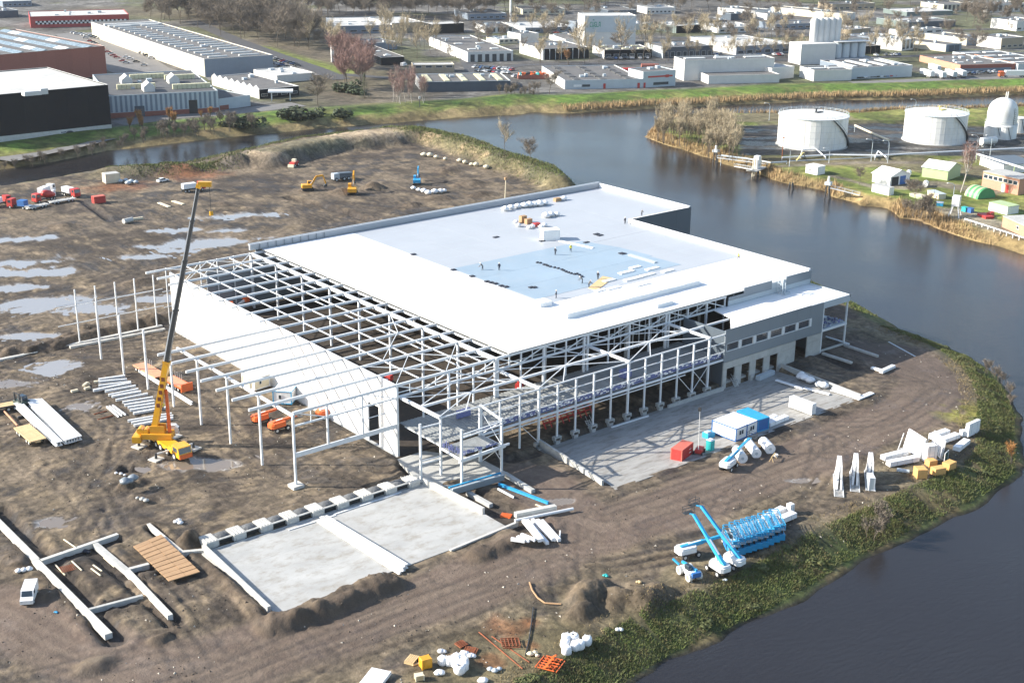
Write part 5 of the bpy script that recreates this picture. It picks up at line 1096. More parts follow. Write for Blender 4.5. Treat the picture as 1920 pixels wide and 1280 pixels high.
def roll(label, a, b, r, m='white_sheet', group=None, cat='wrapped roll'):
    p, q = on(*a), on(*b); L = (q-p).length; t = thing('wrapped_roll', label, cat, (p.x, p.y, min(gz(p.x, p.y), gz(q.x, q.y))+r), math.atan2(q.y-p.y, q.x-p.x), group)
    MB().tube((0, 0, 0), (L, 0, 0), r, r*.94, 14).build('wrap', M[m], t, False); MB().tube((-.05, 0, 0), (L+.05, 0, 0), r*.3, r*.3, 10).build('core', M['clad_light'], t); MB().box(.3, -r*.6, -r, .5, r*.6, -r*.7).box(L-.5, -r*.6, -r, L-.3, r*.6, -r*.7).build('chock', M['timber_pale'], t)
roll('white wrapped roll nearest the blue boom lift', (1392, 868), (1380, 854), 1.0); roll('white wrapped roll in the middle of the three by the haul road', (1418, 858), (1402, 838), 1.0); roll('white wrapped roll rightmost of the three by the haul road', (1444, 850), (1430, 836), 1.05)
p = on(1449, 862); t = thing('sawhorse', 'small wooden sawhorse with white bucket beside the rolls', 'sawhorse', p, .4); b = MB()
for x in (-1, 1): b.beam((x, -.4, 0), (x, 0, 1), .1, .1).beam((x, .4, 0), (x, 0, 1), .1, .1)
b.beam((-1.2, 0, 1), (1.2, 0, 1), .14, .14).build('trestle', M['timber_pale'], t); MB().tube((1.8, 0, 0), (1.8, 0, .5), .4, .45, 10).build('bucket', M['white'], t)
# container and goods on the dock slab
t = box_thing('white_container', 'white container standing alone on the right of dock slab', 'container', (1520, 781), (1530, 778), 6.0, 2.4, 'white', 'white', None, False)
t.rotation_euler = (0, 0, 0); t.location = at(1525, 779, -.2)+Vector((0, 0, .2))
C6 = lambda px, py: (1380+px/6.736, 640+py/6.736)
for (a, b, w, lb) in ((C6(505, 500), C6(860, 615), .8, 'long white flat panel strip on the dock slab, rear piece'), (C6(860, 615), C6(1180, 695), .8, 'long white flat panel strip on the dock slab, front piece'), (C6(1200, 650), C6(1500, 745), .7, 'white flat strip ending at the slab corner'), (C6(1210, 620), C6(1480, 690), .4, 'slim white strip along the right dock wall'), (C6(1520, 770), C6(1715, 690), 1.2, 'pale blue flat pack at the right corner of dock slab')):
    p, q = at(*a, -.6), at(*b, -.6); d = q-p; z0 = -.02-1.1*((p.y+36.6)/24.2); z1 = -.02-1.1*((q.y+36.6)/24.2)
    o = MB().cbox(0, -w/2, .05, d.length, w/2, .3, .03).build('flat_panel', M['white_sheet'], None, False, (p.x, p.y, max(z0, z1)+.05), math.atan2(d.y, d.x)); tag(o, lb, 'panel')
def lumps(name, label, cat, pts, s, m, group=None, z=None):
    """a soft wrapped heap: a few squashed rounded bodies in one mesh"""
    c = on(*pts[0]) if z is None else at(*pts[0], z); b = MB(); rg = random.Random(int(pts[0][0]*7))
    for q in pts:
        w = (on(*q) if z is None else at(*q, z))-c; r = s*rg.uniform(.8, 1.2)
        k = 7; vs = []; 
        for i in range(5):
            f = i/4; rr_ = r*math.sin(math.pi*(.12+.80*f))*rg.uniform(.9, 1.08)
            for j in range(k): a = 2*math.pi*j/k+i*.3; vs.append((w.x+rr_*math.cos(a)*rg.uniform(.9, 1.1), w.y+rr_*math.sin(a)*rg.uniform(.9, 1.1), w.z*0+r*1.15*f))
        fs = [(i*k+j, i*k+(j+1) % k, (i+1)*k+(j+1) % k, (i+1)*k+j) for i in range(4) for j in range(k)]+[tuple(range(4*k, 5*k))]
        b.add(vs, fs)
    o = b.build(name, m, None, True, (c.x, c.y, c.z)); return tag(o, label, cat, group)
lumps('wrapped_heap', 'larger white wrapped heap against the right dock wall', 'wrapped goods', [C6(800, 470), C6(860, 490), C6(930, 520), C6(830, 450)], 1.1, M['white_sheet'], None, -.4); lumps('wrapped_heap', 'smaller white wrapped heap against the right dock wall', 'wrapped goods', [C6(1050, 570), C6(1110, 585)], 1.0, M['white_sheet'], None, -.3)
pack('foil wrapped long pack on the slab before the docks', C6(300, 520), C6(490, 440), 1.2, 1.2, n=2, m='clad_light', dz=.2); pack('pair of white packs on mud beyond the dock wall, flat one', (1632, 692), (1652, 699), .9, .6, n=2); pack('pair of white packs on mud beyond the dock wall, turned one', (1655, 702), (1679, 690), 1.0, .8, n=2)
bar('concrete_beam', C6(1370, 60), C6(1790, 200), .7, .5, M['concrete'], 'long concrete beam running out from the open end bay', 'concrete beam', None, .02); bar('concrete_beam', C6(1090, 175), C6(1460, 300), .7, .5, M['concrete'], 'concrete beam on dark mud in front of the end bay', 'concrete beam', None, .02)
bar('concrete_beam', C6(1050, 145), C6(1340, 50), .5, .4, M['concrete'], 'low concrete sill under the open end bay', 'concrete beam'); bar('plank', (1548, 633), (1592, 646), .5, .3, M['white_steel'], 'white plank bundle behind the end bay column', 'plank'); bar('plastic_strip', (1666, 641), (1716, 668), .4, .05, M['clad_light'], 'grey plastic strip on the mud near the far shore', 'plastic sheet')
# steel stairs at the docks and under the frame
def stair(label, px, py, rz):
    p = at(px, py, -1); t = thing('steel_stair', label, 'stair', (p.x, p.y, -1.0), rz)
    for y in (-.5, .5): MB().beam((-.9, y, 0), (.9, y, 1.5), .08, .2).build('stringer', M['hub'], t); MB().beam((-.9, y, 1), (.9, y, 2.5), .06, .06).build('handrail', M['hub'], t)
    for i in range(6): MB().box(-.9+.3*i, -.48, .12+.25*i, -.62+.3*i, .48, .16+.25*i).build('step', M['hub'], t)
stair('grey steel stair leaning at the leftmost dock opening', 1377, 722, 1.4); stair('grey steel stair under the white frame, near the pedestals', 1105, 803, 1.4)
bar('white_beam', at(1146, 803, -1) and (1146, 806), (1216, 784), .3, .3, M['white_steel'], 'white beam lying on the dock slab parallel to the frame', 'beam', None, 1.2-.75)
# ---- big bags and scrap at the bottom edge
Z6 = lambda px, py: (700+px/4.571, 1160+py/4.571)
def bag(label, px, py, s, open_=False, group=None):
    p = on(*Z6(px, py)); t = thing('bulk_bag', label, 'bulk bag', (p.x, p.y, gz(p.x, p.y)-.03), random.uniform(0, 3), group); rg = random.Random(int(px)); prof = []; k = 10; vs = []
    for i, (r, z) in enumerate(((.78, 0), (.95, .15), (1.0, .5), (.97, .9), (.86, 1.12), (.45, 1.2), (.25, 1.0 if open_ else 1.22))):
        for j in range(k):
            a = 2*math.pi*j/k; q = max(abs(math.cos(a)), abs(math.sin(a))); f = (1/q)**.45*rg.uniform(.93, 1.07); vs.append((s*r*f*math.cos(a)*.62, s*r*f*math.sin(a)*.62, s*z*.9))
    fs = [(i*k+j, i*k+(j+1) % k, (i+1)*k+(j+1) % k, (i+1)*k+j) for i in range(6) for j in range(k)]+[tuple(range(6*k, 7*k))]
    MB().add(vs, fs).build('sack', M['white_sheet'], t, True)
    if open_: MB().lathe([(.0, 0), (s*.2, 0)], 8, (0, 0, s*.95)).build('mouth', M['dark'], t)
    for j in range(4): a = j*math.pi/2+.78; MB().beam((s*.5*math.cos(a), s*.5*math.sin(a), s*.98), (s*.42*math.cos(a), s*.42*math.sin(a), s*1.22), .06, .06).build('loop', M['white_sheet'], t)
    return t
for i, (x, y) in enumerate(((1655, 195), (1715, 190), (1645, 240), (1655, 295), (1730, 260), (1770, 250))): bag(['back left', 'back right', 'middle left', 'front left', 'front middle', 'front right'][i]+' white bulk bag of the cluster near the water bank', x, y, 1.2, i in (1,), 'cluster of white bulk bags near the bank')
bag('white bulk bag with torn corner, standing right of the cluster', 1830, 215, 1.2)
for i, (x, y) in enumerate(((595, 385), (655, 390), (715, 365), (715, 410), (775, 390), (740, 460), (705, 395), (770, 430))): bag(['leftmost', 'second from left', 'top', 'upper middle', 'upper right', 'lowest', 'central', 'lower right'][i]+' white bulk bag in the big heap near the bottom edge', x, y, 1.15 if i < 5 else 1.3, i == 5, 'heap of white bulk bags at the bottom edge')
for (x, y, lb) in ((588, 285, 'lone white bag lying behind the yellow crate'), (775, 310, 'flattened white bag under the rusty grid, left one'), (840, 322, 'flattened white bag under the rusty grid, right one'), (565, 470, 'flat round white bag in front of the yellow crate'), (930, 535, 'white bag with a dark mouth at the bottom edge')):
    o = lumps('empty_bag', lb, 'bag', [Z6(x, y), Z6(x+18, y+4), Z6(x-12, y+6)], .55, M['white_sheet'])
t = box_thing('yellow_crate', 'yellow slatted crate standing near the white bulk bags', 'crate', Z6(420, 440), Z6(505, 415), 1.3, 1.5, 'amber', 'amber', None, True)
t = thing('pallet_stack', 'pale wooden pallets lying left of the yellow crate', 'pallets', on(*Z6(330, 360)), .5)
for i in range(5): MB().box(-1, -.7+i*.3, .35, 1, -.48+i*.3, .45).build('board', M['timber_pale'], t)
for i in range(3): MB().box(-1+i*.9, -.7, 0, -.8+i*.9, .75, .34).build('bearer', M['timber_pale'], t)
bar('plank', Z6(335, 400), Z6(395, 380), .4, .15, M['timber_pale'], 'loose pale plank in front of the pallets', 'plank')
o = MB().cbox(-2.4, -1.5, 0, 2.4, 1.5, .5, .03).build('white_cover', M['white_panel'], None, False, on(702, 1278)+Vector((0, 0, .1)), .55); tag(o, 'white flat cover cut by the bottom edge of the picture', 'cover')
t = box_thing('wood_box', 'small pale wooden box at the bottom edge', 'box', Z6(365, 540), Z6(440, 525), 1.0, .8, 'timber_pale', 'cream', None, False)
for i, (x, y, s, lb) in enumerate(((830, 285, .9, 'rusty steel grid lying on the white flat bags'), (755, 225, .7, 'small rusty frame on mud above the bags'), (1175, 215, 1.3, 'dark red scrap frame beside the rust stain'), (1515, 395, 1.6, 'bright orange steel frames dumped near the bank'))):
    p = on(*Z6(x, y)); b = MB()
    for k in range(6): b.beam((-s, -s+k*s*.4, .15+.05*(k % 2)), (s, -s+k*s*.4, .25), .12, .14).beam((-s+k*s*.4, -s*.8, .3), (-s+k*s*.4, s*.8, .3), .12, .12)
    if i == 3: 
        for k in range(4): b.beam((-s+k*s*.6, -.5, .2), (-s+k*s*.6+.2, .4, 1.0), .25, .2)
    tag(b.build('scrap_heap', M['orange'] if i == 3 else M['rust'], None, False, p, .6+i), lb, 'scrap')
lumps('rubble_bags', 'pale crumpled rubble sacks beside the orange frames', 'rubble', [Z6(1345, 310), Z6(1385, 300), Z6(1405, 320)], .45, M['cream']); lumps('rubble_bags', 'crumpled sacks on the rusty track', 'rubble', [Z6(1000, 440), Z6(1040, 450), Z6(1080, 435)], .45, M['clad_light'])
for (a, b) in (((905, 115), (1280, 430)), ((1015, 150), (1340, 380))): bar('rusty_bar', Z6(*a), Z6(*b), .18, .12, M['rust'], 'long thin rusty bar running down towards the bank', 'bar', 'rusty bars near the bank', .02)
# hose on the mud, stones, pallets near the mounds
def hose(label, pts, r, m):
    b = MB(); P = [on(*p)+Vector((0, 0, r+.05)) for p in pts]; b.path(P, r, 6); tag(b.build('hose', m), label, 'hose')
hose('curved orange brown hose on the haul road edge', [(993, 1093), (998, 1108), (1008, 1122), (1022, 1132), (1052, 1134)], .14, M['timber']); hose('thin dark hose running up from the bulk bags', [(985, 1230), (992, 1200), (997, 1165), (1000, 1140)], .1, M['dark_steel'])
for (x, y, s, m, lb) in ((1133, 1080, .8, 'teal', 'green plastic scrap near the mound of earth'), (1195, 1092, .8, 'timber_pale', 'wooden crate lid lying behind the earth mounds'), (1158, 1182, 1.0, 'white', 'white board at the edge of the ditch'), (1357, 1088, .7, 'clad_light', 'grey tarpaulin knot at the top of the bank'), (103, 1148, .6, 'azure', 'light blue barrel on mud beside the van'), (330, 980, 1.4, 'white', 'torn white sheet lying on mud behind the timber plates')):
    o = lumps('site_litter', lb, 'litter', [(x, y), (x+s*4, y-s*1.5), (x+s*6, y+s)], .4*s, M[m])
Z8 = lambda px, py: (px/4, 960+py/4)
for (a, b, lb) in (((685, 430), (755, 478), 'lower plank of the pair inside the foundation grid'), ((700, 402), (765, 445), 'upper plank of the pair inside the foundation grid'), ((480, 222), (575, 305), 'pale plank crossing the top foundation beam'), ((780, 345), (860, 420), 'pale plank leaning along the dirty foundation beam'), ((415, 400), (490, 480), 'left side board of the rusty formwork pit'), ((540, 370), (615, 440), 'right side board of the rusty formwork pit')): bar('plank', Z8(*a), Z8(*b), .22, .14, M['cream'], lb, 'plank', None, .05)
c = on(*Z8(515, 425)); rb = MB()
for k in range(9): rb.beam((-1.3, -1+k*.25, .12), (1.3, -1+k*.25, .12), .05, .05).beam((-1.2+k*.3, -1.1, .16), (-1.2+k*.3, 1.1, .16), .05, .05)
tag(rb.build('rebar_mat', M['rust'], None, False, c+Vector((0, 0, .05)), -.1), 'rusty rebar mat in the pit inside the foundation grid', 'rebar mat')
lumps('white_bags', 'white bags piled beside the long beam above the van', 'bags', [Z8(140, 450), Z8(180, 440), Z8(220, 430)], .7, M['white_sheet']); lumps('blue_sheet', 'dark blue sheeting bundle on the top cross beam', 'sheeting', [Z8(640, 300), Z8(665, 310)], .5, M['navy_cloth'])
for (px, py, r_, lb) in ((235, 907, 1.05, 'larger grey stone heap near the crane'), (258, 935, .5, 'pale broken slabs in front of the grey stone heap'), (218, 888, .35, 'white rag on the mud near the crane')): lumps('stone_heap', lb, 'stones', [(px, py), (px+9, py+2), (px+16, py+4)], r_, M['clad_grey'] if r_ > 1 else (M['concrete'] if r_ > .4 else M['white_sheet']))
bar('culvert_pipe', (232, 420), (248, 416), 1.6, 1.6, M['concrete_white'], 'pale concrete pipe end lying on the far mud', 'pipe', None, 0, 'o'); bar('timber_beam', (246, 414), (268, 411), .7, .7, M['cream'], 'cream timber beside the concrete pipe end', 'timber'); bar('slab_strip', (298, 381), (318, 389), 1.2, .3, M['cream'], 'left pale slab on the dark gravel patch', 'slab'); bar('slab_strip', (324, 378), (344, 384), 1.2, .3, M['cream'], 'right pale slab on the dark gravel patch', 'slab')
# white van
p = on(56, 1122); t = thing('white_van', 'white delivery van parked beside the long foundation beam', 'van', p, ang((50, 1132), (62, 1098))+math.pi)
b = MB(); b.side([(-2.5, .45), (2.5, .45), (2.55, 1.1), (1.75, 1.35), (1.2, 2.1), (-2.4, 2.15), (-2.5, 2.0)], -.95, .95); b.build('body', M['white'], t)
MB().add([(1.77, -.8, 1.38), (1.77, .8, 1.38), (1.24, .75, 2.05), (1.24, -.75, 2.05)], [(0, 1, 2, 3)]).build('windscreen', M['glass'], t)
for s in (-1, 1): MB().box(.4, s*.96-.01, 1.35, 1.2, s*.96+.01, 1.95).build('side_window', M['glass'], t)
MB().box(-2.53, -.7, 1.4, -2.505, .7, 1.95).build('rear_window', M['glass'], t); wheels(t, [-1.5, 1.6], 1.95, .34, .24)
for s in (-1, 1): MB().box(2.53, s*.7-.15, .8, 2.57, s*.7+.15, 1.0).build('headlight', M['hub'], t)
# forklift-like dark machine beside the girders
p = on(42, 764); t = thing('dark_machine', 'dark green machine standing at the far end of the girders', 'machine', p, -1.3); MB().cbox(-1.5, -1.1, .5, 1.5, 1.1, 1.7, .1).build('body', mat('dark_green', (.02, .05, .04), .6), t); wheels(t, [-1, 1], 2.2, .5, .35)
b = MB()
for x in (-.8, .8): b.beam((x, -1, 1.7), (x, -1, 3.6), .25, .3)
b.beam((-.8, -1, 3.4), (.8, -1, 3.4), .2, .2).build('mast', M['dark_steel'], t); MB().cbox(-.8, -.4, 1.7, .8, .9, 2.7, .1).build('cab', M['glass'], t)
# ---- excavators
def excavator(label, px, py, rz, m, boom=0.6, s=1.0):
    p = on(px, py); t = thing('excavator', label, 'excavator', (p.x, p.y, gz(p.x, p.y)), rz); t.scale = (s,)*3
    for sd in (-1, 1): MB().side([(-2.1, .25), (-1.7, 0), (1.7, 0), (2.1, .25), (2.1, .6), (1.7, .9), (-1.7, .9), (-2.1, .6)], sd*1.1-.3, sd*1.1+.3).build('track', M['black'], t)
    MB().cbox(-2.1, -1.35, 1.0, 1.4, 1.35, 2.2, .15).build('house', M[m], t); c = MB().cbox(.1, .3, 2.2, 1.7, 1.3, 3.2, .1).build('cab', M[m], t); MB().box(.25, .28, 2.35, 1.72, 1.32, 3.0).build('cab_window', M['glass'], c)
    e = Vector((1.2+3.6*math.cos(boom+.4), -.2, 1.8+3.6*math.sin(boom+.4))); k = e+Vector((2.4*math.cos(boom-.5), 0, 2.4*math.sin(boom-.5))); q = k+Vector((.9, 0, -3.0))
    MB().beam((1.2, -.2, 1.8), e, .45, .6).build('boom', M[m], t); MB().beam(e, k, .42, .55).build('boom', M[m], t); MB().beam(k, q, .35, .45).build('stick', M[m], t)
    MB().side([(q.x-.1, q.z), (q.x+.5, q.z-.1), (q.x+.3, q.z-1.0), (q.x-.8, q.z-.9), (q.x-.7, q.z-.5)], -.8, .4).build('bucket', M['dark_steel'], t)
    MB().tube((1.0, -.2, 2.3), e+Vector((-.3, 0, -.4)), .12, .1, 6).build('ram', M['hub'], t)
excavator('yellow excavator with bent arm, left of the two yellow ones', 577, 354, ang((570, 355), (600, 350)), 'amber'); excavator('yellow excavator with raised arm behind the sand heap', 661, 361, ang((658, 362), (668, 340)), 'amber', .9, 1.15); excavator('blue excavator alone before the white blocks', 782, 346, ang((775, 348), (780, 330)), 'azure', .7)
p = on(552, 312); t = thing('wheel_loader', 'small red and cream wheel loader below the sandy berm', 'loader', p, ang((548, 316), (566, 308))); MB().cbox(-2.2, -1.1, .7, 1.5, 1.1, 1.9, .1).build('body', M['red'], t); MB().cbox(-.6, -.8, 1.9, .7, .8, 2.9, .1).build('cab', M['cream'], t); wheels(t, [-1.5, 1.2], 2.4, .65, .45); MB().side([(-3.4, .2), (-2.2, .3), (-2.3, 1.2), (-3.2, 1.3)], -1.2, 1.2).build('shovel', M['cream'], t)
p = on(640, 338); t = thing('dump_truck', 'grey tractor with dark dump body behind the excavators', 'dump truck', p, ang((622, 342), (668, 335))); MB().cbox(-3.6, -1.1, .8, -1.2, 1.1, 2.9, .15).build('cab', M['clad_light'], t); MB().side([(-1, 1.2), (3.5, 1.0), (4.1, 2.6), (-1.3, 2.9)], -1.25, 1.25).build('dump_body', M['clad_dark'], t); wheels(t, [-2.6, .6, 2.4], 2.6, .7, .5)
p = on(640, 362); 
lumps('white_blocks', 'line of white crumpled blocks in front of the blue excavator', 'blocks', [(775, 355), (785, 358), (795, 361), (803, 365), (815, 363), (826, 362), (833, 360)], 1.3, M['white_sheet'])
lumps('white_scraps', 'white scraps of sheeting along the foot of the grassy berm', 'litter', [(795, 293), (806, 294), (818, 297), (835, 300), (862, 304), (872, 307), (884, 311), (893, 312), (912, 316)], 1.2, M['cream'])
t = thing('bare_post', 'lone pale post standing behind the far roof edge', 'post', on(947, 372)); MB().tube((0, 0, 0), (.3, 0, 6.5), .2, .14, 7).build('shaft', M['cream'], t); MB().box(-.2, -.3, 6.5, .7, .3, 7.4).build('head', M['timber'], t)
# left far: goods by the big mound
t = box_thing('stone_shed', 'pale open shed at the foot of the big mound', 'shed', (199, 345), (226, 342), 4, 3.4, 'cream', 'concrete', None, False)
lumps('foil_heap', 'pale blue foil heap beside the open shed', 'wrapped goods', [(226, 342), (236, 340), (246, 343), (255, 344), (240, 346)], 1.2, M['clad_light'])
def car_mesh(m, name='car', van=False):
    b = MB(); L = 2.15
    if van: b.side([(-2.5, .35), (2.5, .35), (2.5, 1.0), (1.9, 1.3), (1.4, 2.05), (-2.4, 2.1), (-2.5, 1.9)], -.92, .92)
    else: b.side([(-L, .35), (L, .35), (L+.02, .75), (L-.95, .92), (-L+.3, .98), (-L, .85)], -.86, .86); b.side([(-1.6, .95), (1.1, .9), (.45, 1.42), (-1.1, 1.42)], -.74, .74, 1); b.side([(-1.12, 1.421), (.46, 1.421), (.35, 1.47), (-1.0, 1.47)], -.7, .7, 0)
    if van: b.add([(1.92, -.8, 1.34), (1.92, .8, 1.34), (1.46, .8, 2.0), (1.46, -.8, 2.0)], [(0, 1, 2, 3)], 1); b.box(.4, -.935, 1.3, 1.5, .935, 1.85, 1)
    for x in (-1.35, 1.35):
        for s in (-1, 1): b.tube((x, s*.70, .32), (x, s*.90, .32), .32, .32, 8, 2)
    return b.mesh(name, [m, M['glass'], M['black']])
CARC = {'white': M['white'], 'silver': mat('car_silver', (.42, .43, .44), .3, .05, 1, coat=.5), 'black': mat('car_black', (.02, .02, .022), .25, .1, 1, coat=.5), 'grey': mat('car_grey', (.12, .125, .13), .3, .05, 1, coat=.5), 'red': mat('car_red', (.40, .03, .03), .3, .05, 1, coat=.5), 'blue': mat('car_blue', (.05, .12, .30), .3, .05, 1, coat=.5)}
CARM = {k: car_mesh(v) for k, v in CARC.items()}; VANM = car_mesh(CARC['white'], 'van', True)
def car(x, y, z, rz, colr, label, group=None, van=False):
    o = link('van' if van else 'car', VANM if van else CARM[colr], None, (x, y, z), rz); return tag(o, label, 'van' if van else 'car', group)
p = on(305, 341); car(p.x, p.y, p.z, .2, 'white', 'white pickup car parked alone on the far mud')
# ---- roof goods and people on the roof
zr_ = 14.4+.59
def onroof(px, py): return at(px, py, zr_)
def rbox(name, label, cat, a, b, w, h, m, z=zr_, group=None, n=1):
    p, q = at(*a, z), at(*b, z); d = q-p; t = thing(name, label, cat, (p.x, p.y, z), math.atan2(d.y, d.x), group)
    for i in range(n): MB().cbox(d.length*i/n+.01, 0, 0, d.length*(i+1)/n-.01, w, h*(1-.06*(i % 2)), .03).build('board_stack' if n > 1 else 'body', M[m], t)
    return t
rbox('insulation_row', 'long raised row of white insulation stacks near the front roof edge', 'insulation stacks', (1063, 598), (1312, 534), 3.0, 1.1, 'insulation', n=9)
rbox('insulation_stack', 'white insulation stack at the lower corner of the blue field', 'insulation stack', (1013, 577), (1035, 572), 3.0, 1.0, 'insulation'); rbox('insulation_stack', 'low white insulation stack on the front roof edge', 'insulation stack', (1232, 578), (1262, 570), 2.2, .8, 'insulation')
rbox('insulation_stack', 'tall white block with the longest shadow on the roof', 'insulation stack', (1019, 452), (1050, 450), 3.0, 2.8, 'insulation')
rg = random.Random(11)
for i, (x, y, l) in enumerate(((1140, 545, 26), (1175, 528, 30), (1205, 520, 24), (1165, 515, 26), (1135, 530, 20), (1215, 508, 22), (1120, 548, 18), (1245, 512, 20), (1185, 505, 18), (1195, 538, 26))):
    rbox('insulation_board', 'loose white insulation board at the edge of the blue roof field', 'insulation board', (x, y), (x+l, y-l*.25), 1.2, .25, 'insulation', group='loose insulation boards on the roof')
C7 = lambda px, py: (930+px/6.4, 350+py/6.4)
o = MB().prism([tuple(at(*p, zr_)[:2]) for p in ((1103, 540), (1130, 518), (1150, 522), (1118, 545))], zr_, zr_+.1).build('plywood', M['timber_pale']); tag(o, 'tan plywood sheet on the roof beside two workers', 'plywood')
lumps('wrap_heap', 'long heap of torn white wrapping along the far roof edge', 'wrapped goods', [C7(*p) for p in ((110, 290), (180, 270), (260, 255), (340, 250), (400, 240), (460, 235), (520, 230), (590, 215))], 1.3, M['white_sheet'], None, zr_)
lumps('wrap_heap', 'white wrapped pile with dark gap in the middle of the roof', 'wrapped goods', [C7(*p) for p in ((600, 370), (660, 355), (730, 350))], 1.1, M['white_sheet'], None, zr_)
for i, (x, y, m, h, lb) in enumerate(((340, 440, 'timber', 1.9, 'taller brown pallet pile on the roof'), (405, 455, 'timber', 1.4, 'shorter brown pallet pile on the roof'), (500, 485, 'red', .9, 'reddish pallet beside the brown pallet piles'), (750, 185, 'timber', 1.0, 'brown pallet under the far parapet'))):
    p = C7(x, y); rbox('pallet_pile', lb, 'pallets', (p[0]-5, p[1]), (p[0]+5, p[1]-2), 1.2, h, m)
lumps('wrap_heap', 'white bales around the brown pallet piles', 'wrapped goods', [C7(*p) for p in ((240, 440), (270, 480), (440, 490), (400, 505), (540, 500), (580, 480))], .9, M['white_sheet'], None, zr_); lumps('wrap_heap', 'single white bale behind the brown pallet under the parapet', 'wrapped goods', [C7(800, 165), C7(815, 160)], .9, M['white_sheet'], None, zr_)
db = [C7(*p) for p in ((505, 915), (540, 920), (585, 940), (610, 945), (630, 955), (660, 965), (710, 975), (755, 985), (800, 1000), (820, 1010), (850, 1025), (880, 1035), (910, 1045), (950, 1055), (980, 1050), (1010, 1065), (1040, 1085))]
for i, p in enumerate(db): rbox('dark_bundle', ORD[i]+' dark bundle from the back in the dotted row on the roof', 'roof bundle', (p[0]-1.5, p[1]+.8), (p[0]+1.7, p[1]-.6), .45, .3, 'navy_cloth', group='dotted row of dark bundles on the roof')
for i, (x, y, lb) in enumerate((((1215), 575, ''), (1260, 590, ''), (1540, 812, ''), (1095, 675, ''), (565, 657, ''), (10, 612, ''))):
    p = C7(x, y); rbox('dark_sheet', 'dark flat bundle lying alone on the grey roof', 'roof bundle', (p[0]-4, p[1]+1), (p[0]+5, p[1]-1), .9, .2, 'navy_cloth', group='scattered dark bundles on the roof')
for (x, y) in ((777, 478), (852, 507), (887, 519), (915, 529), (923, 531), (931, 533), (942, 537), (951, 539), (998, 540), (1004, 540), (1167, 476)): rbox('dark_sheet', 'dark flat bundle on the left side of the blue roof field', 'roof bundle', (x-4, y+1), (x+4, y-.6), .9, .25, 'navy_cloth', group='dark bundles along the left of the blue field')
p = C7(1590, 815); bb = MB(); A, B_ = at(*C7(1600, 820), zr_), at(*C7(1915, 915), zr_); tag(MB().beam(A+Vector((0, 0, .15)), B_+Vector((0, 0, .15)), 1.0, .3).build('foil_strip', M['clad_light']), 'long grey strip lying on the roof right of blue field', 'roof strip')
bar_ = MB().beam(at(1035, 448, zr_+.1), at(1112, 465, zr_+.1), .8, .2).build('foil_strip', M['white_sheet']); tag(bar_, 'white strip running from the tall roof block', 'roof strip')
def person_mesh(name, top, legs, pose):
    """one skinned body; pose 0 standing, 1 bending forward, 2 walking"""
    lean = {0: .03, 1: .75, 2: .08}[pose]; st = {0: .04, 1: .10, 2: .30}[pose]
    hip = Vector((0, 0, .92)); sp = lambda f: hip+Vector((math.sin(lean)*f, 0, math.cos(lean)*f))
    V = [hip, sp(.28), sp(.50), sp(.62), sp(.80)]; E_ = [(0, 1), (1, 2), (2, 3), (3, 4)]; RR = [.17, .16, .19, .075, .115]
    for s in (-1, 1):
        k = len(V); V += [hip+Vector((0, s*.10, -.05)), Vector((s*st*.5+.04, s*.11, .50)), Vector((s*st, s*.12, .09)), Vector((s*st+.17, s*.13, .05))]; E_ += [(0, k), (k, k+1), (k+1, k+2), (k+2, k+3)]; RR += [.115, .085, .055, .05]
        k = len(V); a = sp(.48)+Vector((0, s*.22, 0)); f = .25 if pose == 1 else .06; V += [a, a+Vector((f+s*st*-.3, s*.07, -.28)), a+Vector((f*1.6+.12-s*st*.5, s*.05, -.52)), a+Vector((f*1.8+.16-s*st*.5, s*.05, -.62))]; E_ += [(2, k), (k, k+1), (k+1, k+2), (k+2, k+3)]; RR += [.085, .06, .048, .045]
    me = bpy.data.meshes.new(name); me.from_pydata(V, E_, []); o = bpy.data.objects.new('tmp', me); COL.objects.link(o)
    o.modifiers.new('s', 'SKIN'); sd = me.skin_vertices[0].data
    for i, r in enumerate(RR): sd[i].radius = (r, r); sd[i].use_root = (i == 0)
    u = o.modifiers.new('u', 'SUBSURF'); u.levels = 1
    dg = bpy.context.evaluated_depsgraph_get(); m2 = bpy.data.meshes.new_from_object(o.evaluated_get(dg)); m2.name = name
    bpy.data.objects.remove(o); m2.materials.clear()
    for m in (top, legs, M['skin']): m2.materials.append(m)
    hd = sp(.72)
    for p in m2.polygons:
        c = p.center; f = (c-hip).dot(Vector((math.sin(lean), 0, math.cos(lean))))
        hand = min((c-V[i]).length for i in (12, 20)) < .09
        p.material_index = 2 if (hand or f > .64) else (0 if f > -.02 and (c.z > .45) else 1)
        p.use_smooth = True
    return m2, sp(.86), lean
PB = [person_mesh('person', M['navy_cloth'], M['navy_cloth'], 0), person_mesh('person', M['grey_cloth'], M['navy_cloth'], 1), person_mesh('person', M['hivis'], M['navy_cloth'], 2)]
HELM = MB().lathe([(.15, 0), (.135, .03), (.12, .08), (.07, .13), (0, .14)], 10).mesh('helmet', M['white'], True)
def person(label, p, rz, k):
    me, hp, lean = PB[k]; o = link('person', me, None, p, rz); o.scale = (1.08,)*3; tag(o, label, 'person'); h = link('helmet', HELM, o, hp+Vector((0, 0, -.02))); h.rotation_euler = (0, lean, 0)
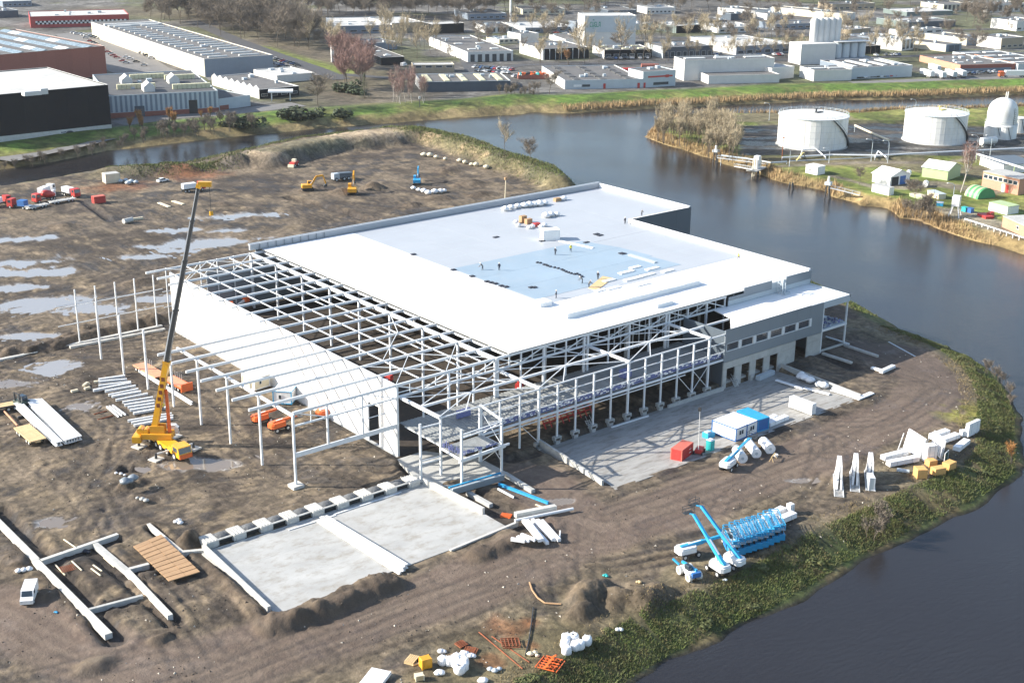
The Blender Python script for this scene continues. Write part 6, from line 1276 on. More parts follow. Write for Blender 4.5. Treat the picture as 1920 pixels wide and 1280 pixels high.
for (px, py, k, rz, lb) in ((905, 506, 1, 2.2, 'person in dark clothes bending over the roof, leftmost on the roof'), (936, 507, 0, 1.0, 'person standing on the roof beside the bending one'), (1041, 478, 0, .3, 'person in dark clothes standing next to a dark bundle'), (1070, 472, 2, .9, 'person walking on the roof near the white strip'), (1092, 531, 1, 2.6, 'person bending at the end of the dotted row'), (1121, 524, 0, .4, 'person standing behind the tan plywood'), (1104, 539, 1, .1, 'person in front of the tan plywood'), (1172, 420, 0, 1.5, 'person standing at the notch of the roof'), (1385, 487, 2, 2.0, 'person standing by the right roof parapet'), (1043, 559, 0, 2.4, 'person near the front corner of the blue field'), (1203, 405, 1, .5, 'person half hidden behind the notch parapet')):
    person(lb, onroof(px, py), rz, k)
person('person in a yellow vest walking beside the laid out steel', on(306, 770), 1.0, 2); person('person standing on the mud below the cabins', on(410, 628), .4, 0)
# ================================================================ TANK FARM ON THE RIGHT BANK
def tz(x, y):
    i = int(np.clip(np.searchsorted(_tx, x)-1, 0, len(_tx)-2)); j = int(np.clip(np.searchsorted(_ty, y)-1, 0, len(_ty)-2)); return float(_tz[i, j])
def ton(px, py):
    p = at(px, py, 0)
    for _ in range(4): p = at(px, py, tz(p.x, p.y))
    return p
TW = mat('tank_white', (.70, .70, .67), .5, .04, .2, dirt=(.50, .44, .33), damt=.55, stretch=(1, 1, .25))
YEL = mat('handrail_yellow', (.60, .50, .18), .6, .1, 1)
FW = Vector((_F[0], _F[1], 0)).normalized(); RT = Vector((_R[0], _R[1], 0)).normalized()
def tank(label, px, py, r, h, stair_a):
    f = ton(px, py); c = f+FW*r; t = thing('storage_tank', label, 'storage tank', (c.x, c.y, tz(c.x, c.y)-.1))
    nr = 5
    for i in range(nr):
        z0, z1 = h*i/nr, h*(i+1)/nr; rr_ = r-.03*(i % 2)
        for j in range(14):
            a0, a1 = 2*math.pi*j/14+.004, 2*math.pi*(j+1)/14-.004; vs = []; fs = []
            for k in range(4):
                a = a0+(a1-a0)*k/3; vs += [(rr_*math.cos(a), rr_*math.sin(a), z0+.03), (rr_*math.cos(a), rr_*math.sin(a), z1-.03)]
            fs = [(2*k, 2*k+2, 2*k+3, 2*k+1) for k in range(3)]; MB().add(vs, fs).build('shell_plate', TW, t)
    MB().lathe([(r-.12, 0), (r-.12, h)], 42).build('shell', M['clad_light'], t); MB().lathe([(r+.05, h-.05), (r*.6, h+.9), (0, h+1.3)], 36).build('tank_roof', TW, t)
    g = MB(); n = 36
    for k in range(n):
        a, b = 2*math.pi*k/n, 2*math.pi*(k+1)/n
        for z in (h+.6, h+1.1): g.beam((r*math.cos(a), r*math.sin(a), z), (r*math.cos(b), r*math.sin(b), z), .08, .08)
        g.beam((r*math.cos(a), r*math.sin(a), h), (r*math.cos(a), r*math.sin(a), h+1.1), .07, .07)
    g.lathe([(r+.02, h-.25), (r+.35, h-.2), (r+.35, h), (r+.02, h+.05)], 36); g.build('roof_railing', M['clad_light'], t)
    s = MB(); n = 22
    for k in range(n):
        a = stair_a+1.05*k/n; b = stair_a+1.05*(k+1)/n; z0, z1 = h*(1-k/n), h*(1-(k+1)/n); R_ = r+.5
        s.beam((R_*math.cos(a), R_*math.sin(a), z0), (R_*math.cos(b), R_*math.sin(b), z1), .9, .16); s.beam(((R_+.4)*math.cos(a), (R_+.4)*math.sin(a), z0+1), ((R_+.4)*math.cos(b), (R_+.4)*math.sin(b), z1+1), .07, .07)
    s.build('spiral_stair', M['dark_steel'], t)
    v = MB(); v.tube((0, -1, h+1.2), (0, -1, h+2.8), .35, .35, 8).box(-2, -3.2, h+.8, 2, -1.6, h+1.5).beam((-2, -3, h+1.5), (-2, -3, h+3), .12, .12).beam((2, -3, h+1.5), (2, -3, h+3), .12, .12).beam((-2, -3, h+3), (2, -3, h+3), .12, .12); v.tube((2, 0, h+1), (4, .5, h+1), .15, .15, 6); v.build('roof_fittings', YEL if px > 1700 else M['dark_steel'], t)
    MB().lathe([(r+.6, 0), (r+.6, .35), (r, .4)], 36).build('tank_base', M['concrete'], t)
    return t
va = math.atan2(-FW.y, -FW.x)
tank('largest white oil tank, left one of the big pair', 1535, 284, 14.3, 12.8, va+.35); tank('big white oil tank with yellow roof walkway, right one of pair', 1768, 274, 13.0, 12.2, va+.30)
f = ton(1884, 262); c = f+FW*6.4; t = thing('domed_tank', 'tall white tank with round dome at the right edge', 'storage tank', (c.x, c.y, tz(c.x, c.y)-.1)); hh = 10.5
MB().lathe([(6.8, 0), (6.8, 6.2), (6.3, 6.3)], 28).build('lower_shell', TW, t, True); MB().lathe([(6.2, 6), (6.4, hh), (6.0, hh+2.6), (5.0, hh+4.6), (3.2, hh+6.0), (1.4, hh+6.6), (0, hh+6.7)], 28).build('dome', TW, t, True)
g = MB()
for k in range(26):
    a, b = 2*math.pi*k/26, 2*math.pi*(k+1)/26
    for z in (6.4, 7.4): g.beam((6.9*math.cos(a), 6.9*math.sin(a), z), (6.9*math.cos(b), 6.9*math.sin(b), z), .09, .09)
g.build('walkway_rail', M['clad_light'], t); g = MB()
for z in range(8): g.beam((6.6*math.cos(va+.5), 6.6*math.sin(va+.5), 6.4+z*.9), (6.6*math.cos(va+.5+.12), 6.6*math.sin(va+.5+.12), 6.4+z*.9), .1, .1)
g.beam((6.6*math.cos(va+.5), 6.6*math.sin(va+.5), 0), (6.3*math.cos(va+.5), 6.3*math.sin(va+.5), hh+3), .12, .12); g.build('dome_ladder', M['dark_steel'], t)
for dx in (-.7, .7): MB().tube((dx, -1, hh+6), (dx, -1, hh+9.3), .22, .22, 8).build('vent_pipe', TW, t)
for (px, py, r, h, lb) in ((1868, 262, 3.0, 5.4, 'small white tank in front of domed tank, left one'), (1887, 263, 3.2, 5.6, 'small white tank with dark ladder in front of domed tank'), (1912, 250, 3.6, 6.5, 'small white tank beside the domed tank at picture edge')):
    f = ton(px, py); c = f+FW*r; t = thing('small_tank', lb, 'storage tank', (c.x, c.y, tz(c.x, c.y)-.1)); MB().lathe([(r, 0), (r, h), (0, h+.6)], 20).build('shell', TW, t); MB().beam((r*math.cos(va)*1.03, r*math.sin(va)*1.03, h), ((r+.4)*math.cos(va+.6), (r+.4)*math.sin(va+.6), .2), .3, .12).build('ladder', M['dark_steel'], t); MB().lathe([(r+.06, h-.3), (r+.2, h-.2), (r+.2, h)], 20).build('rim', M['clad_light'], t)
p = ton(1838, 275); q = ton(1858, 273); t = thing('drum_tank', 'white lying drum tank right of the big tank', 'storage tank', (p.x, p.y, p.z), math.atan2(q.y-p.y, q.x-p.x)); L = (q-p).length+2; MB().tube((0, 0, 2.2), (L, 0, 2.2), 1.6, 1.6, 16).build('shell', TW, t); MB().box(.8, -1, -.2, 1.3, 1, 1.4).box(L-1.3, -1, -.2, L-.8, 1, 1.4).build('saddle', M['concrete'], t)
# pipelines on supports
def pipeline(label, pts, r, h, m):
    P = [ton(*p)+Vector((0, 0, h)) for p in pts]; t = thing('pipeline', label, 'pipeline', (0, 0, 0)); MB().path(P, r, 7).build('pipe', m, t)
    for a, b in zip(P[:-1], P[1:]):
        n = max(1, int((b-a).length/14))
        for i in range(n+1): c = a+(b-a)*(i/n); MB().tube((c.x, c.y, tz(c.x, c.y)-.3), (c.x, c.y, c.z-r), .14, .14, 6).build('pipe_support', M['clad_light'], t)
pipeline('long white pipeline on posts in front of the tanks', [(1466, 301), (1560, 296), (1650, 297), (1760, 291), (1925, 283)], .35, 1.2, M['white']); pipeline('second thin pipe along the foot of the green bund', [(1480, 305), (1600, 300), (1655, 296)], .18, .6, M['clad_light'])
pipeline('pipe bridge from left big tank towards the pump lamps', [(1602, 248), (1636, 264), (1665, 276)], .45, 3.0, M['cream']); pipeline('low pipe from jetty to the tanks along the shore', [(1352, 296), (1400, 302), (1445, 310), (1475, 308)], .3, 1.0, M['clad_light'])
pipeline('pipe with bend beside the yellow stair', [(1500, 300), (1504, 286), (1530, 284), (1548, 300)], .25, 1.0, M['white']); pipeline('pipe with bend right of the lamp posts', [(1640, 300), (1646, 288), (1662, 300)], .3, 1.0, M['white'])
def lamp(label, px, py, h, m='clad_light'):
    p = ton(px, py); t = thing('street_lamp', label, 'street lamp', p); MB().tube((0, 0, -.2), (0, 0, h), .14, .09, 7).build('post', M[m], t); k = MB().path([Vector((0, 0, h)), Vector((0, 0, h))+RT*-.6+Vector((0, 0, .8)), Vector((0, 0, h+1.0))+RT*-2.2], .09, 5); k.build('arm', M[m], t); e = Vector((0, 0, h+1.0))+RT*-2.3; MB().cbox(e.x-.5, e.y-.2, e.z-.12, e.x+.5, e.y+.2, e.z+.1, .05).build('lamp_head', M['hub'], t)
for (px, py, h, lb) in ((1633, 303, 8, 'tall white lamp post left of the pair near the pipe bridge'), (1664, 306, 8, 'tall white lamp post right of the pair near the pipe bridge'), (1829, 300, 9, 'tall lamp post by the drum tank, left one'), (1855, 300, 9, 'tall lamp post by the drum tank, right one'), (1480, 312, 6, 'lamp post beside the yellow stair'), (1554, 306, 5, 'low lamp post in the middle of the pipeline'), (1442, 226, 7, 'lamp post behind the dark tank yard on the left'), (1715, 218, 7, 'lamp post between the two big tanks'), (1784, 398, 9, 'curved lamp post by the white water tower legs')): lamp(lb, px, py, h)
p = ton(1466, 300); t = thing('red_mast', 'thin rusty mast at the left end of the pipes', 'mast', p); MB().tube((0, 0, 0), (0, 0, 9), .2, .12, 7).build('pole', M['rust'], t); MB().box(-.4, -.4, 8.8, .4, .4, 9.2).build('cap', M['rust'], t)
p = ton(1504, 302); t = thing('crossing_stair', 'yellow steel stair crossing over the pipes', 'stair', p, math.atan2(RT.y, RT.x)); MB().beam((-2.4, 0, 0), (0, 0, 3.2), 1.0, .2).build('flight', YEL, t); MB().beam((0, 0, 3.2), (2.2, 0, 0), 1.0, .2).build('flight', M['dark_steel'], t); MB().box(-.6, -.6, 3.2, .6, .6, 3.35).build('landing', YEL, t)
# sheds and buildings
def gable(name, label, cat, a, b, back_eave, eave_y, apex_y, wall, roof, door=None, n_str=5, windows=0):
    """gabled shed: a-b is its gable end at the ground, back_eave a photo pixel on the far eave end of the left wall"""
    p, q = ton(*a), ton(*b); u = (q-p); W_ = u.length; u.normalize(); n = Vector((-u.y, u.x, 0)); h = zat(eave_y, p.x, p.y)-p.z; bk = at(*back_eave, h+p.z); D = abs((bk-p).dot(n)); m_ = (p+q)/2; ah = zat(apex_y, m_.x, m_.y)-p.z
    t = thing(name, label, cat, (p.x, p.y, p.z-.1), math.atan2(u.y, u.x)); m = M[wall]
    MB().side([(0, 0), (W_, 0), (W_, h), (W_/2, ah-.1), (0, h)], 0, .2).build('gable_wall', m, t); MB().side([(0, 0), (W_, 0), (W_, h), (W_/2, ah-.1), (0, h)], D-.2, D).build('gable_wall', m, t)
    for x in (0, W_-.2):
        for i in range(4): MB().box(x+.01, .2+(D-.4)*i/4+.01, 0, x+.19, .2+(D-.4)*(i+1)/4-.01, h-.05).build('side_panel', m, t)
    for s in (0, 1):
        for i in range(n_str):
            y0, y1 = -.4+(D+.8)*i/n_str, -.4+(D+.8)*(i+1)/n_str-.03; x0 = -.5 if s == 0 else W_+.5; zz = h-(ah-h)*.5/(W_/2)
            MB().add([(x0, y0, zz), (W_/2, y0, ah), (W_/2, y1, ah), (x0, y1, zz), (x0, y0, zz+.12), (W_/2, y0, ah+.12), (W_/2, y1, ah+.12), (x0, y1, zz+.12)], [(3, 2, 1, 0), (4, 5, 6, 7), (0, 1, 5, 4), (1, 2, 6, 5), (2, 3, 7, 6), (3, 0, 4, 7)] if s == 0 else [(0, 1, 2, 3), (7, 6, 5, 4), (4, 5, 1, 0), (5, 6, 2, 1), (6, 7, 3, 2), (7, 4, 0, 3)]).build('roof_sheet', M[roof] if (i % 2 or roof != 'striped') else M['clad_light'], t)
    for (x0, x1, z1, mm) in (door or []): MB().box(W_*x0, -.08, 0, W_*x1, -.005, z1).build('door', M[mm], t)
    return t
t = gable('boat_shed', 'white gabled shed with bright blue door on the tank bank', 'shed', (1668, 349), (1705, 343), (1644, 322), 331, 318, 'white', 'membrane', [(.08, .42, 3.2, 'dark'), (.5, .78, 3.2, 'blue')])
gable('green_shed', 'pale green shed with white roof beside the bare birch', 'shed', (1776, 339), (1800, 331), (1744, 307), 319, 304, 'pale_green' if 'pale_green' in M else 'cream', 'membrane') if False else None
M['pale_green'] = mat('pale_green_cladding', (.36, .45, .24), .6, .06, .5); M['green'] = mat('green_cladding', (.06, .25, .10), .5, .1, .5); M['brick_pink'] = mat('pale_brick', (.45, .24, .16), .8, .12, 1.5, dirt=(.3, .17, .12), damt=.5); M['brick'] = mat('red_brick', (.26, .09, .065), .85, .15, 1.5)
gable('green_shed', 'pale green shed with white roof beside the bare birch', 'shed', (1776, 339), (1800, 330), (1744, 307), 319, 305, 'pale_green', 'membrane')
# half round green shelter
p, q = ton(1833, 374), ton(1866, 370); u = q-p; W_ = u.length; u.normalize(); t = thing('arched_shelter', 'green half round shelter in front of the brick building', 'shelter', (p.x, p.y, p.z-.1), math.atan2(u.y, u.x)); bk = ton(1811, 366); D = abs((bk-p).dot(Vector((-u.y, u.x, 0))))
for i in range(6):
    y0, y1 = D*i/6, D*(i+1)/6-.03; vs = []; n = 12
    for k in range(n+1): a = math.pi*k/n; vs += [(W_/2-W_/2*math.cos(a), y0, W_*.46*math.sin(a)), (W_/2-W_/2*math.cos(a), y1, W_*.46*math.sin(a))]
    MB().add(vs, [(2*k, 2*k+1, 2*k+3, 2*k+2) for k in range(n)]).build('arch_sheet', M['pale_green'] if i % 2 else M['green'], t)
MB().side([(W_/2-W_/2*math.cos(math.pi*k/12), W_*.46*math.sin(math.pi*k/12)) for k in range(13)], .02, .1).build('front_wall', M['green'], t); MB().side([(W_/2-W_/2*math.cos(math.pi*k/12), W_*.46*math.sin(math.pi*k/12)) for k in range(13)], D-.1, D-.04).build('back_wall', M['green'], t)
def bank_box(name, label, cat, a, b, top_y, depth, m, roofm, on_f=ton, cap=True, extras=()):
    p, q = on_f(*a), on_f(*b); u = q-p; L = u.length; u.normalize(); h = zat(top_y, p.x, p.y)-p.z; t = thing(name, label, cat, (p.x, p.y, p.z-.05), math.atan2(u.y, u.x))
    n = max(1, int(L/3))
    for i in range(n): MB().box(L*i/n+.01, 0, 0, L*(i+1)/n-.01, .15, h).build('wall_panel', M[m], t); MB().box(L*i/n+.01, depth-.15, 0, L*(i+1)/n-.01, depth, h).build('wall_panel', M[m], t)
    for x in (0, L-.15): MB().box(x, .16, 0, x+.15, depth-.16, h).build('end_wall', M[m], t)
    MB().box(-.1, -.1, h+.002, L+.1, depth+.1, h+.15).build('roof', M[roofm], t)
    for (x0, x1, z0, z1, mm) in extras:
        w = MB().box(L*x0, -.06, z0, L*x1, -.004, z1).build('window' if z0 > .5 else 'door', M['white'] if mm == 'glass' else M[mm], t)
        if mm == 'glass': MB().box(L*x0+.12, -.08, z0+.12, L*x1-.12, -.065, z1-.12).build('pane', M['glass'], w)
    return t
bank_box('pump_house', 'pink brick flat roofed building with high windows by the arched shelter', 'building', (1840, 350), (1908, 366), 321, 9, 'brick_pink', 'concrete', extras=[(.03+.135*i, .15+.135*i, 3.4, 4.9, 'glass') for i in range(7)]+[(.55, .63, 0, 2.8, 'white'), (.66, .74, 0, 2.8, 'red')])
bank_box('brick_hut', 'pink brick hut at the right edge beside the water', 'building', (1878, 425), (1932, 450), 405, 8, 'brick_pink', 'concrete', extras=[(.5, .58, 1.5, 2.6, 'glass')])
bank_box('container', 'white container on grass left of the blue door shed', 'container', (1634, 359), (1666, 367), 345, 2.6, 'white', 'concrete'); bank_box('container', 'cream container behind the blue boat trailer', 'container', (1738, 366), (1759, 374), 357, 3.0, 'cream', 'clad_light'); bank_box('container', 'white container by the pink brick hut', 'container', (1853, 394), (1888, 403), 379, 5.5, 'white', 'pale_green')
bank_box('container', 'low green container full of pale rubble under the bare trees', 'container', (1705, 368), (1729, 375), 363, 3.2, 'pale_green', 'cream'); bank_box('white_hut', 'small white hut on legs beside the reed bank', 'hut', (1510, 324), (1532, 329), 309, 4.5, 'white', 'membrane', extras=[(.3, .45, 1, 2, 'glass')])
bank_box('dark_roof_hut', 'flat dark roofed building behind the pink brick building', 'building', (1880, 325), (1945, 322), 309, 16, 'white', 'clad_dark')
for i, (a, b, ty, d_, m, lb) in enumerate((((1755, 386), (1768, 387), 380, 2, 'azure', 'light blue boat trailer with a white tank'), ((1802, 396), (1810, 398), 388, 1.6, 'teal', 'teal bin near the white water tower legs'), ((1812, 398), (1820, 400), 390, 1.6, 'blue', 'dark blue bins beside the teal bin'), ((1832, 404), (1848, 411), 400, 3, 'red', 'red flat pontoon lying near the water tower legs'), ((1856, 407), (1864, 404), 400, 1.2, 'red', 'small red box on the pale trailer'))): bank_box('yard_box', lb, 'box', a, b, ty, d_, m, m if i else 'white')
p = ton(1790, 405); t = thing('water_tower', 'white box on four splayed legs near the shore', 'water tower', p, .4); MB().cbox(-1.7, -1.2, 3.6, 1.7, 1.2, 6.8, .1).build('box', M['white'], t)
for x in (-1, 1):
    for y in (-1, 1): MB().tube((x*2.3, y*1.8, -.3), (x*1.3, y*.9, 3.6), .22, .18, 7).build('leg', M['white'], t)
# moorings and jetties in the river
def dolphin(label, px, py, h, box=True):
    p = at(px, py, WATER_Z); t = thing('mooring_post', label, 'mooring', (p.x, p.y, WATER_Z), .3)
    for dx, dy in ((-.7, -.7), (.7, -.6), (0, .8)): MB().tube((dx*1.5, dy*1.5, -2), (dx*.6, dy*.6, h*.62), .28, .25, 7).build('pile', M['dark_steel'], t)
    if box: MB().box(-1.1, -1.1, h*.62, 1.1, 1.1, h*.75).build('deck', M['clad_light'], t); MB().tube((0, 0, h*.75), (0, 0, h), .5, .4, 8).build('bollard', M['white'], t)
    return t
dolphin('white topped mooring post beside the long walkway', 1551, 372, 8); dolphin('white mooring frame at the tip of willow bank', 1341, 305, 7); dolphin('dark mooring pile in front of the reeds', 1483, 355, 4, False)
t = dolphin('white loading jetty with tall yellowish posts', 1418, 328, 6)
for dx in (-4, -2, 2, 4): MB().tube((dx, 0, -2), (dx*.9, 0, 6.5), .3, .25, 7).build('post', M['cream'], t)
MB().box(-5, -2.2, 2.2, 5, 2.2, 2.6).build('jetty_deck', M['concrete'], t); MB().cbox(-1.2, -1, 2.6, 1.2, 1, 7.5, .1).build('jetty_cabin', M['white'], t)
def walkway(label, a, b, za, zb):
    p, q = at(*a, za), at(*b, zb); t = thing('walkway', label, 'walkway', (0, 0, 0)); MB().beam(p, q, 1.0, .2).build('deck', M['hub'], t); g = MB(); u = q-p; s = Vector((-u.y, u.x, 0)).normalized()*.5
    for k in (-1, 1): g.beam(p+s*k+Vector((0, 0, 1)), q+s*k+Vector((0, 0, 1)), .07, .07)
    n = int(u.length/2.5)
    for i in range(n+1):
        for k in (-1, 1): c = p+u*(i/n)+s*k; g.beam(c, c+Vector((0, 0, 1)), .06, .06)
    g.build('handrail', M['clad_light'], t)
walkway('long grey walkway from the mooring post to the shore', (1556, 352), (1612, 366), 1.0, -.5); walkway('walkway from the loading jetty to the left shore', (1378, 312), (1412, 318), -.3, .5); walkway('walkway leading from mooring frame towards the pipes', (1345, 296), (1440, 308), .8, 0)
p, q = ton(1808, 415), ton(1935, 456); t = thing('quay_barrier', 'long white quay barrier above the reeds at right', 'barrier', (0, 0, 0)); MB().beam(p+Vector((0, 0, .9)), q+Vector((0, 0, .9)), .3, .35).build('rail', M['white'], t)
for i in range(12): c = p+(q-p)*(i/11); MB().beam(c-Vector((0, 0, .4)), c+Vector((0, 0, .9)), .2, .2).build('post', M['white'], t)
p, q = ton(1830, 305), ton(1925, 335); t = thing('pipe_rack', 'white overhead pipe rack on the way to pink brick building', 'pipe rack', (0, 0, 0)); MB().beam(p+Vector((0, 0, 3.5)), q+Vector((0, 0, 3.5)), .9, .5).build('rack_beam', M['white'], t)
for i in range(5): c = p+(q-p)*(i/4); MB().beam(c, c+Vector((0, 0, 3.4)), .25, .25).build('post', M['pale_green'], t)
for i in range(2):
    p = ton(*((1703, 330), (1735, 350))[i]); t = thing('lying_tank', ['small white tank lying behind blue door shed', 'white tank lying at the corner of green shed'][i], 'tank', p, .5); MB().tube((-1.8, 0, 1.1), (1.8, 0, 1.1), 1.0, 1.0, 12).build('shell', M['white'], t); MB().box(-1.2, -.7, -.1, -.8, .7, .5).box(.8, -.7, -.1, 1.2, .7, .5).build('saddle', M['concrete'], t)
# ================================================================ INDUSTRIAL ESTATE ACROSS THE CANAL
def nz(x, y):
    return .0
M['roof_grey'] = mat('roof_felt_grey', (.105, .102, .10), .9, .2, .15, dirt=(.18, .175, .16), damt=.6); M['roof_dark'] = mat('roof_felt_dark', (.065, .067, .07), .85, .2, .15, dirt=(.13, .13, .12), damt=.5); M['roof_pale'] = mat('roof_pale', (.46, .455, .43), .8, .12, .12, dirt=(.3, .3, .28), damt=.5)
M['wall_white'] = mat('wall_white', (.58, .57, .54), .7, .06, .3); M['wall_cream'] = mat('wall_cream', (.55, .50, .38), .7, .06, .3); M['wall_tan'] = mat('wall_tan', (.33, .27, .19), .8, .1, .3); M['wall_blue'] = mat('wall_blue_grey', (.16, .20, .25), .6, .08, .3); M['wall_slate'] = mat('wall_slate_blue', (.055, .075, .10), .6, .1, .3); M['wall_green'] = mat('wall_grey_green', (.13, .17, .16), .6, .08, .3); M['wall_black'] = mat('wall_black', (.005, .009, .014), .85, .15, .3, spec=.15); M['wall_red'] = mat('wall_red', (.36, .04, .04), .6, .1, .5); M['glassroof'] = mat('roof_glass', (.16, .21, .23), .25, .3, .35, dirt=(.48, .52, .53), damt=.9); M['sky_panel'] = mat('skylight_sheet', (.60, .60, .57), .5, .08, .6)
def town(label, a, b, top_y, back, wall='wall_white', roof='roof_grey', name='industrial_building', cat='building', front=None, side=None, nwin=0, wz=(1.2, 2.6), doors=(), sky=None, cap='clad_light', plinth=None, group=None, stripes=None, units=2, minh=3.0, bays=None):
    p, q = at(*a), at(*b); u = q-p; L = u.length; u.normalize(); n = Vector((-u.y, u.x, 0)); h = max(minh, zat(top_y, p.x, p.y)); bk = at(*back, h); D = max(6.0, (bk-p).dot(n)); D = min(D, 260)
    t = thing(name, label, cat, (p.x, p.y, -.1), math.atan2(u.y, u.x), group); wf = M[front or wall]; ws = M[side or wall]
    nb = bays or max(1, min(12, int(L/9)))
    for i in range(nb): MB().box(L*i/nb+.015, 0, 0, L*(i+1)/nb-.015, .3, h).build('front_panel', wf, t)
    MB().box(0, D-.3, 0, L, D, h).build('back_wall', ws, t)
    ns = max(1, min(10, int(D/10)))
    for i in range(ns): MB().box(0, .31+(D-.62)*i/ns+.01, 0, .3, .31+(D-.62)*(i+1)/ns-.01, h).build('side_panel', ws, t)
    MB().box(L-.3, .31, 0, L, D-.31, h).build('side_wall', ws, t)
    MB().box(.3, .3, h-.55, L-.3, D-.3, h-.3).build('roof', M[roof], t)
    c = MB(); c.box(-.06, -.06, h+.002, L+.06, .32, h+.12).box(-.06, D-.32, h+.002, L+.06, D+.06, h+.12).box(-.06, .33, h+.002, .32, D-.33, h+.12).box(L-.32, .33, h+.002, L+.06, D-.33, h+.12); c.build('roof_trim', M[cap], t)
    if plinth: MB().box(.02, -.12, .1, L-.02, -.005, plinth[0]).build('plinth', M[plinth[1]], t)
    if nwin:
        for i in range(nwin):
            x0 = L*(i+.18)/nwin; x1 = L*(i+.82)/nwin; w = MB().box(x0, -.06, wz[0], x1, -.004, min(wz[1], h-.3)).build('window', M['hub'], t); MB().box(x0+.15, -.09, wz[0]+.12, x1-.15, -.065, min(wz[1], h-.3)-.12).build('pane', M['glass'], w)
    for (f0, f1, hh, mm) in doors: MB().box(L*f0, -.16, .05, L*f1, -.125, min(hh, h-.2)).build('door', M[mm], t)
    if sky:
        nx, ny, w, l, mm = sky
        for i in range(nx):
            for j in range(ny):
                x = L*(i+.5)/nx; y = D*(j+.5)/ny; w_, l_ = min(w, L/nx*.8), min(l, D/ny*.8); MB().cbox(x-w_/2, y-l_/2, h-.3, x+w_/2, y+l_/2, h+.25, .12).build('skylight', M[mm], t)
    rg = random.Random(int(a[0]*13+a[1]))
    for i in range(units):
        x, y = rg.uniform(.15, .85)*L, rg.uniform(.15, .85)*D; s = rg.uniform(.6, 1.4); MB().cbox(x-s, y-s, h-.3, x+s, y+s, h+.3+rg.random(), .05).build('roof_unit', M['clad_light'], t)
    return t, L, D, h
EST = 'buildings of the industrial estate'
# --- left: big sheds along the canal
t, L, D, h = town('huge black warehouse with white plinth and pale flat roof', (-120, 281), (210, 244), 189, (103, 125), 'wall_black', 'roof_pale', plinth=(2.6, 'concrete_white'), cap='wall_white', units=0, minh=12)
p = at(66, 176, h); o = Vector((p.x, p.y, 0))-t.location; r_ = t.rotation_euler.z; x, y = o.x*math.cos(-r_)-o.y*math.sin(-r_), o.x*math.sin(-r_)+o.y*math.cos(-r_)
b = MB(); b.cbox(x-5, y-1.8, h-.3, x+2, y+1.8, h+1.4, .2).box(x+2, y-1.2, h-.3, x+5, y+1.2, h+2); b.build('roof_unit', M['hub'], t)
t, L, D, h = town('grey striped corrugated hall with yellow ridged roof lights', (208, 222), (411, 211), 180, (148, 141), 'clad_light', 'roof_dark', plinth=(2.4, 'brick'), cap='clad_light', units=6, doors=((.72, .80, 6.5, 'dark'), (.22, .31, 5, 'wall_slate')), minh=9, bays=1)
for i in range(22): MB().box(L*i/22+.05, -.10, 2.6, L*(i+.5)/22, -.01, h-.2).build('cladding_strip', M['wall_blue'], t)
M['rooflight'] = mat('yellowed_rooflight', (.55, .52, .34), .5, .1, .6)
for (fx, fy, l) in ((.12, .28, .36), (.32, .72, .34), (.62, .18, .36), (.64, .62, .3)):
    x0, y = L*fx, D*fy
    for q in range(2):
        for s in range(4):
            MB().side([(x0+L*l*(q*2+s/2)/4+.1, h-.3), (x0+L*l*(q*2+s/2)/4+.1, h+1.9), (x0+L*l*(q*2+(s+1)/2)/4-.05, h+1.9), (x0+L*l*(q*2+(s+1)/2)/4-.05, h-.3)], y, y+2.2).build('rooflight', M['rooflight'], t) if q == 0 or s < 4 else None
for (fx, fy) in ((.2, .48), (.34, .12), (.64, .42)):
    x0, y = L*fx, D*fy; MB().side([(x0, h-.3), (x0+5, h-.3), (x0+5, h+2), (x0+2.5, h+4), (x0, h+2)], y, y+9).build('roof_lantern', M['wall_white'], t)
town('low grey annex with white front right of the striped hall', (411, 207), (470, 199), 186, (385, 142), 'clad_light', 'roof_dark', doors=((.38, .62, 3.2, 'clad_light'), (.02, .3, 2.2, 'brick')), nwin=0, units=1)
t, L, D, h = town('big red brick hall with long glazed roof strips', (-60, 168), (201, 142), 108, (85, 51), 'brick', 'roof_grey', cap='concrete_white', units=0, minh=9)
for i in range(6):
    for j in range(9): MB().add([(L*(i+.12)/6, D*j/9+.2, h-.28), (L*(i+.42)/6, D*j/9+.2, h+.7), (L*(i+.42)/6, D*(j+1)/9-.1, h+.7), (L*(i+.12)/6, D*(j+1)/9-.1, h-.28), (L*(i+.50)/6, D*j/9+.2, h-.28), (L*(i+.50)/6, D*(j+1)/9-.1, h-.28)], [(0, 1, 2, 3), (1, 4, 5, 2), (0, 4, 1), (3, 2, 5)]).build('roof_glazing', M['glassroof'] if (i+j) % 4 else M['sky_panel'], t)
t, L, D, h = town('red hall with a black and white checker band', (58, 53), (243, 48), 36, (33, 22), 'wall_red', 'roof_pale', cap='wall_red', units=6, minh=8)
for i in range(44):
    for j in range(2): MB().box(L*(.05+.94*i/44), -.1, h*.30+j*1.2, L*(.05+.94*(i+1)/44)-.05, -.01, h*.30+(j+1)*1.2-.03).build('checker_tile', M['white'] if (i+j) % 2 else M['wall_black'], t)
t, L, D, h = town('very long white warehouse with grey end wall and roof dashes', (385, 145), (513, 136), 111, (201, 40), 'wall_blue', 'roof_grey', side='wall_cream', cap='wall_white', units=4, minh=9)
for i in range(2):
    for j in range(17): MB().cbox(L*(.12+.45*i), D*(.03+.05*j), h-.3, L*(.40+.47*i), D*(.03+.05*j)+1.4, h+.5, .1).build('roof_dash', M['sky_panel'], t)
for j in (18, 19): MB().cbox(L*.05, D*(.03+.045*j), h-.3, L*.95, D*(.03+.045*j)+3, h+.8, .1).build('roof_dash', M['sky_panel'], t)
t, L, D, h = town('low workshop with scalloped white parapet', (487, 186), (561, 179), 168, (420, 141), 'wall_white', 'roof_grey', front='wall_black', cap='wall_white', nwin=4, units=3)
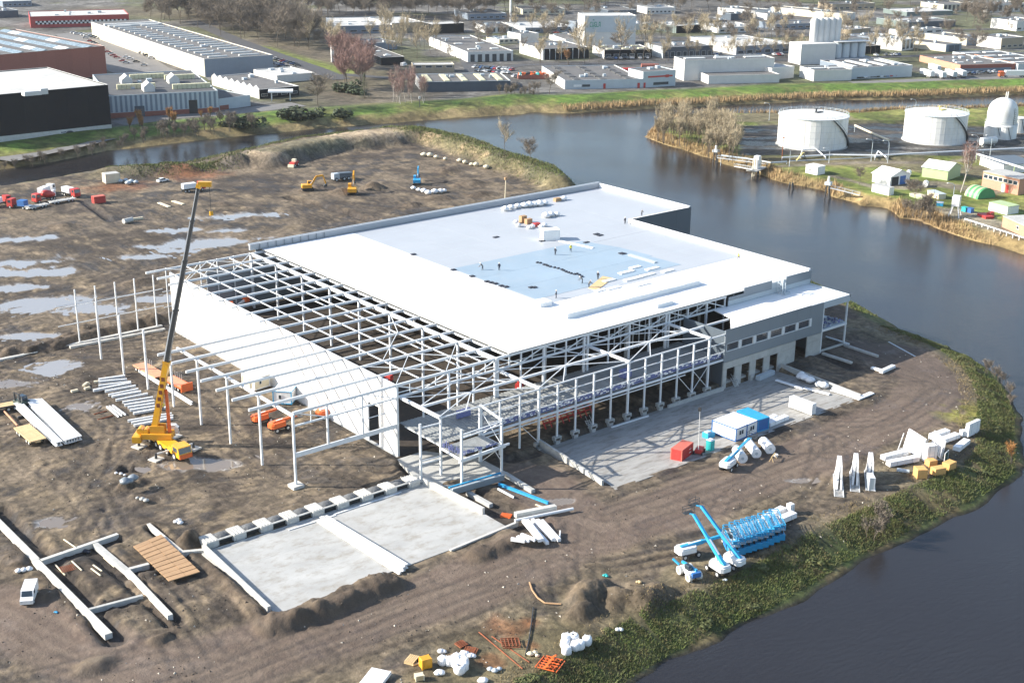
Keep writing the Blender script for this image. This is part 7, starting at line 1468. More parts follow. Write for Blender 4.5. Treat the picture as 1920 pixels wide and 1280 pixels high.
for j in range(8): MB().lathe([(0, 0)], 3) if False else MB().side([(-.1, h), (.2, h), (.2, h+.1)], D*j/8, D*(j+1)/8-.1).build('scallop', M['wall_white'], t) if False else MB().add([(-.05, D*j/8, h+.13), (-.05, D*(j+1)/8, h+.13), (-.05, D*(j+.5)/8, h+1.8), (.3, D*j/8, h+.13), (.3, D*(j+1)/8, h+.13), (.3, D*(j+.5)/8, h+1.8)], [(0, 2, 1), (3, 4, 5), (0, 3, 5, 2), (1, 2, 5, 4)]).build('scallop', M['wall_white'], t)
t, L, D, h = town('white tented workshop behind the scalloped one', (520, 156), (590, 150), 142, (505, 128), 'wall_white', 'roof_pale', units=4, cap='wall_white')
p = at(527, 188); t = thing('fuel_canopy', 'white canopy on posts in front of the scalloped workshop', 'canopy', p, -.55); MB().box(-6, -4, 4.2, 6, 4, 4.9).build('canopy_roof', M['white'], t)
for x in (-4.5, 4.5):
    for y in (-2.5, 2.5): MB().box(x-.2, y-.2, 0, x+.2, y+.2, 4.2).build('post', M['white'], t)
# --- middle
town('pale roofed works with blue grey front beyond the wood', (632, 64), (735, 62), 49, (620, 33), 'wall_blue', 'roof_pale', nwin=5, units=3, sky=(4, 1, 6, 3, 'sky_panel')); town('tan walled hall with bright flat roof', (735, 62), (797, 59), 44, (730, 32), 'wall_tan', 'roof_pale', side='wall_white', units=1)
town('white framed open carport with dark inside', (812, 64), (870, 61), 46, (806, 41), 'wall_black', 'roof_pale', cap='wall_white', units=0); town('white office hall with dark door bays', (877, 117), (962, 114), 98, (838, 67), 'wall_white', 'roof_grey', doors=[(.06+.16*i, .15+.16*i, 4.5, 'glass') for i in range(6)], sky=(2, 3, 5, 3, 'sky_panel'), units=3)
t, L, D, h = town('tan two storey cabin block with wide dark windows', (775, 137), (852, 136), 122, (778, 117), 'wall_tan', 'roof_pale', nwin=4, wz=(2.8, 5.4), cap='cream', units=0); town('long slate blue shed with yellowish roof bands', (790, 173), (957, 170), 154, (700, 140), 'wall_slate', 'roof_grey', side='wall_white', sky=(5, 1, 3, 30, 'rooflight'), units=5)
town('grey roofed house and office among bare trees', (715, 123), (758, 121), 108, (685, 85), 'wall_black', 'roof_grey', cap='wall_white', units=3, sky=(1, 3, 4, 3, 'sky_panel')); town('small low shed behind the tan cabin block', (688, 96), (745, 92), 82, (680, 74), 'wall_blue', 'roof_grey', units=2)
# --- the white tower with its green name
t, L, D, h = town('tall white cold store tower with green lettering', (1095, 86), (1191, 85), 30, (1096, 24), 'wall_white', 'roof_pale', name='cold_store_tower', cap='wall_white', units=0, bays=1)
MB().box(.1, -.35, h*.45, L-.1, -.02, h-.05).build('upper_cladding', M['clad_light'], t)
GREEN = mat('sign_green', (.0, .22, .13), .5, .05)
def glyphs(txt, x, z, s, parent, m, v, y=-.40):
    F7 = {'C': ['01111', '11000', '10000', '10000', '10000', '11000', '01111'], 'U': ['10001', '10001', '10001', '10001', '10001', '11011', '01110'], 'G': ['01111', '11000', '10000', '10011', '10001', '11001', '01111'], 'L': ['10000']*6+['11111'], 'A': ['01110', '11011', '10001', '10001', '11111', '10001', '10001']}
    for ch in txt:
        b = MB()
        for r_, row in enumerate(F7[ch]):
            c = 0
            while c < 5:
                if row[c] == '1':
                    e = c
                    while e < 5 and row[e] == '1': e += 1
                    b.box(x+c*s, y, z+(6-r_)*v, x+e*s, y+.06, z+(7-r_)*v); c = e
                else: c += 1
        b.build('letter', m, parent); x += s*5.8
glyphs('CUGLA', L*.10, h*.63, L*.0074, t, GREEN, h*.17/7)
MB().box(L*.155, -.42, h*.85, L*.185, -.36, h*.88).build('sign_mark', GREEN, t); MB().box(L*.15, -.42, h*.585, L*.19, -.36, h*.60).build('sign_line', GREEN, t)
town('white annex at the foot of the cold store tower', (1060, 84), (1096, 83), 74, (1048, 63), 'wall_white', 'roof_grey', units=2); town('narrow blue grey block left of cold store tower', (1079, 62), (1095, 61), 41, (1080, 38), 'wall_blue', 'roof_grey', units=0)
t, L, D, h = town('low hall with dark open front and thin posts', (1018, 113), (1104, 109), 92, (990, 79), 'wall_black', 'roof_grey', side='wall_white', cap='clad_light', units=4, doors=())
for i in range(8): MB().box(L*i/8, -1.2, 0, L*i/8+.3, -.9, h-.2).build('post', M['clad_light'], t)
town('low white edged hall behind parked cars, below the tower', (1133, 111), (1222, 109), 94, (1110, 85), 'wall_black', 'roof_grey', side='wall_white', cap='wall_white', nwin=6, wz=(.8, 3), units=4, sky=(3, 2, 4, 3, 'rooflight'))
t, L, D, h = town('grey workshop with red doors and dark roof strips', (1059, 168), (1205, 165), 151, (1012, 124), 'clad_light', 'roof_grey', side='wall_white', doors=((.49, .52, 2.8, 'red'), (.93, .96, 2.8, 'red')), sky=(3, 5, 3.5, 9, 'roof_dark'), units=6, nwin=0)
for i in range(2): MB().box(L*(.11+.11*i), -.14, 1.3, L*(.21+.11*i), -.09, 2.5).build('window', M['white' if i == 0 else 'glass'], t)
t, L, D, h = town('grey annex with red fascia joined to the workshop', (1205, 165), (1266, 161), 135, (1196, 127), 'clad_light', 'roof_grey', cap='clad_light', doors=((.02, .08, 2.8, 'red'),), units=2); MB().box(L*.15, -.14, h*.62, L*.9, -.05, h*.72).build('fascia', M['red'], t); MB().box(L*.32, -.16, 1.2, L*.78, -.05, 2.6).build('window', M['glass'], t); MB().box(L*.68, -.3, h*.58, L*.78, -.15, h*.76).build('sign', M['red'], t)
town('white hall with dark pitched looking roof, taller rear part', (1282, 152), (1450, 147), 113, (1272, 106), 'wall_white', 'roof_dark', cap='wall_white', sky=(3, 1, 12, 3, 'sky_panel'), units=3); town('bright white low hall at the grassy dike', (1328, 158), (1461, 155), 142, (1308, 122), 'wall_white', 'roof_grey', cap='wall_white', sky=(2, 1, 20, 3, 'sky_panel'), units=2)
town('white block in front of the silos', (1525, 153), (1596, 151), 132, (1496, 124), 'wall_white', 'roof_dark', cap='wall_white', sky=(2, 1, 9, 3, 'sky_panel'), units=1); town('white wing left of the silo block', (1446, 150), (1488, 146), 128, (1436, 104), 'wall_white', 'roof_pale', cap='wall_white', units=1)
town('long pale blue shed with black roof and cars before it', (1596, 149), (1709, 144), 127, (1561, 112), 'wall_blue', 'roof_dark', front='clad_light', cap='wall_white', sky=(4, 1, 3, 24, 'sky_panel'), units=3)
# silos
p = at(1500, 122); t = thing('silo_tower', 'white silo tower with a cluster of tall silos', 'silos', (p.x, p.y, -.1), math.atan2(at(1525, 121).y-p.y, at(1525, 121).x-p.x)); s_ = (at(1525, 121)-p).length/22
ht = zat(83, p.x, p.y); MB().cbox(0, 0, 0, 24, 14, ht, .2).build('tower_block', M['wall_white'], t)
for i in range(4): MB().lathe([(2.7, 3), (2.7, ht-1.0), (2.2, ht-.1), (0, ht+.3)], 16, (27+6.2*i*.9, 3, 0)).build('silo', M['clad_light'], t, True)
for i in range(5): MB().lathe([(2.5, 0), (2.5, ht+13), (1.6, ht+14), (0, ht+14.4)], 16, (14+4.2*i*.95, 10, 0)).build('silo', M['wall_white'], t, True)
MB().box(24.5, -.5, 0, 49, 7, 3.4).build('silo_base', M['wall_blue'], t); MB().box(24.5, -1, ht+.4, 48, 6, ht+.7).build('silo_platform', M['hub'], t)
# --- right
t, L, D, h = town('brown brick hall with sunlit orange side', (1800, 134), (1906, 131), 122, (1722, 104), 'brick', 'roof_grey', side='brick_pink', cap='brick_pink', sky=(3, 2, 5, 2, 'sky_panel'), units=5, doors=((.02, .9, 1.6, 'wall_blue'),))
town('pale blue hall with white roof strips at right edge', (1908, 132), (1990, 128), 120, (1838, 95), 'clad_light', 'roof_dark', cap='sky_panel', sky=(2, 4, 20, 3, 'sky_panel'), units=1)
for (lb, a, b, ty, bk, w, r_, kw) in (
    ('grey green hall with a blue roof panel, upper right', (1702, 54), (1791, 50), 42, (1651, 33), 'wall_slate', 'roof_grey', dict(side='wall_green', sky=(2, 1, 14, 6, 'sky_panel'))),
    ('white walled hall below the upper right wood', (1582, 39), (1603, 37), 26, (1494, 9), 'wall_white', 'roof_grey', dict(side='wall_cream')), ('low blue grey office row in front of silos', (1452, 57), (1562, 53), 46, (1440, 40), 'wall_blue', 'roof_grey', dict(nwin=8)),
    ('tan roofed low shop near the silos', (1592, 65), (1632, 61), 56, (1585, 45), 'wall_tan', 'roof_pale', {}), ('low shed under the upper right wood', (1700, 31), (1786, 28), 23, (1705, 15), 'wall_green', 'roof_pale', {}),
    ('cream apartment block at the top right', (1768, 24), (1822, 22), 9, (1772, 2), 'wall_cream', 'roof_grey', dict(nwin=7, wz=(1, 9))), ('long white fronted hall in the right middle', (1685, 67), (1767, 63), 57, (1690, 53), 'wall_white', 'roof_grey', dict(nwin=5)),
    ('white stepped offices behind the brick hall', (1690, 96), (1712, 93), 75, (1660, 68), 'wall_white', 'roof_pale', dict(nwin=3, wz=(1, 7))), ('row of cream units with dark doors', (1773, 98), (1802, 95), 84, (1700, 64), 'wall_blue', 'roof_grey', dict(side='wall_cream', doors=((.2, .5, 4, 'wall_slate'), (.55, .85, 4, 'wall_slate')))),
    ('cream units next to the row with dark doors', (1812, 86), (1846, 83), 72, (1762, 60), 'wall_blue', 'roof_grey', dict(side='wall_cream')), ('white house like office at the right', (1876, 93), (1918, 90), 72, (1848, 65), 'wall_tan', 'roof_grey', dict(side='wall_white', nwin=4)),
    ('white house at the far right edge', (1905, 59), (1950, 57), 40, (1896, 32), 'wall_white', 'roof_grey', dict(nwin=4)), ('long dark shopfront behind the pale blue shed', (1562, 104), (1650, 100), 89, (1560, 80), 'wall_black', 'roof_grey', dict(cap='wall_white', sky=(3, 1, 5, 3, 'sky_panel'))),
    ('grey shed left of the silo tower', (1440, 99), (1484, 96), 83, (1432, 70), 'wall_blue', 'roof_grey', dict(nwin=4)), ('blue shopfront hall right of tower', (1243, 110), (1336, 106), 89, (1217, 80), 'wall_slate', 'roof_grey', dict(side='clad_light', nwin=8, wz=(.8, 4))),
    ('white gabled office with grey roof above the white halls', (1380, 104), (1480, 99), 87, (1335, 67), 'wall_blue', 'roof_pale', dict(side='wall_white', nwin=6, wz=(1, 3))), ('flat roofed white shop right of the tower, rear', (1190, 57), (1252, 54), 46, (1195, 42), 'wall_white', 'roof_grey', dict(sky=(3, 1, 5, 3, 'sky_panel'))),
    ('dark green hall with a pale roof ridge', (1268, 63), (1314, 60), 49, (1250, 40), 'wall_black', 'roof_pale', dict(side='wall_green')), ('dark hall with a thin white roof edge', (1316, 50), (1362, 48), 39, (1285, 35), 'wall_slate', 'roof_dark', dict(cap='wall_white')),
    ('white low works under the bare street trees', (1348, 63), (1422, 60), 52, (1350, 42), 'wall_white', 'roof_pale', dict(nwin=6)), ('dark block near the top, right of the tower', (1370, 39), (1412, 37), 26, (1368, 23), 'wall_slate', 'roof_dark', {}),
    ('white house with dark roof at the top middle', (1415, 34), (1442, 31), 20, (1405, 8), 'wall_white', 'roof_dark', dict(nwin=3)), ('dark building directly behind the tower', (1140, 28), (1193, 27), 20, (1150, 9), 'wall_slate', 'roof_grey', dict(nwin=5)),
    ('pale low school like building at the top middle', (1213, 27), (1266, 26), 15, (1212, 10), 'wall_white', 'roof_pale', dict(nwin=7)), ('white and blue low shop left of tower', (985, 63), (1077, 60), 53, (985, 41), 'wall_blue', 'roof_pale', dict(side='wall_white', nwin=6)),
    ('small white building with a dark roof, left of tower', (976, 82), (1010, 80), 64, (972, 58), 'wall_white', 'roof_grey', {}), ('white framed office with glass ends', (910, 63), (962, 62), 51, (897, 42), 'wall_white', 'roof_dark', dict(nwin=5, wz=(.8, 5))),
    ('low shop with pale roof behind office hall', (936, 83), (972, 81), 76, (930, 68), 'wall_cream', 'roof_pale', dict(nwin=4)), ('low blue building in the top left corner', (6, 14), (60, 12), 3, (8, -3), 'wall_blue', 'roof_pale', dict(nwin=6)),
    ('dark shed at the far left behind checker hall', (-20, 35), (35, 32), 22, (0, 15), 'wall_slate', 'roof_dark', {}), ('pale shed above the silo tower', (1463, 27), (1534, 25), 18, (1462, 14), 'wall_blue', 'roof_pale', {}),
    ('white low shed at the top right of tower row', (1438, 38), (1466, 36), 26, (1440, 22), 'wall_white', 'roof_grey', {}), ('grey hall behind the white framed carport', (880, 38), (950, 36), 27, (880, 18), 'wall_blue', 'roof_grey', dict(nwin=6)),
    ('pale terrace far off at the top, left of tower', (980, 28), (1060, 27), 18, (980, 11), 'wall_cream', 'roof_grey', dict(nwin=8)), ('brown roofed terrace far off at the top right', (1560, 20), (1640, 18), 8, (1560, 3), 'wall_tan', 'roof_grey', dict(nwin=7)),
    ('white flat block far off at the top right corner', (1850, 24), (1920, 22), 8, (1850, 2), 'wall_white', 'roof_grey', dict(nwin=7, wz=(1, 6))), ('low tan shed between tower and carport', (1120, 70), (1180, 69), 60, (1115, 58), 'wall_tan', 'roof_grey', {}) if False else
    ('grey roofed unit near the brick pink hall', (1640, 84), (1690, 81), 72, (1620, 62), 'wall_blue', 'roof_grey', dict(nwin=4)),
    ('pale unit between silo tower and stepped offices', (1580, 84), (1640, 81), 73, (1570, 66), 'wall_white', 'roof_grey', dict(nwin=5))):
    town(lb, a, b, ty, bk, w, r_, **{**dict(units=3), **kw})
# --- roads (sheets above the yards)
M['asphalt'] = mat('asphalt', (.055, .056, .06), .85, .15, .2, dirt=(.10, .10, .10), damt=.5); M['paving'] = mat('yard_paving', (.15, .145, .14), .85, .15, .15, dirt=(.24, .23, .21), damt=.6)
def road(name, pts, w, z, m):
    P = [at(*p) for p in pts]; vs = []; fs = []
    for i, p in enumerate(P):
        d = (P[min(i+1, len(P)-1)]-P[max(i-1, 0)]).normalized(); s = Vector((-d.y, d.x, 0))*w/2; vs += [(p.x-s.x, p.y-s.y, z), (p.x+s.x, p.y+s.y, z)]
    fs = [(2*i, 2*i+2, 2*i+3, 2*i+1) for i in range(len(P)-1)]; kind(MB().add(vs, fs).build(name, m), 'structure')
road('road', [(360, 40), (440, 75), (520, 105), (600, 133), (640, 150)], 11, .25, M['asphalt']); road('road', [(640, 140), (800, 152), (980, 122), (1240, 118), (1500, 112), (1760, 104), (1990, 98)], 9, .12, M['asphalt'])
road('road', [(840, 64), (860, 90), (880, 120), (890, 140)], 9, .16, M['asphalt']); road('road', [(760, 66), (1000, 70), (1240, 72), (1500, 68), (1700, 60), (1960, 52)], 8, .2, M['asphalt']); road('yard', [(150, 62), (200, 90), (260, 130), (300, 145)], 34, .08, M['paving']); road('yard', [(220, 232), (330, 218), (420, 212), (500, 203), (560, 196)], 14, .16, M['paving']); road('yard', [(0, 300), (120, 275), (225, 250)], 14, .1, M['paving'])
road('yard', [(300, 60), (370, 110), (420, 150)], 16, .05, M['paving']); road('yard', [(520, 118), (560, 132), (590, 142)], 26, .18, M['paving']); road('yard', [(1600, 157), (1720, 152), (1860, 148), (1960, 145)], 12, .2, M['paving'])
# --- parked cars
rc = random.Random(21); CK = ['white', 'silver', 'black', 'grey', 'red', 'blue', 'silver', 'white', 'black', 'grey']; ncar = [0]
def carrow(a, b, n, label, group, turn=0.0, jit=.6, cols=None, skip=.12):
    p, q = at(*a), at(*b); d = (q-p)
    for i in range(n):
        if rc.random() < skip: continue
        c = p+d*((i+.5)/n); cc_ = rc.choice(cols or CK); car(c.x+rc.uniform(-jit, jit), c.y+rc.uniform(-jit, jit), .3, math.atan2(d.y, d.x)+turn+(math.pi if rc.random() < .5 else 0)+rc.uniform(-.05, .05), cc_, cc_+' '+label, group); ncar[0] += 1
carrow((196, 66), (288, 112), 22, 'parked car in the row along the long white warehouse', 'cars along the white warehouse', 1.2); carrow((130, 62), (190, 74), 10, 'parked car in front of the checker band hall', 'cars before the checker hall', 1.4); carrow((158, 72), (240, 122), 16, 'car in the dense row of red vehicles beside the glazed roof hall', 'red vehicles by the glazed roof hall', 1.2, 1, ['red', 'red', 'grey', 'red', 'silver'])
carrow((235, 108), (275, 126), 6, 'car parked at the near end of the warehouse yard', 'cars at the yard end', 1.2); carrow((516, 112), (566, 128), 10, 'car in the rear row beside the grey end wall', 'cars beside the warehouse end', 1.2); carrow((516, 120), (560, 134), 9, 'car in the middle row beside the grey end wall', 'cars beside the warehouse end, middle', 1.2); carrow((518, 128), (555, 140), 8, 'car in the front row beside the grey end wall', 'cars beside the warehouse end, front', 1.2)
carrow((278, 214), (370, 209), 8, 'car in front of the striped corrugated hall', 'cars before the striped hall', .2); carrow((890, 128), (962, 133), 14, 'car in the fenced lot right of tan cabin block, rear row', 'cars in the fenced lot', 1.5); carrow((892, 135), (960, 139), 13, 'car in the fenced lot right of tan cabin block, front row', 'cars in the fenced lot, front', 1.5)
carrow((1133, 112), (1216, 111), 13, 'car parked below the cold store tower', 'cars below the tower', 1.5); carrow((1300, 103), (1355, 104), 9, 'car parked in front of the blue shopfront hall', 'cars before the blue shopfront', 1.5); carrow((1604, 148), (1682, 144), 13, 'car parked before the long pale blue shed', 'cars before the pale blue shed', 1.5, .3); carrow((1380, 108), (1470, 104), 12, 'car parked along the street below the gabled office', 'cars below the gabled office', 1.4)
carrow((1810, 141), (1870, 137), 6, 'car parked in front of the brown brick hall', 'cars before the brick hall', .1); carrow((1020, 62), (1090, 66), 8, 'car on the street left of the tower', 'cars left of the tower', .1); carrow((1640, 106), (1700, 104), 7, 'car near the dark shopfront', 'cars by the dark shopfront', 1.4); carrow((960, 146), (990, 142), 5, 'car beside the scrap yard', 'cars by the scrap yard', .2)
for (px, py, lb) in ((393, 206, 'white van parked at the striped hall annex'), (273, 97, 'white van at the wall of the long white warehouse'), (757, 125, 'white van near the tan cabin block')): p = at(px, py); car(p.x, p.y, .3, .5, 'white', lb, None, True)
p = at(121, 254); car(p.x, p.y, .3, 0, 'white', 'white car parked before the black warehouse'); p = at(133, 253); car(p.x, p.y, .3, 0, 'black', 'black car parked before the black warehouse')
# trailers by the dike
for (px, py, rz, lb) in ((1748, 148, 1.1, 'white truck trailer, leftmost by the dike'), (1770, 150, 1.0, 'white truck trailer, second from left by the dike'), (1790, 149, .95, 'white truck trailer, third by the dike'), (1808, 148, .9, 'white truck trailer, fourth by the dike'), (1760, 138, 1.0, 'white truck trailer behind the four by the dike')):
    p = at(px, py); t = thing('truck_trailer', lb, 'truck trailer', p+Vector((0, 0, .3)), rz); MB().cbox(0, -1.25, 1.1, 12.5, 1.25, 3.9, .05).build('box_body', M['white'], t); MB().box(-.02, -1.1, 1.2, 0, 1.1, 3.8).build('rear_door', M['clad_light'], t); wheels(t, [1.5, 2.8, 4.1], 2.4)
p = at(1876, 146); t = thing('lorry', 'orange lorry with long white trailer at the right edge', 'lorry', p+Vector((0, 0, .3)), -.62); MB().cbox(-1.2, -1.2, .6, 1.3, 1.2, 3.4, .2).build('cab', M['orange'], t); MB().cbox(2.2, -1.25, 1.1, 15, 1.25, 3.9, .05).build('box_body', M['white'], t); MB().box(-1.22, -1.0, 1.9, -1.2, 1.0, 3.0).build('windscreen', M['glass'], t); wheels(t, [0, 3, 12, 13.3], 2.4)
# sign pylon, fences, mast, scrap
p = at(624, 117); t = thing('sign_pylon', 'slim white sign pylon on the grass verge by the wood', 'sign', p); MB().cbox(-1, -.4, 0, 1, .4, 13, .1).build('pylon_board', M['white'], t); MB().box(-1.1, -.5, 0, 1.1, .5, .5).build('base', M['concrete'], t)
p = at(957, 44); t = thing('chimney_mast', 'thin white mast rising above the trees at the top', 'mast', p); MB().tube((0, 0, 0), (0, 0, 36), .8, .6, 8).build('shaft', M['white'], t); MB().tube((0, 0, 36), (0, 0, 36.6), .9, .9, 8).build('cap', M['hub'], t)
p = at(787, 204); t = thing('canal_beacon', 'black post with board on the canal bank', 'beacon', p+Vector((0, 0, .5))); MB().tube((0, 0, -1), (0, 0, 5), .2, .2, 6).build('post', M['dark_steel'], t); MB().box(-.5, -.1, 4.2, .5, .1, 5.4).build('board', M['white'], t)
p = at(1001, 148); t = thing('scrap_skip', 'long red brown skip full of coloured scrap', 'skip', p+Vector((0, 0, .2)), -.58); MB().box(-9, -2, 0, 9, 2, 2.2).build('skip_body', M['brick'], t); lb = MB(); rg = random.Random(4)
for i in range(40): lb.obox((rg.uniform(-8, 8), rg.uniform(-1.6, 1.6), 2.0), rg.uniform(.8, 2), rg.uniform(.6, 1.6), rg.uniform(.4, 1.6), rg.uniform(0, 3), rg.randint(0, 3))
kind(lb.build('scrap_load', [M['white'], M['teal'], M['dark_steel'], M['orange']], t), 'stuff')
bank = [(1180, 138, 'red', 'red tank lorry behind the grey workshop'), (1215, 130, 'brick', 'brown red shed roof behind the workshop annex')]
for (px, py, m, lb) in bank: p = at(px, py); t = thing('tank_lorry', lb, 'lorry', p, -.6); MB().tube((-4, 0, 2), (4, 0, 2), 1.3, 1.3, 12).build('tank_body', M[m], t); MB().cbox(4.2, -1.2, .6, 6.2, 1.2, 3, .1).build('cab', M[m], t); wheels(t, [-3, 3, 5], 2.3)
# ================================================================ TREES, SHRUBS, REEDS, GRASS
M['bark'] = mat('bark_grey_brown', (.105, .085, .065), .9, .25, .4); M['bark_pale'] = mat('birch_bark', (.40, .36, .32), .85, .2, .6)
M['twig'] = mat('bare_twigs', (.150, .125, .098), .95, .3, .05); M['twig_red'] = mat('reddish_twigs', (.22, .135, .115), .95, .25, .05); M['twig_tan'] = mat('tan_willow_twigs', (.36, .30, .20), .95, .25, .05); M['twig_orange'] = mat('orange_willow_twigs', (.34, .17, .055), .95, .25, .05)
M['leaf_dark'] = mat('evergreen_leaves', (.035, .05, .02), .8, .35, .4); M['leaf_scrub'] = mat('bramble_leaves', (.085, .10, .032), .85, .5, .5, dirt=(.11, .06, .03), damt=.7)
def tree_meshes(seed, h, spread, ntw, upright=.5, tw=.055, multi=1, trunkr=.22):
    """bare winter tree: tapered trunk with limbs, and a crown of many thin twigs; returns (wood, twigs) builders"""
    r = random.Random(seed); wood = MB(); tw_v = []; tw_f = []; tips = []
    def limb(p, d, L, rad, lv):
        n = 3; q = p
        for i in range(n):
            d2 = (d+Vector((r.uniform(-.2, .2), r.uniform(-.2, .2), r.uniform(-.05, .18)))).normalized(); e = q+d2*(L/n)
            if rad > .02: wood.tube(q, e, rad*(1-.28*i/n), rad*(1-.28*(i+1)/n), 5 if lv else 6, 0, False)
            q, d = e, d2
            if lv < 2:
                for _ in range(2 if lv else 3):
                    a = r.uniform(0, 6.28); s = Vector((math.cos(a), math.sin(a), upright*r.uniform(.4, 1.4))).normalized()
                    if i or lv: limb(q, (s*spread+d*.5).normalized(), L*r.uniform(.42, .62), rad*.5, lv+1)
            tips.append((q, d, lv))
    for k in range(multi):
        a = r.uniform(0, 6.28); o = Vector((math.cos(a), math.sin(a), 0))*(0 if multi == 1 else r.uniform(0, h*.25))
        limb(o+Vector((0, 0, -.3)), (Vector((0, 0, 1))+o*.06).normalized(), h*.72, trunkr, 0)
    T = [t for t in tips if t[2] >= 1] or tips
    for i in range(ntw):
        q, d, lv = r.choice(T); L = h*r.uniform(.09, .22); v = (d*.6+Vector((r.uniform(-1, 1), r.uniform(-1, 1), r.uniform(-.2, 1.1)*(.5+upright)))).normalized(); o = Vector((r.uniform(-1, 1), r.uniform(-1, 1), r.uniform(-1, 1)))*h*.05
        s = v.cross(Vector((r.uniform(-1, 1), r.uniform(-1, 1), .3))).normalized()*tw; p = q+o; e = p+v*L; b = len(tw_v)
        tw_v.extend([tuple(p-s), tuple(p+s), tuple(p+v*L*.6+s*.6), tuple(e), tuple(p+v*L*.6-s*.6)]); tw_f.append([b, b+1, b+2, b+3, b+4])
    c = MB(); c.v, c.f, c.m = tw_v, tw_f, [0]*len(tw_f); return wood, c
TV = {}
def treekind(key, n, bark, twig, **kw):
    TV[key] = []
    for i in range(n): w, c = tree_meshes(hash_(key)+i*7, **kw); TV[key].append((w.mesh('trunk', M[bark]), c.mesh('crown', M[twig])))
def hash_(s): return sum(ord(ch)*(i+3) for i, ch in enumerate(s))
treekind('wood', 5, 'bark', 'twig', h=19, spread=.8, ntw=900, tw=.075); treekind('broad', 3, 'bark', 'twig', h=17, spread=1.1, ntw=1100, upright=.3, tw=.075); treekind('red', 2, 'bark', 'twig_red', h=18, spread=.8, ntw=1100, tw=.075)
treekind('birch', 2, 'bark_pale', 'twig_red', h=14, spread=.5, ntw=650, upright=.9, tw=.04, trunkr=.2); treekind('street', 2, 'bark', 'twig_tan', h=14, spread=.65, ntw=480, upright=.8, tw=.065, trunkr=.16)
treekind('willow', 4, 'bark', 'twig_tan', h=9, spread=.45, ntw=900, upright=1.3, tw=.05, multi=4, trunkr=.11); treekind('orange', 2, 'bark', 'twig_orange', h=6, spread=.6, ntw=600, upright=1.2, tw=.06, multi=2, trunkr=.16); treekind('scrub', 3, 'bark', 'twig', h=4.5, spread=.8, ntw=500, upright=.6, tw=.06, multi=3, trunkr=.08)
rt = random.Random(77); ntree = [0]
def tree(p, key, label, s=1.0, group=None, name='bare_tree', cat='tree'):
    w, c = rt.choice(TV[key]); t = thing(name, label, cat, p, rt.uniform(0, 6.28), group); s *= rt.uniform(.85, 1.15); t.scale = (s, s, s*rt.uniform(.92, 1.1)); link('trunk', w, t); link('crown', c, t); ntree[0] += 1; return t
def scatter(poly, n, key, label, group, s=1.0, mind=5.0, z=.0, **kw):
    P = [at(*p) for p in poly]; xs_ = [p.x for p in P]; ys_ = [p.y for p in P]; got = []; k = 0
    while len(got) < n and k < n*40:
        k += 1; x, y = rt.uniform(min(xs_), max(xs_)), rt.uniform(min(ys_), max(ys_))
        if sdist(np.array([x]), np.array([y]), [(p.x, p.y) for p in P])[0] < 0 or any((x-a)**2+(y-b)**2 < mind*mind for a, b in got): continue
        got.append((x, y)); tree(Vector((x, y, z)), key, label, s, group, **kw)
scatter([(262, 34), (330, 26), (470, 30), (520, 52), (600, 92), (590, 108), (520, 90), (420, 70), (350, 52)], 46, 'wood', 'bare tall tree in the wood behind the long white warehouse', 'bare trees in the wood behind the white warehouse', 1.05, 7)
scatter([(300, 20), (640, 20), (640, 34), (480, 36), (300, 28)], 34, 'wood', 'bare tree in the farther wood at the top left', 'bare trees at the top left', 1.0, 9); scatter([(560, 55), (630, 80), (640, 106), (590, 110), (560, 90)], 10, 'street', 'pale slender tree on the grass verge near the sign pylon', 'pale trees near the pylon', 1.1, 6)
scatter([(632, 120), (690, 118), (695, 170), (648, 172)], 18, 'red', 'reddish bare tree in the thicket left of the slate blue shed', 'reddish trees left of slate blue shed', .85, 5); scatter([(725, 178), (792, 172), (798, 200), (735, 204)], 14, 'birch', 'birch in the group in front of slate blue shed', 'birches before the slate blue shed', .75, 4)
scatter([(640, 20), (820, 22), (1100, 12), (1400, 14), (1400, 22), (1100, 22), (820, 34), (660, 40)], 44, 'broad', 'bare broad tree in the belt along the top of the picture', 'bare trees along the top, middle', .95, 10); scatter([(1400, 4), (1930, 2), (1930, 14), (1700, 18), (1400, 20)], 30, 'broad', 'bare broad tree in the belt at the top right', 'bare trees along the top right', .9, 10)
scatter([(700, 60), (800, 66), (830, 110), (740, 118), (680, 105)], 16, 'street', 'pale bare tree among the offices left of the white office hall', 'pale trees among the offices', 1.0, 7); scatter([(1000, 116), (1240, 112), (1520, 104), (1720, 98), (1720, 104), (1500, 112), (1240, 120), (1000, 124)], 30, 'street', 'slender bare street tree along the estate road', 'street trees of the estate road', .85, 9)
scatter([(1780, 34), (1900, 28), (1930, 50), (1860, 62), (1800, 52)], 14, 'broad', 'bare tree on the green at the upper right', 'bare trees on the upper right green', .85, 8); scatter([(1340, 66), (1560, 60), (1700, 70), (1700, 78), (1500, 80), (1340, 78)], 18, 'street', 'thin bare tree between the halls of the right estate', 'thin trees between the right halls', .85, 9)
scatter([(1220, 60), (1340, 62), (1340, 84), (1240, 86)], 8, 'street', 'thin bare tree near the dark green hall', 'thin trees near dark green hall', .9, 7); scatter([(960, 60), (1100, 66), (1100, 74), (960, 74)], 6, 'street', 'thin bare tree in front of tower works', 'thin trees left of tower', .9, 8)
for (px, py, k, s, lb) in ((598, 208, 'broad', .85, 'lone dark bare tree by the canal bank bushes'), (1066, 122, 'orange', 1.2, 'tan round willow beside the street below the tower'), (1030, 178, 'broad', .6, 'bare tree at the left corner of the grey workshop'), (1085, 112, 'street', 1.3, 'tall bare tree in front of the tower, left'), (1160, 113, 'street', 1.3, 'tall bare tree in front of the tower, right'), (1206, 114, 'street', 1.4, 'tall bare tree right of the tower')): tree(at(px, py), k, lb, s)
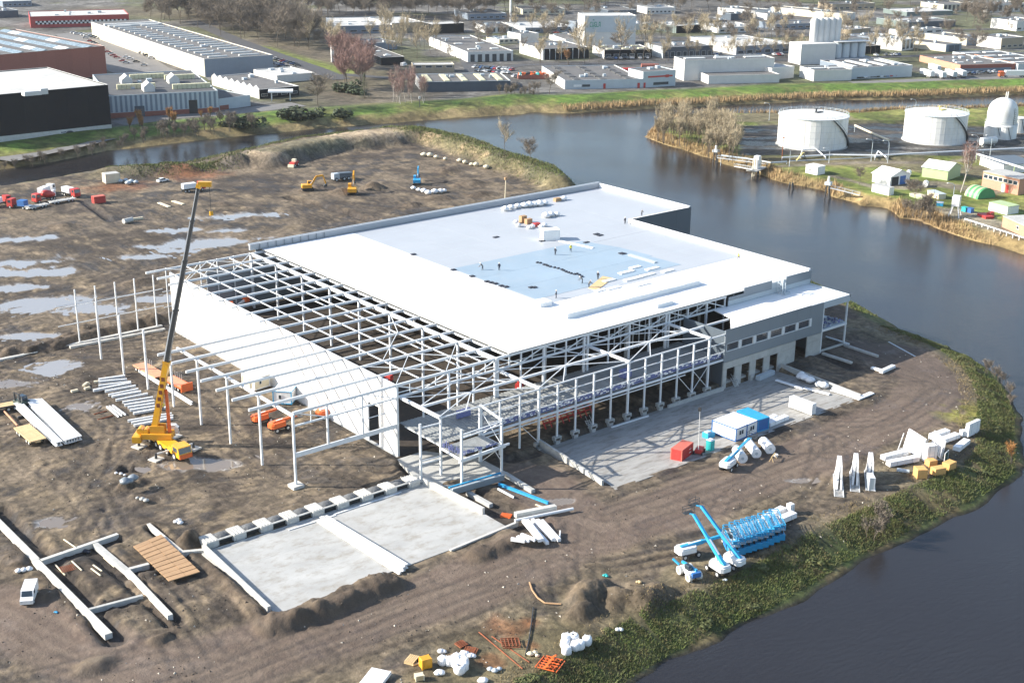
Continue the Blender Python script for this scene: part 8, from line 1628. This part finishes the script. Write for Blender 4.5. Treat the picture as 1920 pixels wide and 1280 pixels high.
tree(on(993, 312), 'broad', 'round bare tree on the end of the grassy berm', .55); tree(on(946, 292), 'street', 'pale small bare tree at the far shore of the site', .6); tree(ton(1801, 361), 'birch', 'tall white stemmed birch beside arched green shelter', 1.2); tree(ton(1611, 346), 'broad', 'small bare fruit tree on the grass by the white hut', .4); tree(ton(1718, 385), 'broad', 'bare tree in front of pale rubble container', .55); tree(ton(1727, 405), 'broad', 'bushy bare tree at the water edge by the boat trailer', .45)
for (px, py) in ((1700, 402), (1712, 407), (1722, 410), (1735, 410), (1744, 414)): tree(ton(px, py-3), 'scrub', 'grey brown shrub in the clump at the waterside', 1.1, 'shrubs at the waterside clump', 'shrub', 'shrub')
scatter([(1222, 262), (1232, 236), (1270, 226), (1320, 230), (1378, 250), (1384, 290), (1365, 304), (1330, 292), (1285, 278), (1240, 265)], 46, 'willow', 'tan many stemmed willow in the thicket on the river tip', 'willows on the river tip', .95, 3.6, -.5, name='willow_shrub', cat='shrub')
for i, (px, py) in enumerate(((242, 246), (258, 243), (266, 238), (322, 240), (318, 232), (330, 236), (380, 226), (395, 222), (270, 246))): tree(at(px, py), 'orange', 'orange twigged willow on the bank below the striped hall', .9 if i < 6 else .7, 'orange willows below the striped hall', 'willow', 'shrub')
scatter([(235, 262), (300, 248), (400, 236), (480, 228), (480, 244), (400, 254), (300, 268), (240, 276)], 26, 'scrub', 'brown bank shrub along the canal below striped hall', 'brown bank shrubs', 1.0, 4, 0.5, name='shrub', cat='shrub'); scatter([(0, 318), (120, 292), (240, 266), (240, 280), (120, 302), (0, 326)], 18, 'scrub', 'low dark shrub on the canal bank before the black warehouse', 'low shrubs before the black warehouse', .7, 5, .2, name='shrub', cat='shrub')
scatter([(930, 176), (1010, 174), (1010, 184), (940, 186)], 9, 'scrub', 'reddish scrub beside the end of slate blue shed', 'scrub at the end of slate blue shed', 1.0, 4, 0, name='shrub', cat='shrub')
# clumps of evergreen scrub made of leaf sized faces
def bush_mesh(seed, r_, n, h=.8):
    r = random.Random(seed); b = MB(); lob = [(Vector((r.gauss(0, .45), r.gauss(0, .45), r.uniform(.25, .7)*h))*r_, r.uniform(.35, .7)*r_) for _ in range(7)]
    for i in range(n):
        c, s = r.choice(lob); d = Vector((r.gauss(0, 1), r.gauss(0, 1), r.gauss(0, .9))).normalized(); p = c+d*s*r.uniform(.7, 1.08); p.z = max(p.z, .05); a = Vector((r.uniform(-1, 1), r.uniform(-1, 1), r.uniform(-.5, .5))).normalized()*.17*r_**.5; q = d.cross(a).normalized()*.11*r_**.5; b.add([p-a, p+q, p+a, p-q], [(0, 1, 2, 3)])
    return b
BV = [bush_mesh(i, 1.0, 420).mesh('foliage', M['leaf_dark']) for i in range(3)]; BS = [bush_mesh(9+i, 1.0, 420, .5).mesh('foliage', M['leaf_scrub']) for i in range(3)]
STEM = MB().tube((0, 0, -.4), (0, 0, .5), .06, .04, 5).mesh('stem', M['bark'])
def bush(p, s, label, group=None, set_=None, zs=.8):
    t = thing('bush', label, 'bush', p, rt.uniform(0, 6.28), group); t.scale = (s, s, s*zs); link('foliage', rt.choice(set_ or BV), t); link('stem', STEM, t)
for (px, py, s, lb) in ((440, 238, 5, 'dark evergreen bush on the canal bank, left'), (466, 236, 5.5, 'dark evergreen bush on the canal bank, middle one'), (560, 224, 7, 'dark evergreen bush by the lone tree'), (585, 222, 5, 'dark bush right under the lone bare tree'), (635, 220, 5, 'low dark bush further along the grass bank'), (650, 172, 6, 'dark bush left of birch group'), (668, 176, 5, 'dark bush beside the white trailer on the grass')): bush(at(px, py), s, lb)
p = at(684, 184); t = thing('fir_tree', 'single small dark fir tree near the birches', 'tree', p); t.scale = (1.3,)*3; MB().tube((0, 0, -.3), (0, 0, 9), .2, .04, 6).build('trunk', M['bark'], t); fb_ = MB(); rg = random.Random(2)
for i in range(900): z = rg.random()**1.3*9; a = rg.uniform(0, 6.28); r_ = (9.3-z)*.26*rg.uniform(.5, 1.1); c = Vector((r_*math.cos(a), r_*math.sin(a), z+.4)); o = Vector((math.cos(a), math.sin(a), -.3))*.35; s = Vector((-math.sin(a), math.cos(a), 0))*.14; fb_.add([c-s, c+s, c+o], [(0, 1, 2)])
fb_.build('crown', M['leaf_dark'], t)
# blades as one mesh: reeds along the water, rough grass and bramble on the site bank
def blades(name, pts, h0, h1, w, m, lean=.35, seed=1):
    r = np.random.default_rng(seed); n = len(pts); h = r.uniform(h0, h1, n); a = r.uniform(0, 6.283, n); l = r.uniform(0, lean, n)*h; b = r.uniform(0, 6.283, n)
    V = np.zeros((n, 3, 3), np.float32); s = np.stack([np.cos(a), np.sin(a), np.zeros(n)], 1)*(w*r.uniform(.6, 1.3, n))[:, None]
    V[:, 0] = pts-s; V[:, 1] = pts+s; V[:, 2] = pts+np.stack([np.cos(b)*l, np.sin(b)*l, h], 1)
    me = bpy.data.meshes.new(name); me.vertices.add(3*n); me.vertices.foreach_set('co', V.ravel()); me.loops.add(3*n); me.loops.foreach_set('vertex_index', np.arange(3*n, dtype=np.int32)); me.polygons.add(n); me.polygons.foreach_set('loop_start', np.arange(0, 3*n, 3, dtype=np.int32)); me.polygons.foreach_set('loop_total', np.full(n, 3, np.int32)); me.update(); me.materials.append(m)
    o = bpy.data.objects.new(name, me); COL.objects.link(o); kind(o, 'stuff'); return o
def along(poly, n, d0, d1, seed, zf, clump=None):
    r = np.random.default_rng(seed); P = np.array(poly); seg = np.diff(P, axis=0); L = np.hypot(seg[:, 0], seg[:, 1]); i = r.choice(len(L), n, p=L/L.sum()); t = r.random(n)
    nrm = np.stack([-seg[:, 1], seg[:, 0]], 1)/L[:, None]; d = r.uniform(d0, d1, n); q = P[i]+seg[i]*t[:, None]+nrm[i]*d[:, None]
    if clump: keep = fbm(q[:, 0], q[:, 1], clump, 3) > r.uniform(.3, .6, n); q = q[keep]
    return np.column_stack([q, [zf(x, y) for x, y in q]])
M['reed'] = mat('dry_reed', (.32, .225, .115), .95, .3, .12, dirt=(.17, .12, .07), damt=.7); M['grass_rough'] = mat('rough_grass', (.090, .115, .030), .9, .5, .16, dirt=(.125, .085, .042), damt=1.0); M['grass_fresh'] = mat('fresh_grass', (.085, .125, .022), .9, .4, .1, dirt=(.19, .18, .06), damt=.6)
M['grass_dry'] = mat('dry_grass', (.22, .17, .085), .95, .3, .3, dirt=(.10, .075, .04), damt=.8)
nb_ = [NORTH[i] for i in range(13, 24)]
def zn(x, y): return -1.6
blades('reed_bed', along(nb_, 15000, 0, 8, 5, zn), 1.6, 3.0, .22, M['reed'], .3)
tl = TANKL[4:25]; blades('reed_bed', along(tl, 9000, -.5, -4, 6, tz, 9) if False else along(tl, 9000, -.5, 4, 6, tz, 9), 1.2, 2.6, .16, M['reed'], .3, 2)
blades('reed_bed', along(TANKL[:5], 3500, 0, 4, 8, tz), 1.2, 2.4, .18, M['reed'], .3, 3)
sb = SITE[-1:]+SITE[:21]
blades('bank_grass', along(sb, 90000, .2, 8.2, 11, gz, 6), .12, .48, .075, M['grass_rough'], 1.2, 4); blades('bramble_bed', along(sb, 36000, .5, 7.5, 14, gz, 4), .15, .6, .09, M['leaf_scrub'], 1.4, 8); blades('dry_grass', along(sb, 26000, 2, 11.5, 12, gz, 4), .12, .4, .06, M['grass_dry'], 1.0, 5); blades('bank_grass', along(SITE[21:44], 16000, .2, 7, 13, gz, 9), .3, .9, .13, M['grass_rough'], .7, 6)
r = np.random.default_rng(15); q = along(sb, 420, 1.5, 8.5, 16, gz, 8)
for i, (x, y, z) in enumerate(q[:60]): bush(Vector((x, y, z-.15)), float(r.uniform(.5, 1.4)), 'low bramble clump in the tangle along the near river bank', 'bramble clumps on the near river bank', BS, .6)
for (px, py) in ((1655, 1000), (1632, 1010), (1650, 985)): tree(on(px, py), 'scrub', 'russet bare shrub on the near bank by the grey gully', .8, 'russet shrubs by the gully', 'shrub', 'shrub')
tree(on(1898, 872), 'orange', 'yellowish willow shrub at the corner of the near bank', .55, None, 'willow', 'shrub')
for (px, py) in ((1895, 760), (1890, 745), (1880, 720), (1870, 715), (1850, 700)): tree(on(px, py), 'scrub', 'dark brown shrub on the right shoulder of the bank', .6, 'shrubs on the right shoulder', 'shrub', 'shrub')
gp = np.random.default_rng(31); pts = []
for l, w, n in ((BERM[1][0], 9, 7000), ([(260, 325), (340, 318), (440, 305)], 10, 5000)):
    P = np.array([tuple(at(*p)[:2]) for p in l]); i = gp.integers(0, len(P)-1, n); t = gp.random(n)[:, None]; c = P[i]*(1-t)+P[i+1]*t+gp.normal(0, w*.45, (n, 2)); pts.append(c)
c = np.concatenate(pts); blades('berm_grass', np.column_stack([c, [gz(x, y) for x, y in c]]), .3, .9, .14, M['grass_rough'], .7, 7)
# loose clods and rubble strewn over the churned ground: geometry too small to pick apart
def clods(name, n, seed, m, s0, s1, test):
    r = np.random.default_rng(seed); x = r.uniform(-105, 130, n*3); y = r.uniform(-74, 115, n*3); k = test(x, y, r); x, y = x[k][:n], y[k][:n]; b = MB()
    for i in range(len(x)):
        s = r.uniform(s0, s1); z = gz(x[i], y[i]); a = r.uniform(0, 6.28); v = [(x[i]+s*math.cos(a+j*2.1)*r.uniform(.7, 1.3), y[i]+s*math.sin(a+j*2.1)*r.uniform(.7, 1.3), z-.05) for j in range(3)]+[(x[i]+r.uniform(-.3, .3)*s, y[i]+r.uniform(-.3, .3)*s, z+s*r.uniform(.4, .9))]; b.add(v, [(0, 1, 3), (1, 2, 3), (2, 0, 3)])
    kind(b.build(name, m), 'stuff')
def free(x, y, r):
    return ~(((x > -1) & (x < 123) & (y > -38)) | ((x > -48) & (x < 0) & (y > -37) & (y < -9))) & (fbm(x, y, 9, 4) > r.uniform(.42, .62, len(x)))
clods('soil_clods', 5000, 3, mat('clod_soil', (.085, .066, .05), .95, .4, .3), .08, .30, free); clods('pale_rubble', 900, 4, mat('rubble', (.36, .33, .28), .9, .3, .5), .10, .32, free)

# woods that read as one mass: the same trees merged, behind and between the single ones
def merge(name, poly, n, keys, s0, s1, seed):
    r = np.random.default_rng(seed); P = [at(*p) for p in poly]; X_ = [p.x for p in P]; Y_ = [p.y for p in P]; L = []
    while len(L) < n:
        x = r.uniform(min(X_), max(X_), 200); y = r.uniform(min(Y_), max(Y_), 200); k = sdist(x, y, [(p.x, p.y) for p in P]) > 0; L += list(zip(x[k], y[k]))
    vs, fs, ofs, cnt = [], [], 0, []
    for x, y in L[:n]:
        for me in (TV[keys[int(r.integers(len(keys)))]][0][1],):
            v = np.empty(len(me.vertices)*3, np.float32); me.vertices.foreach_get('co', v); v = v.reshape(-1, 3); a = r.uniform(0, 6.28); s = r.uniform(s0, s1); c_, q = math.cos(a), math.sin(a)
            vs.append(np.column_stack([(v[:, 0]*c_-v[:, 1]*q)*s+x, (v[:, 0]*q+v[:, 1]*c_)*s+y, v[:, 2]*s])); f = np.arange(len(v), dtype=np.int32)+ofs; fs.append(f); ofs += len(v)
    V = np.concatenate(vs).astype(np.float32); F_ = np.concatenate(fs); me = bpy.data.meshes.new(name); me.vertices.add(len(V)); me.vertices.foreach_set('co', V.ravel()); me.loops.add(len(F_)); me.loops.foreach_set('vertex_index', F_); k = len(F_)//5; me.polygons.add(k); me.polygons.foreach_set('loop_start', np.arange(0, 5*k, 5, dtype=np.int32)); me.polygons.foreach_set('loop_total', np.full(k, 5, np.int32)); me.update(); me.materials.append(M['twig'])
    o = bpy.data.objects.new(name, me); COL.objects.link(o); kind(o, 'stuff')
merge('woodland', [(262, 36), (330, 26), (470, 28), (540, 55), (605, 92), (590, 110), (520, 92), (420, 70), (350, 54)], 120, ['wood', 'broad'], .6, 1.1, 1)
merge('woodland', [(200, 14), (700, 12), (1100, 6), (1920, 0), (1920, -14), (200, -6)], 190, ['wood', 'broad'], .8, 1.2, 2)
merge('woodland', [(600, 22), (960, 20), (960, 34), (700, 44), (600, 40)], 80, ['wood', 'broad'], .7, 1.0, 3)
merge('garden_trees', [(860, 20), (1920, 8), (1920, 100), (1500, 116), (1000, 120), (840, 130)], 130, ['street', 'broad', 'wood'], .4, .8, 4)
# ================================================================ AIR
hz = MB().box(-680, -680, -6.5, 2400, 2400, 106.5).build('haze', bpy.data.materials.new('haze_air')); kind(hz, 'stuff')
m = hz.data.materials[0]; m.use_nodes = True; nt = m.node_tree; nt.nodes.remove(nt.nodes['Principled BSDF']); pv = nd(nt, 'ShaderNodeVolumePrincipled'); pv.inputs['Color'].default_value = (.86, .90, .95, 1); pv.inputs['Density'].default_value = .00004; pv.inputs['Anisotropy'].default_value = .2
nt.links.new(pv.outputs[0], nt.nodes['Material Output'].inputs['Volume'])
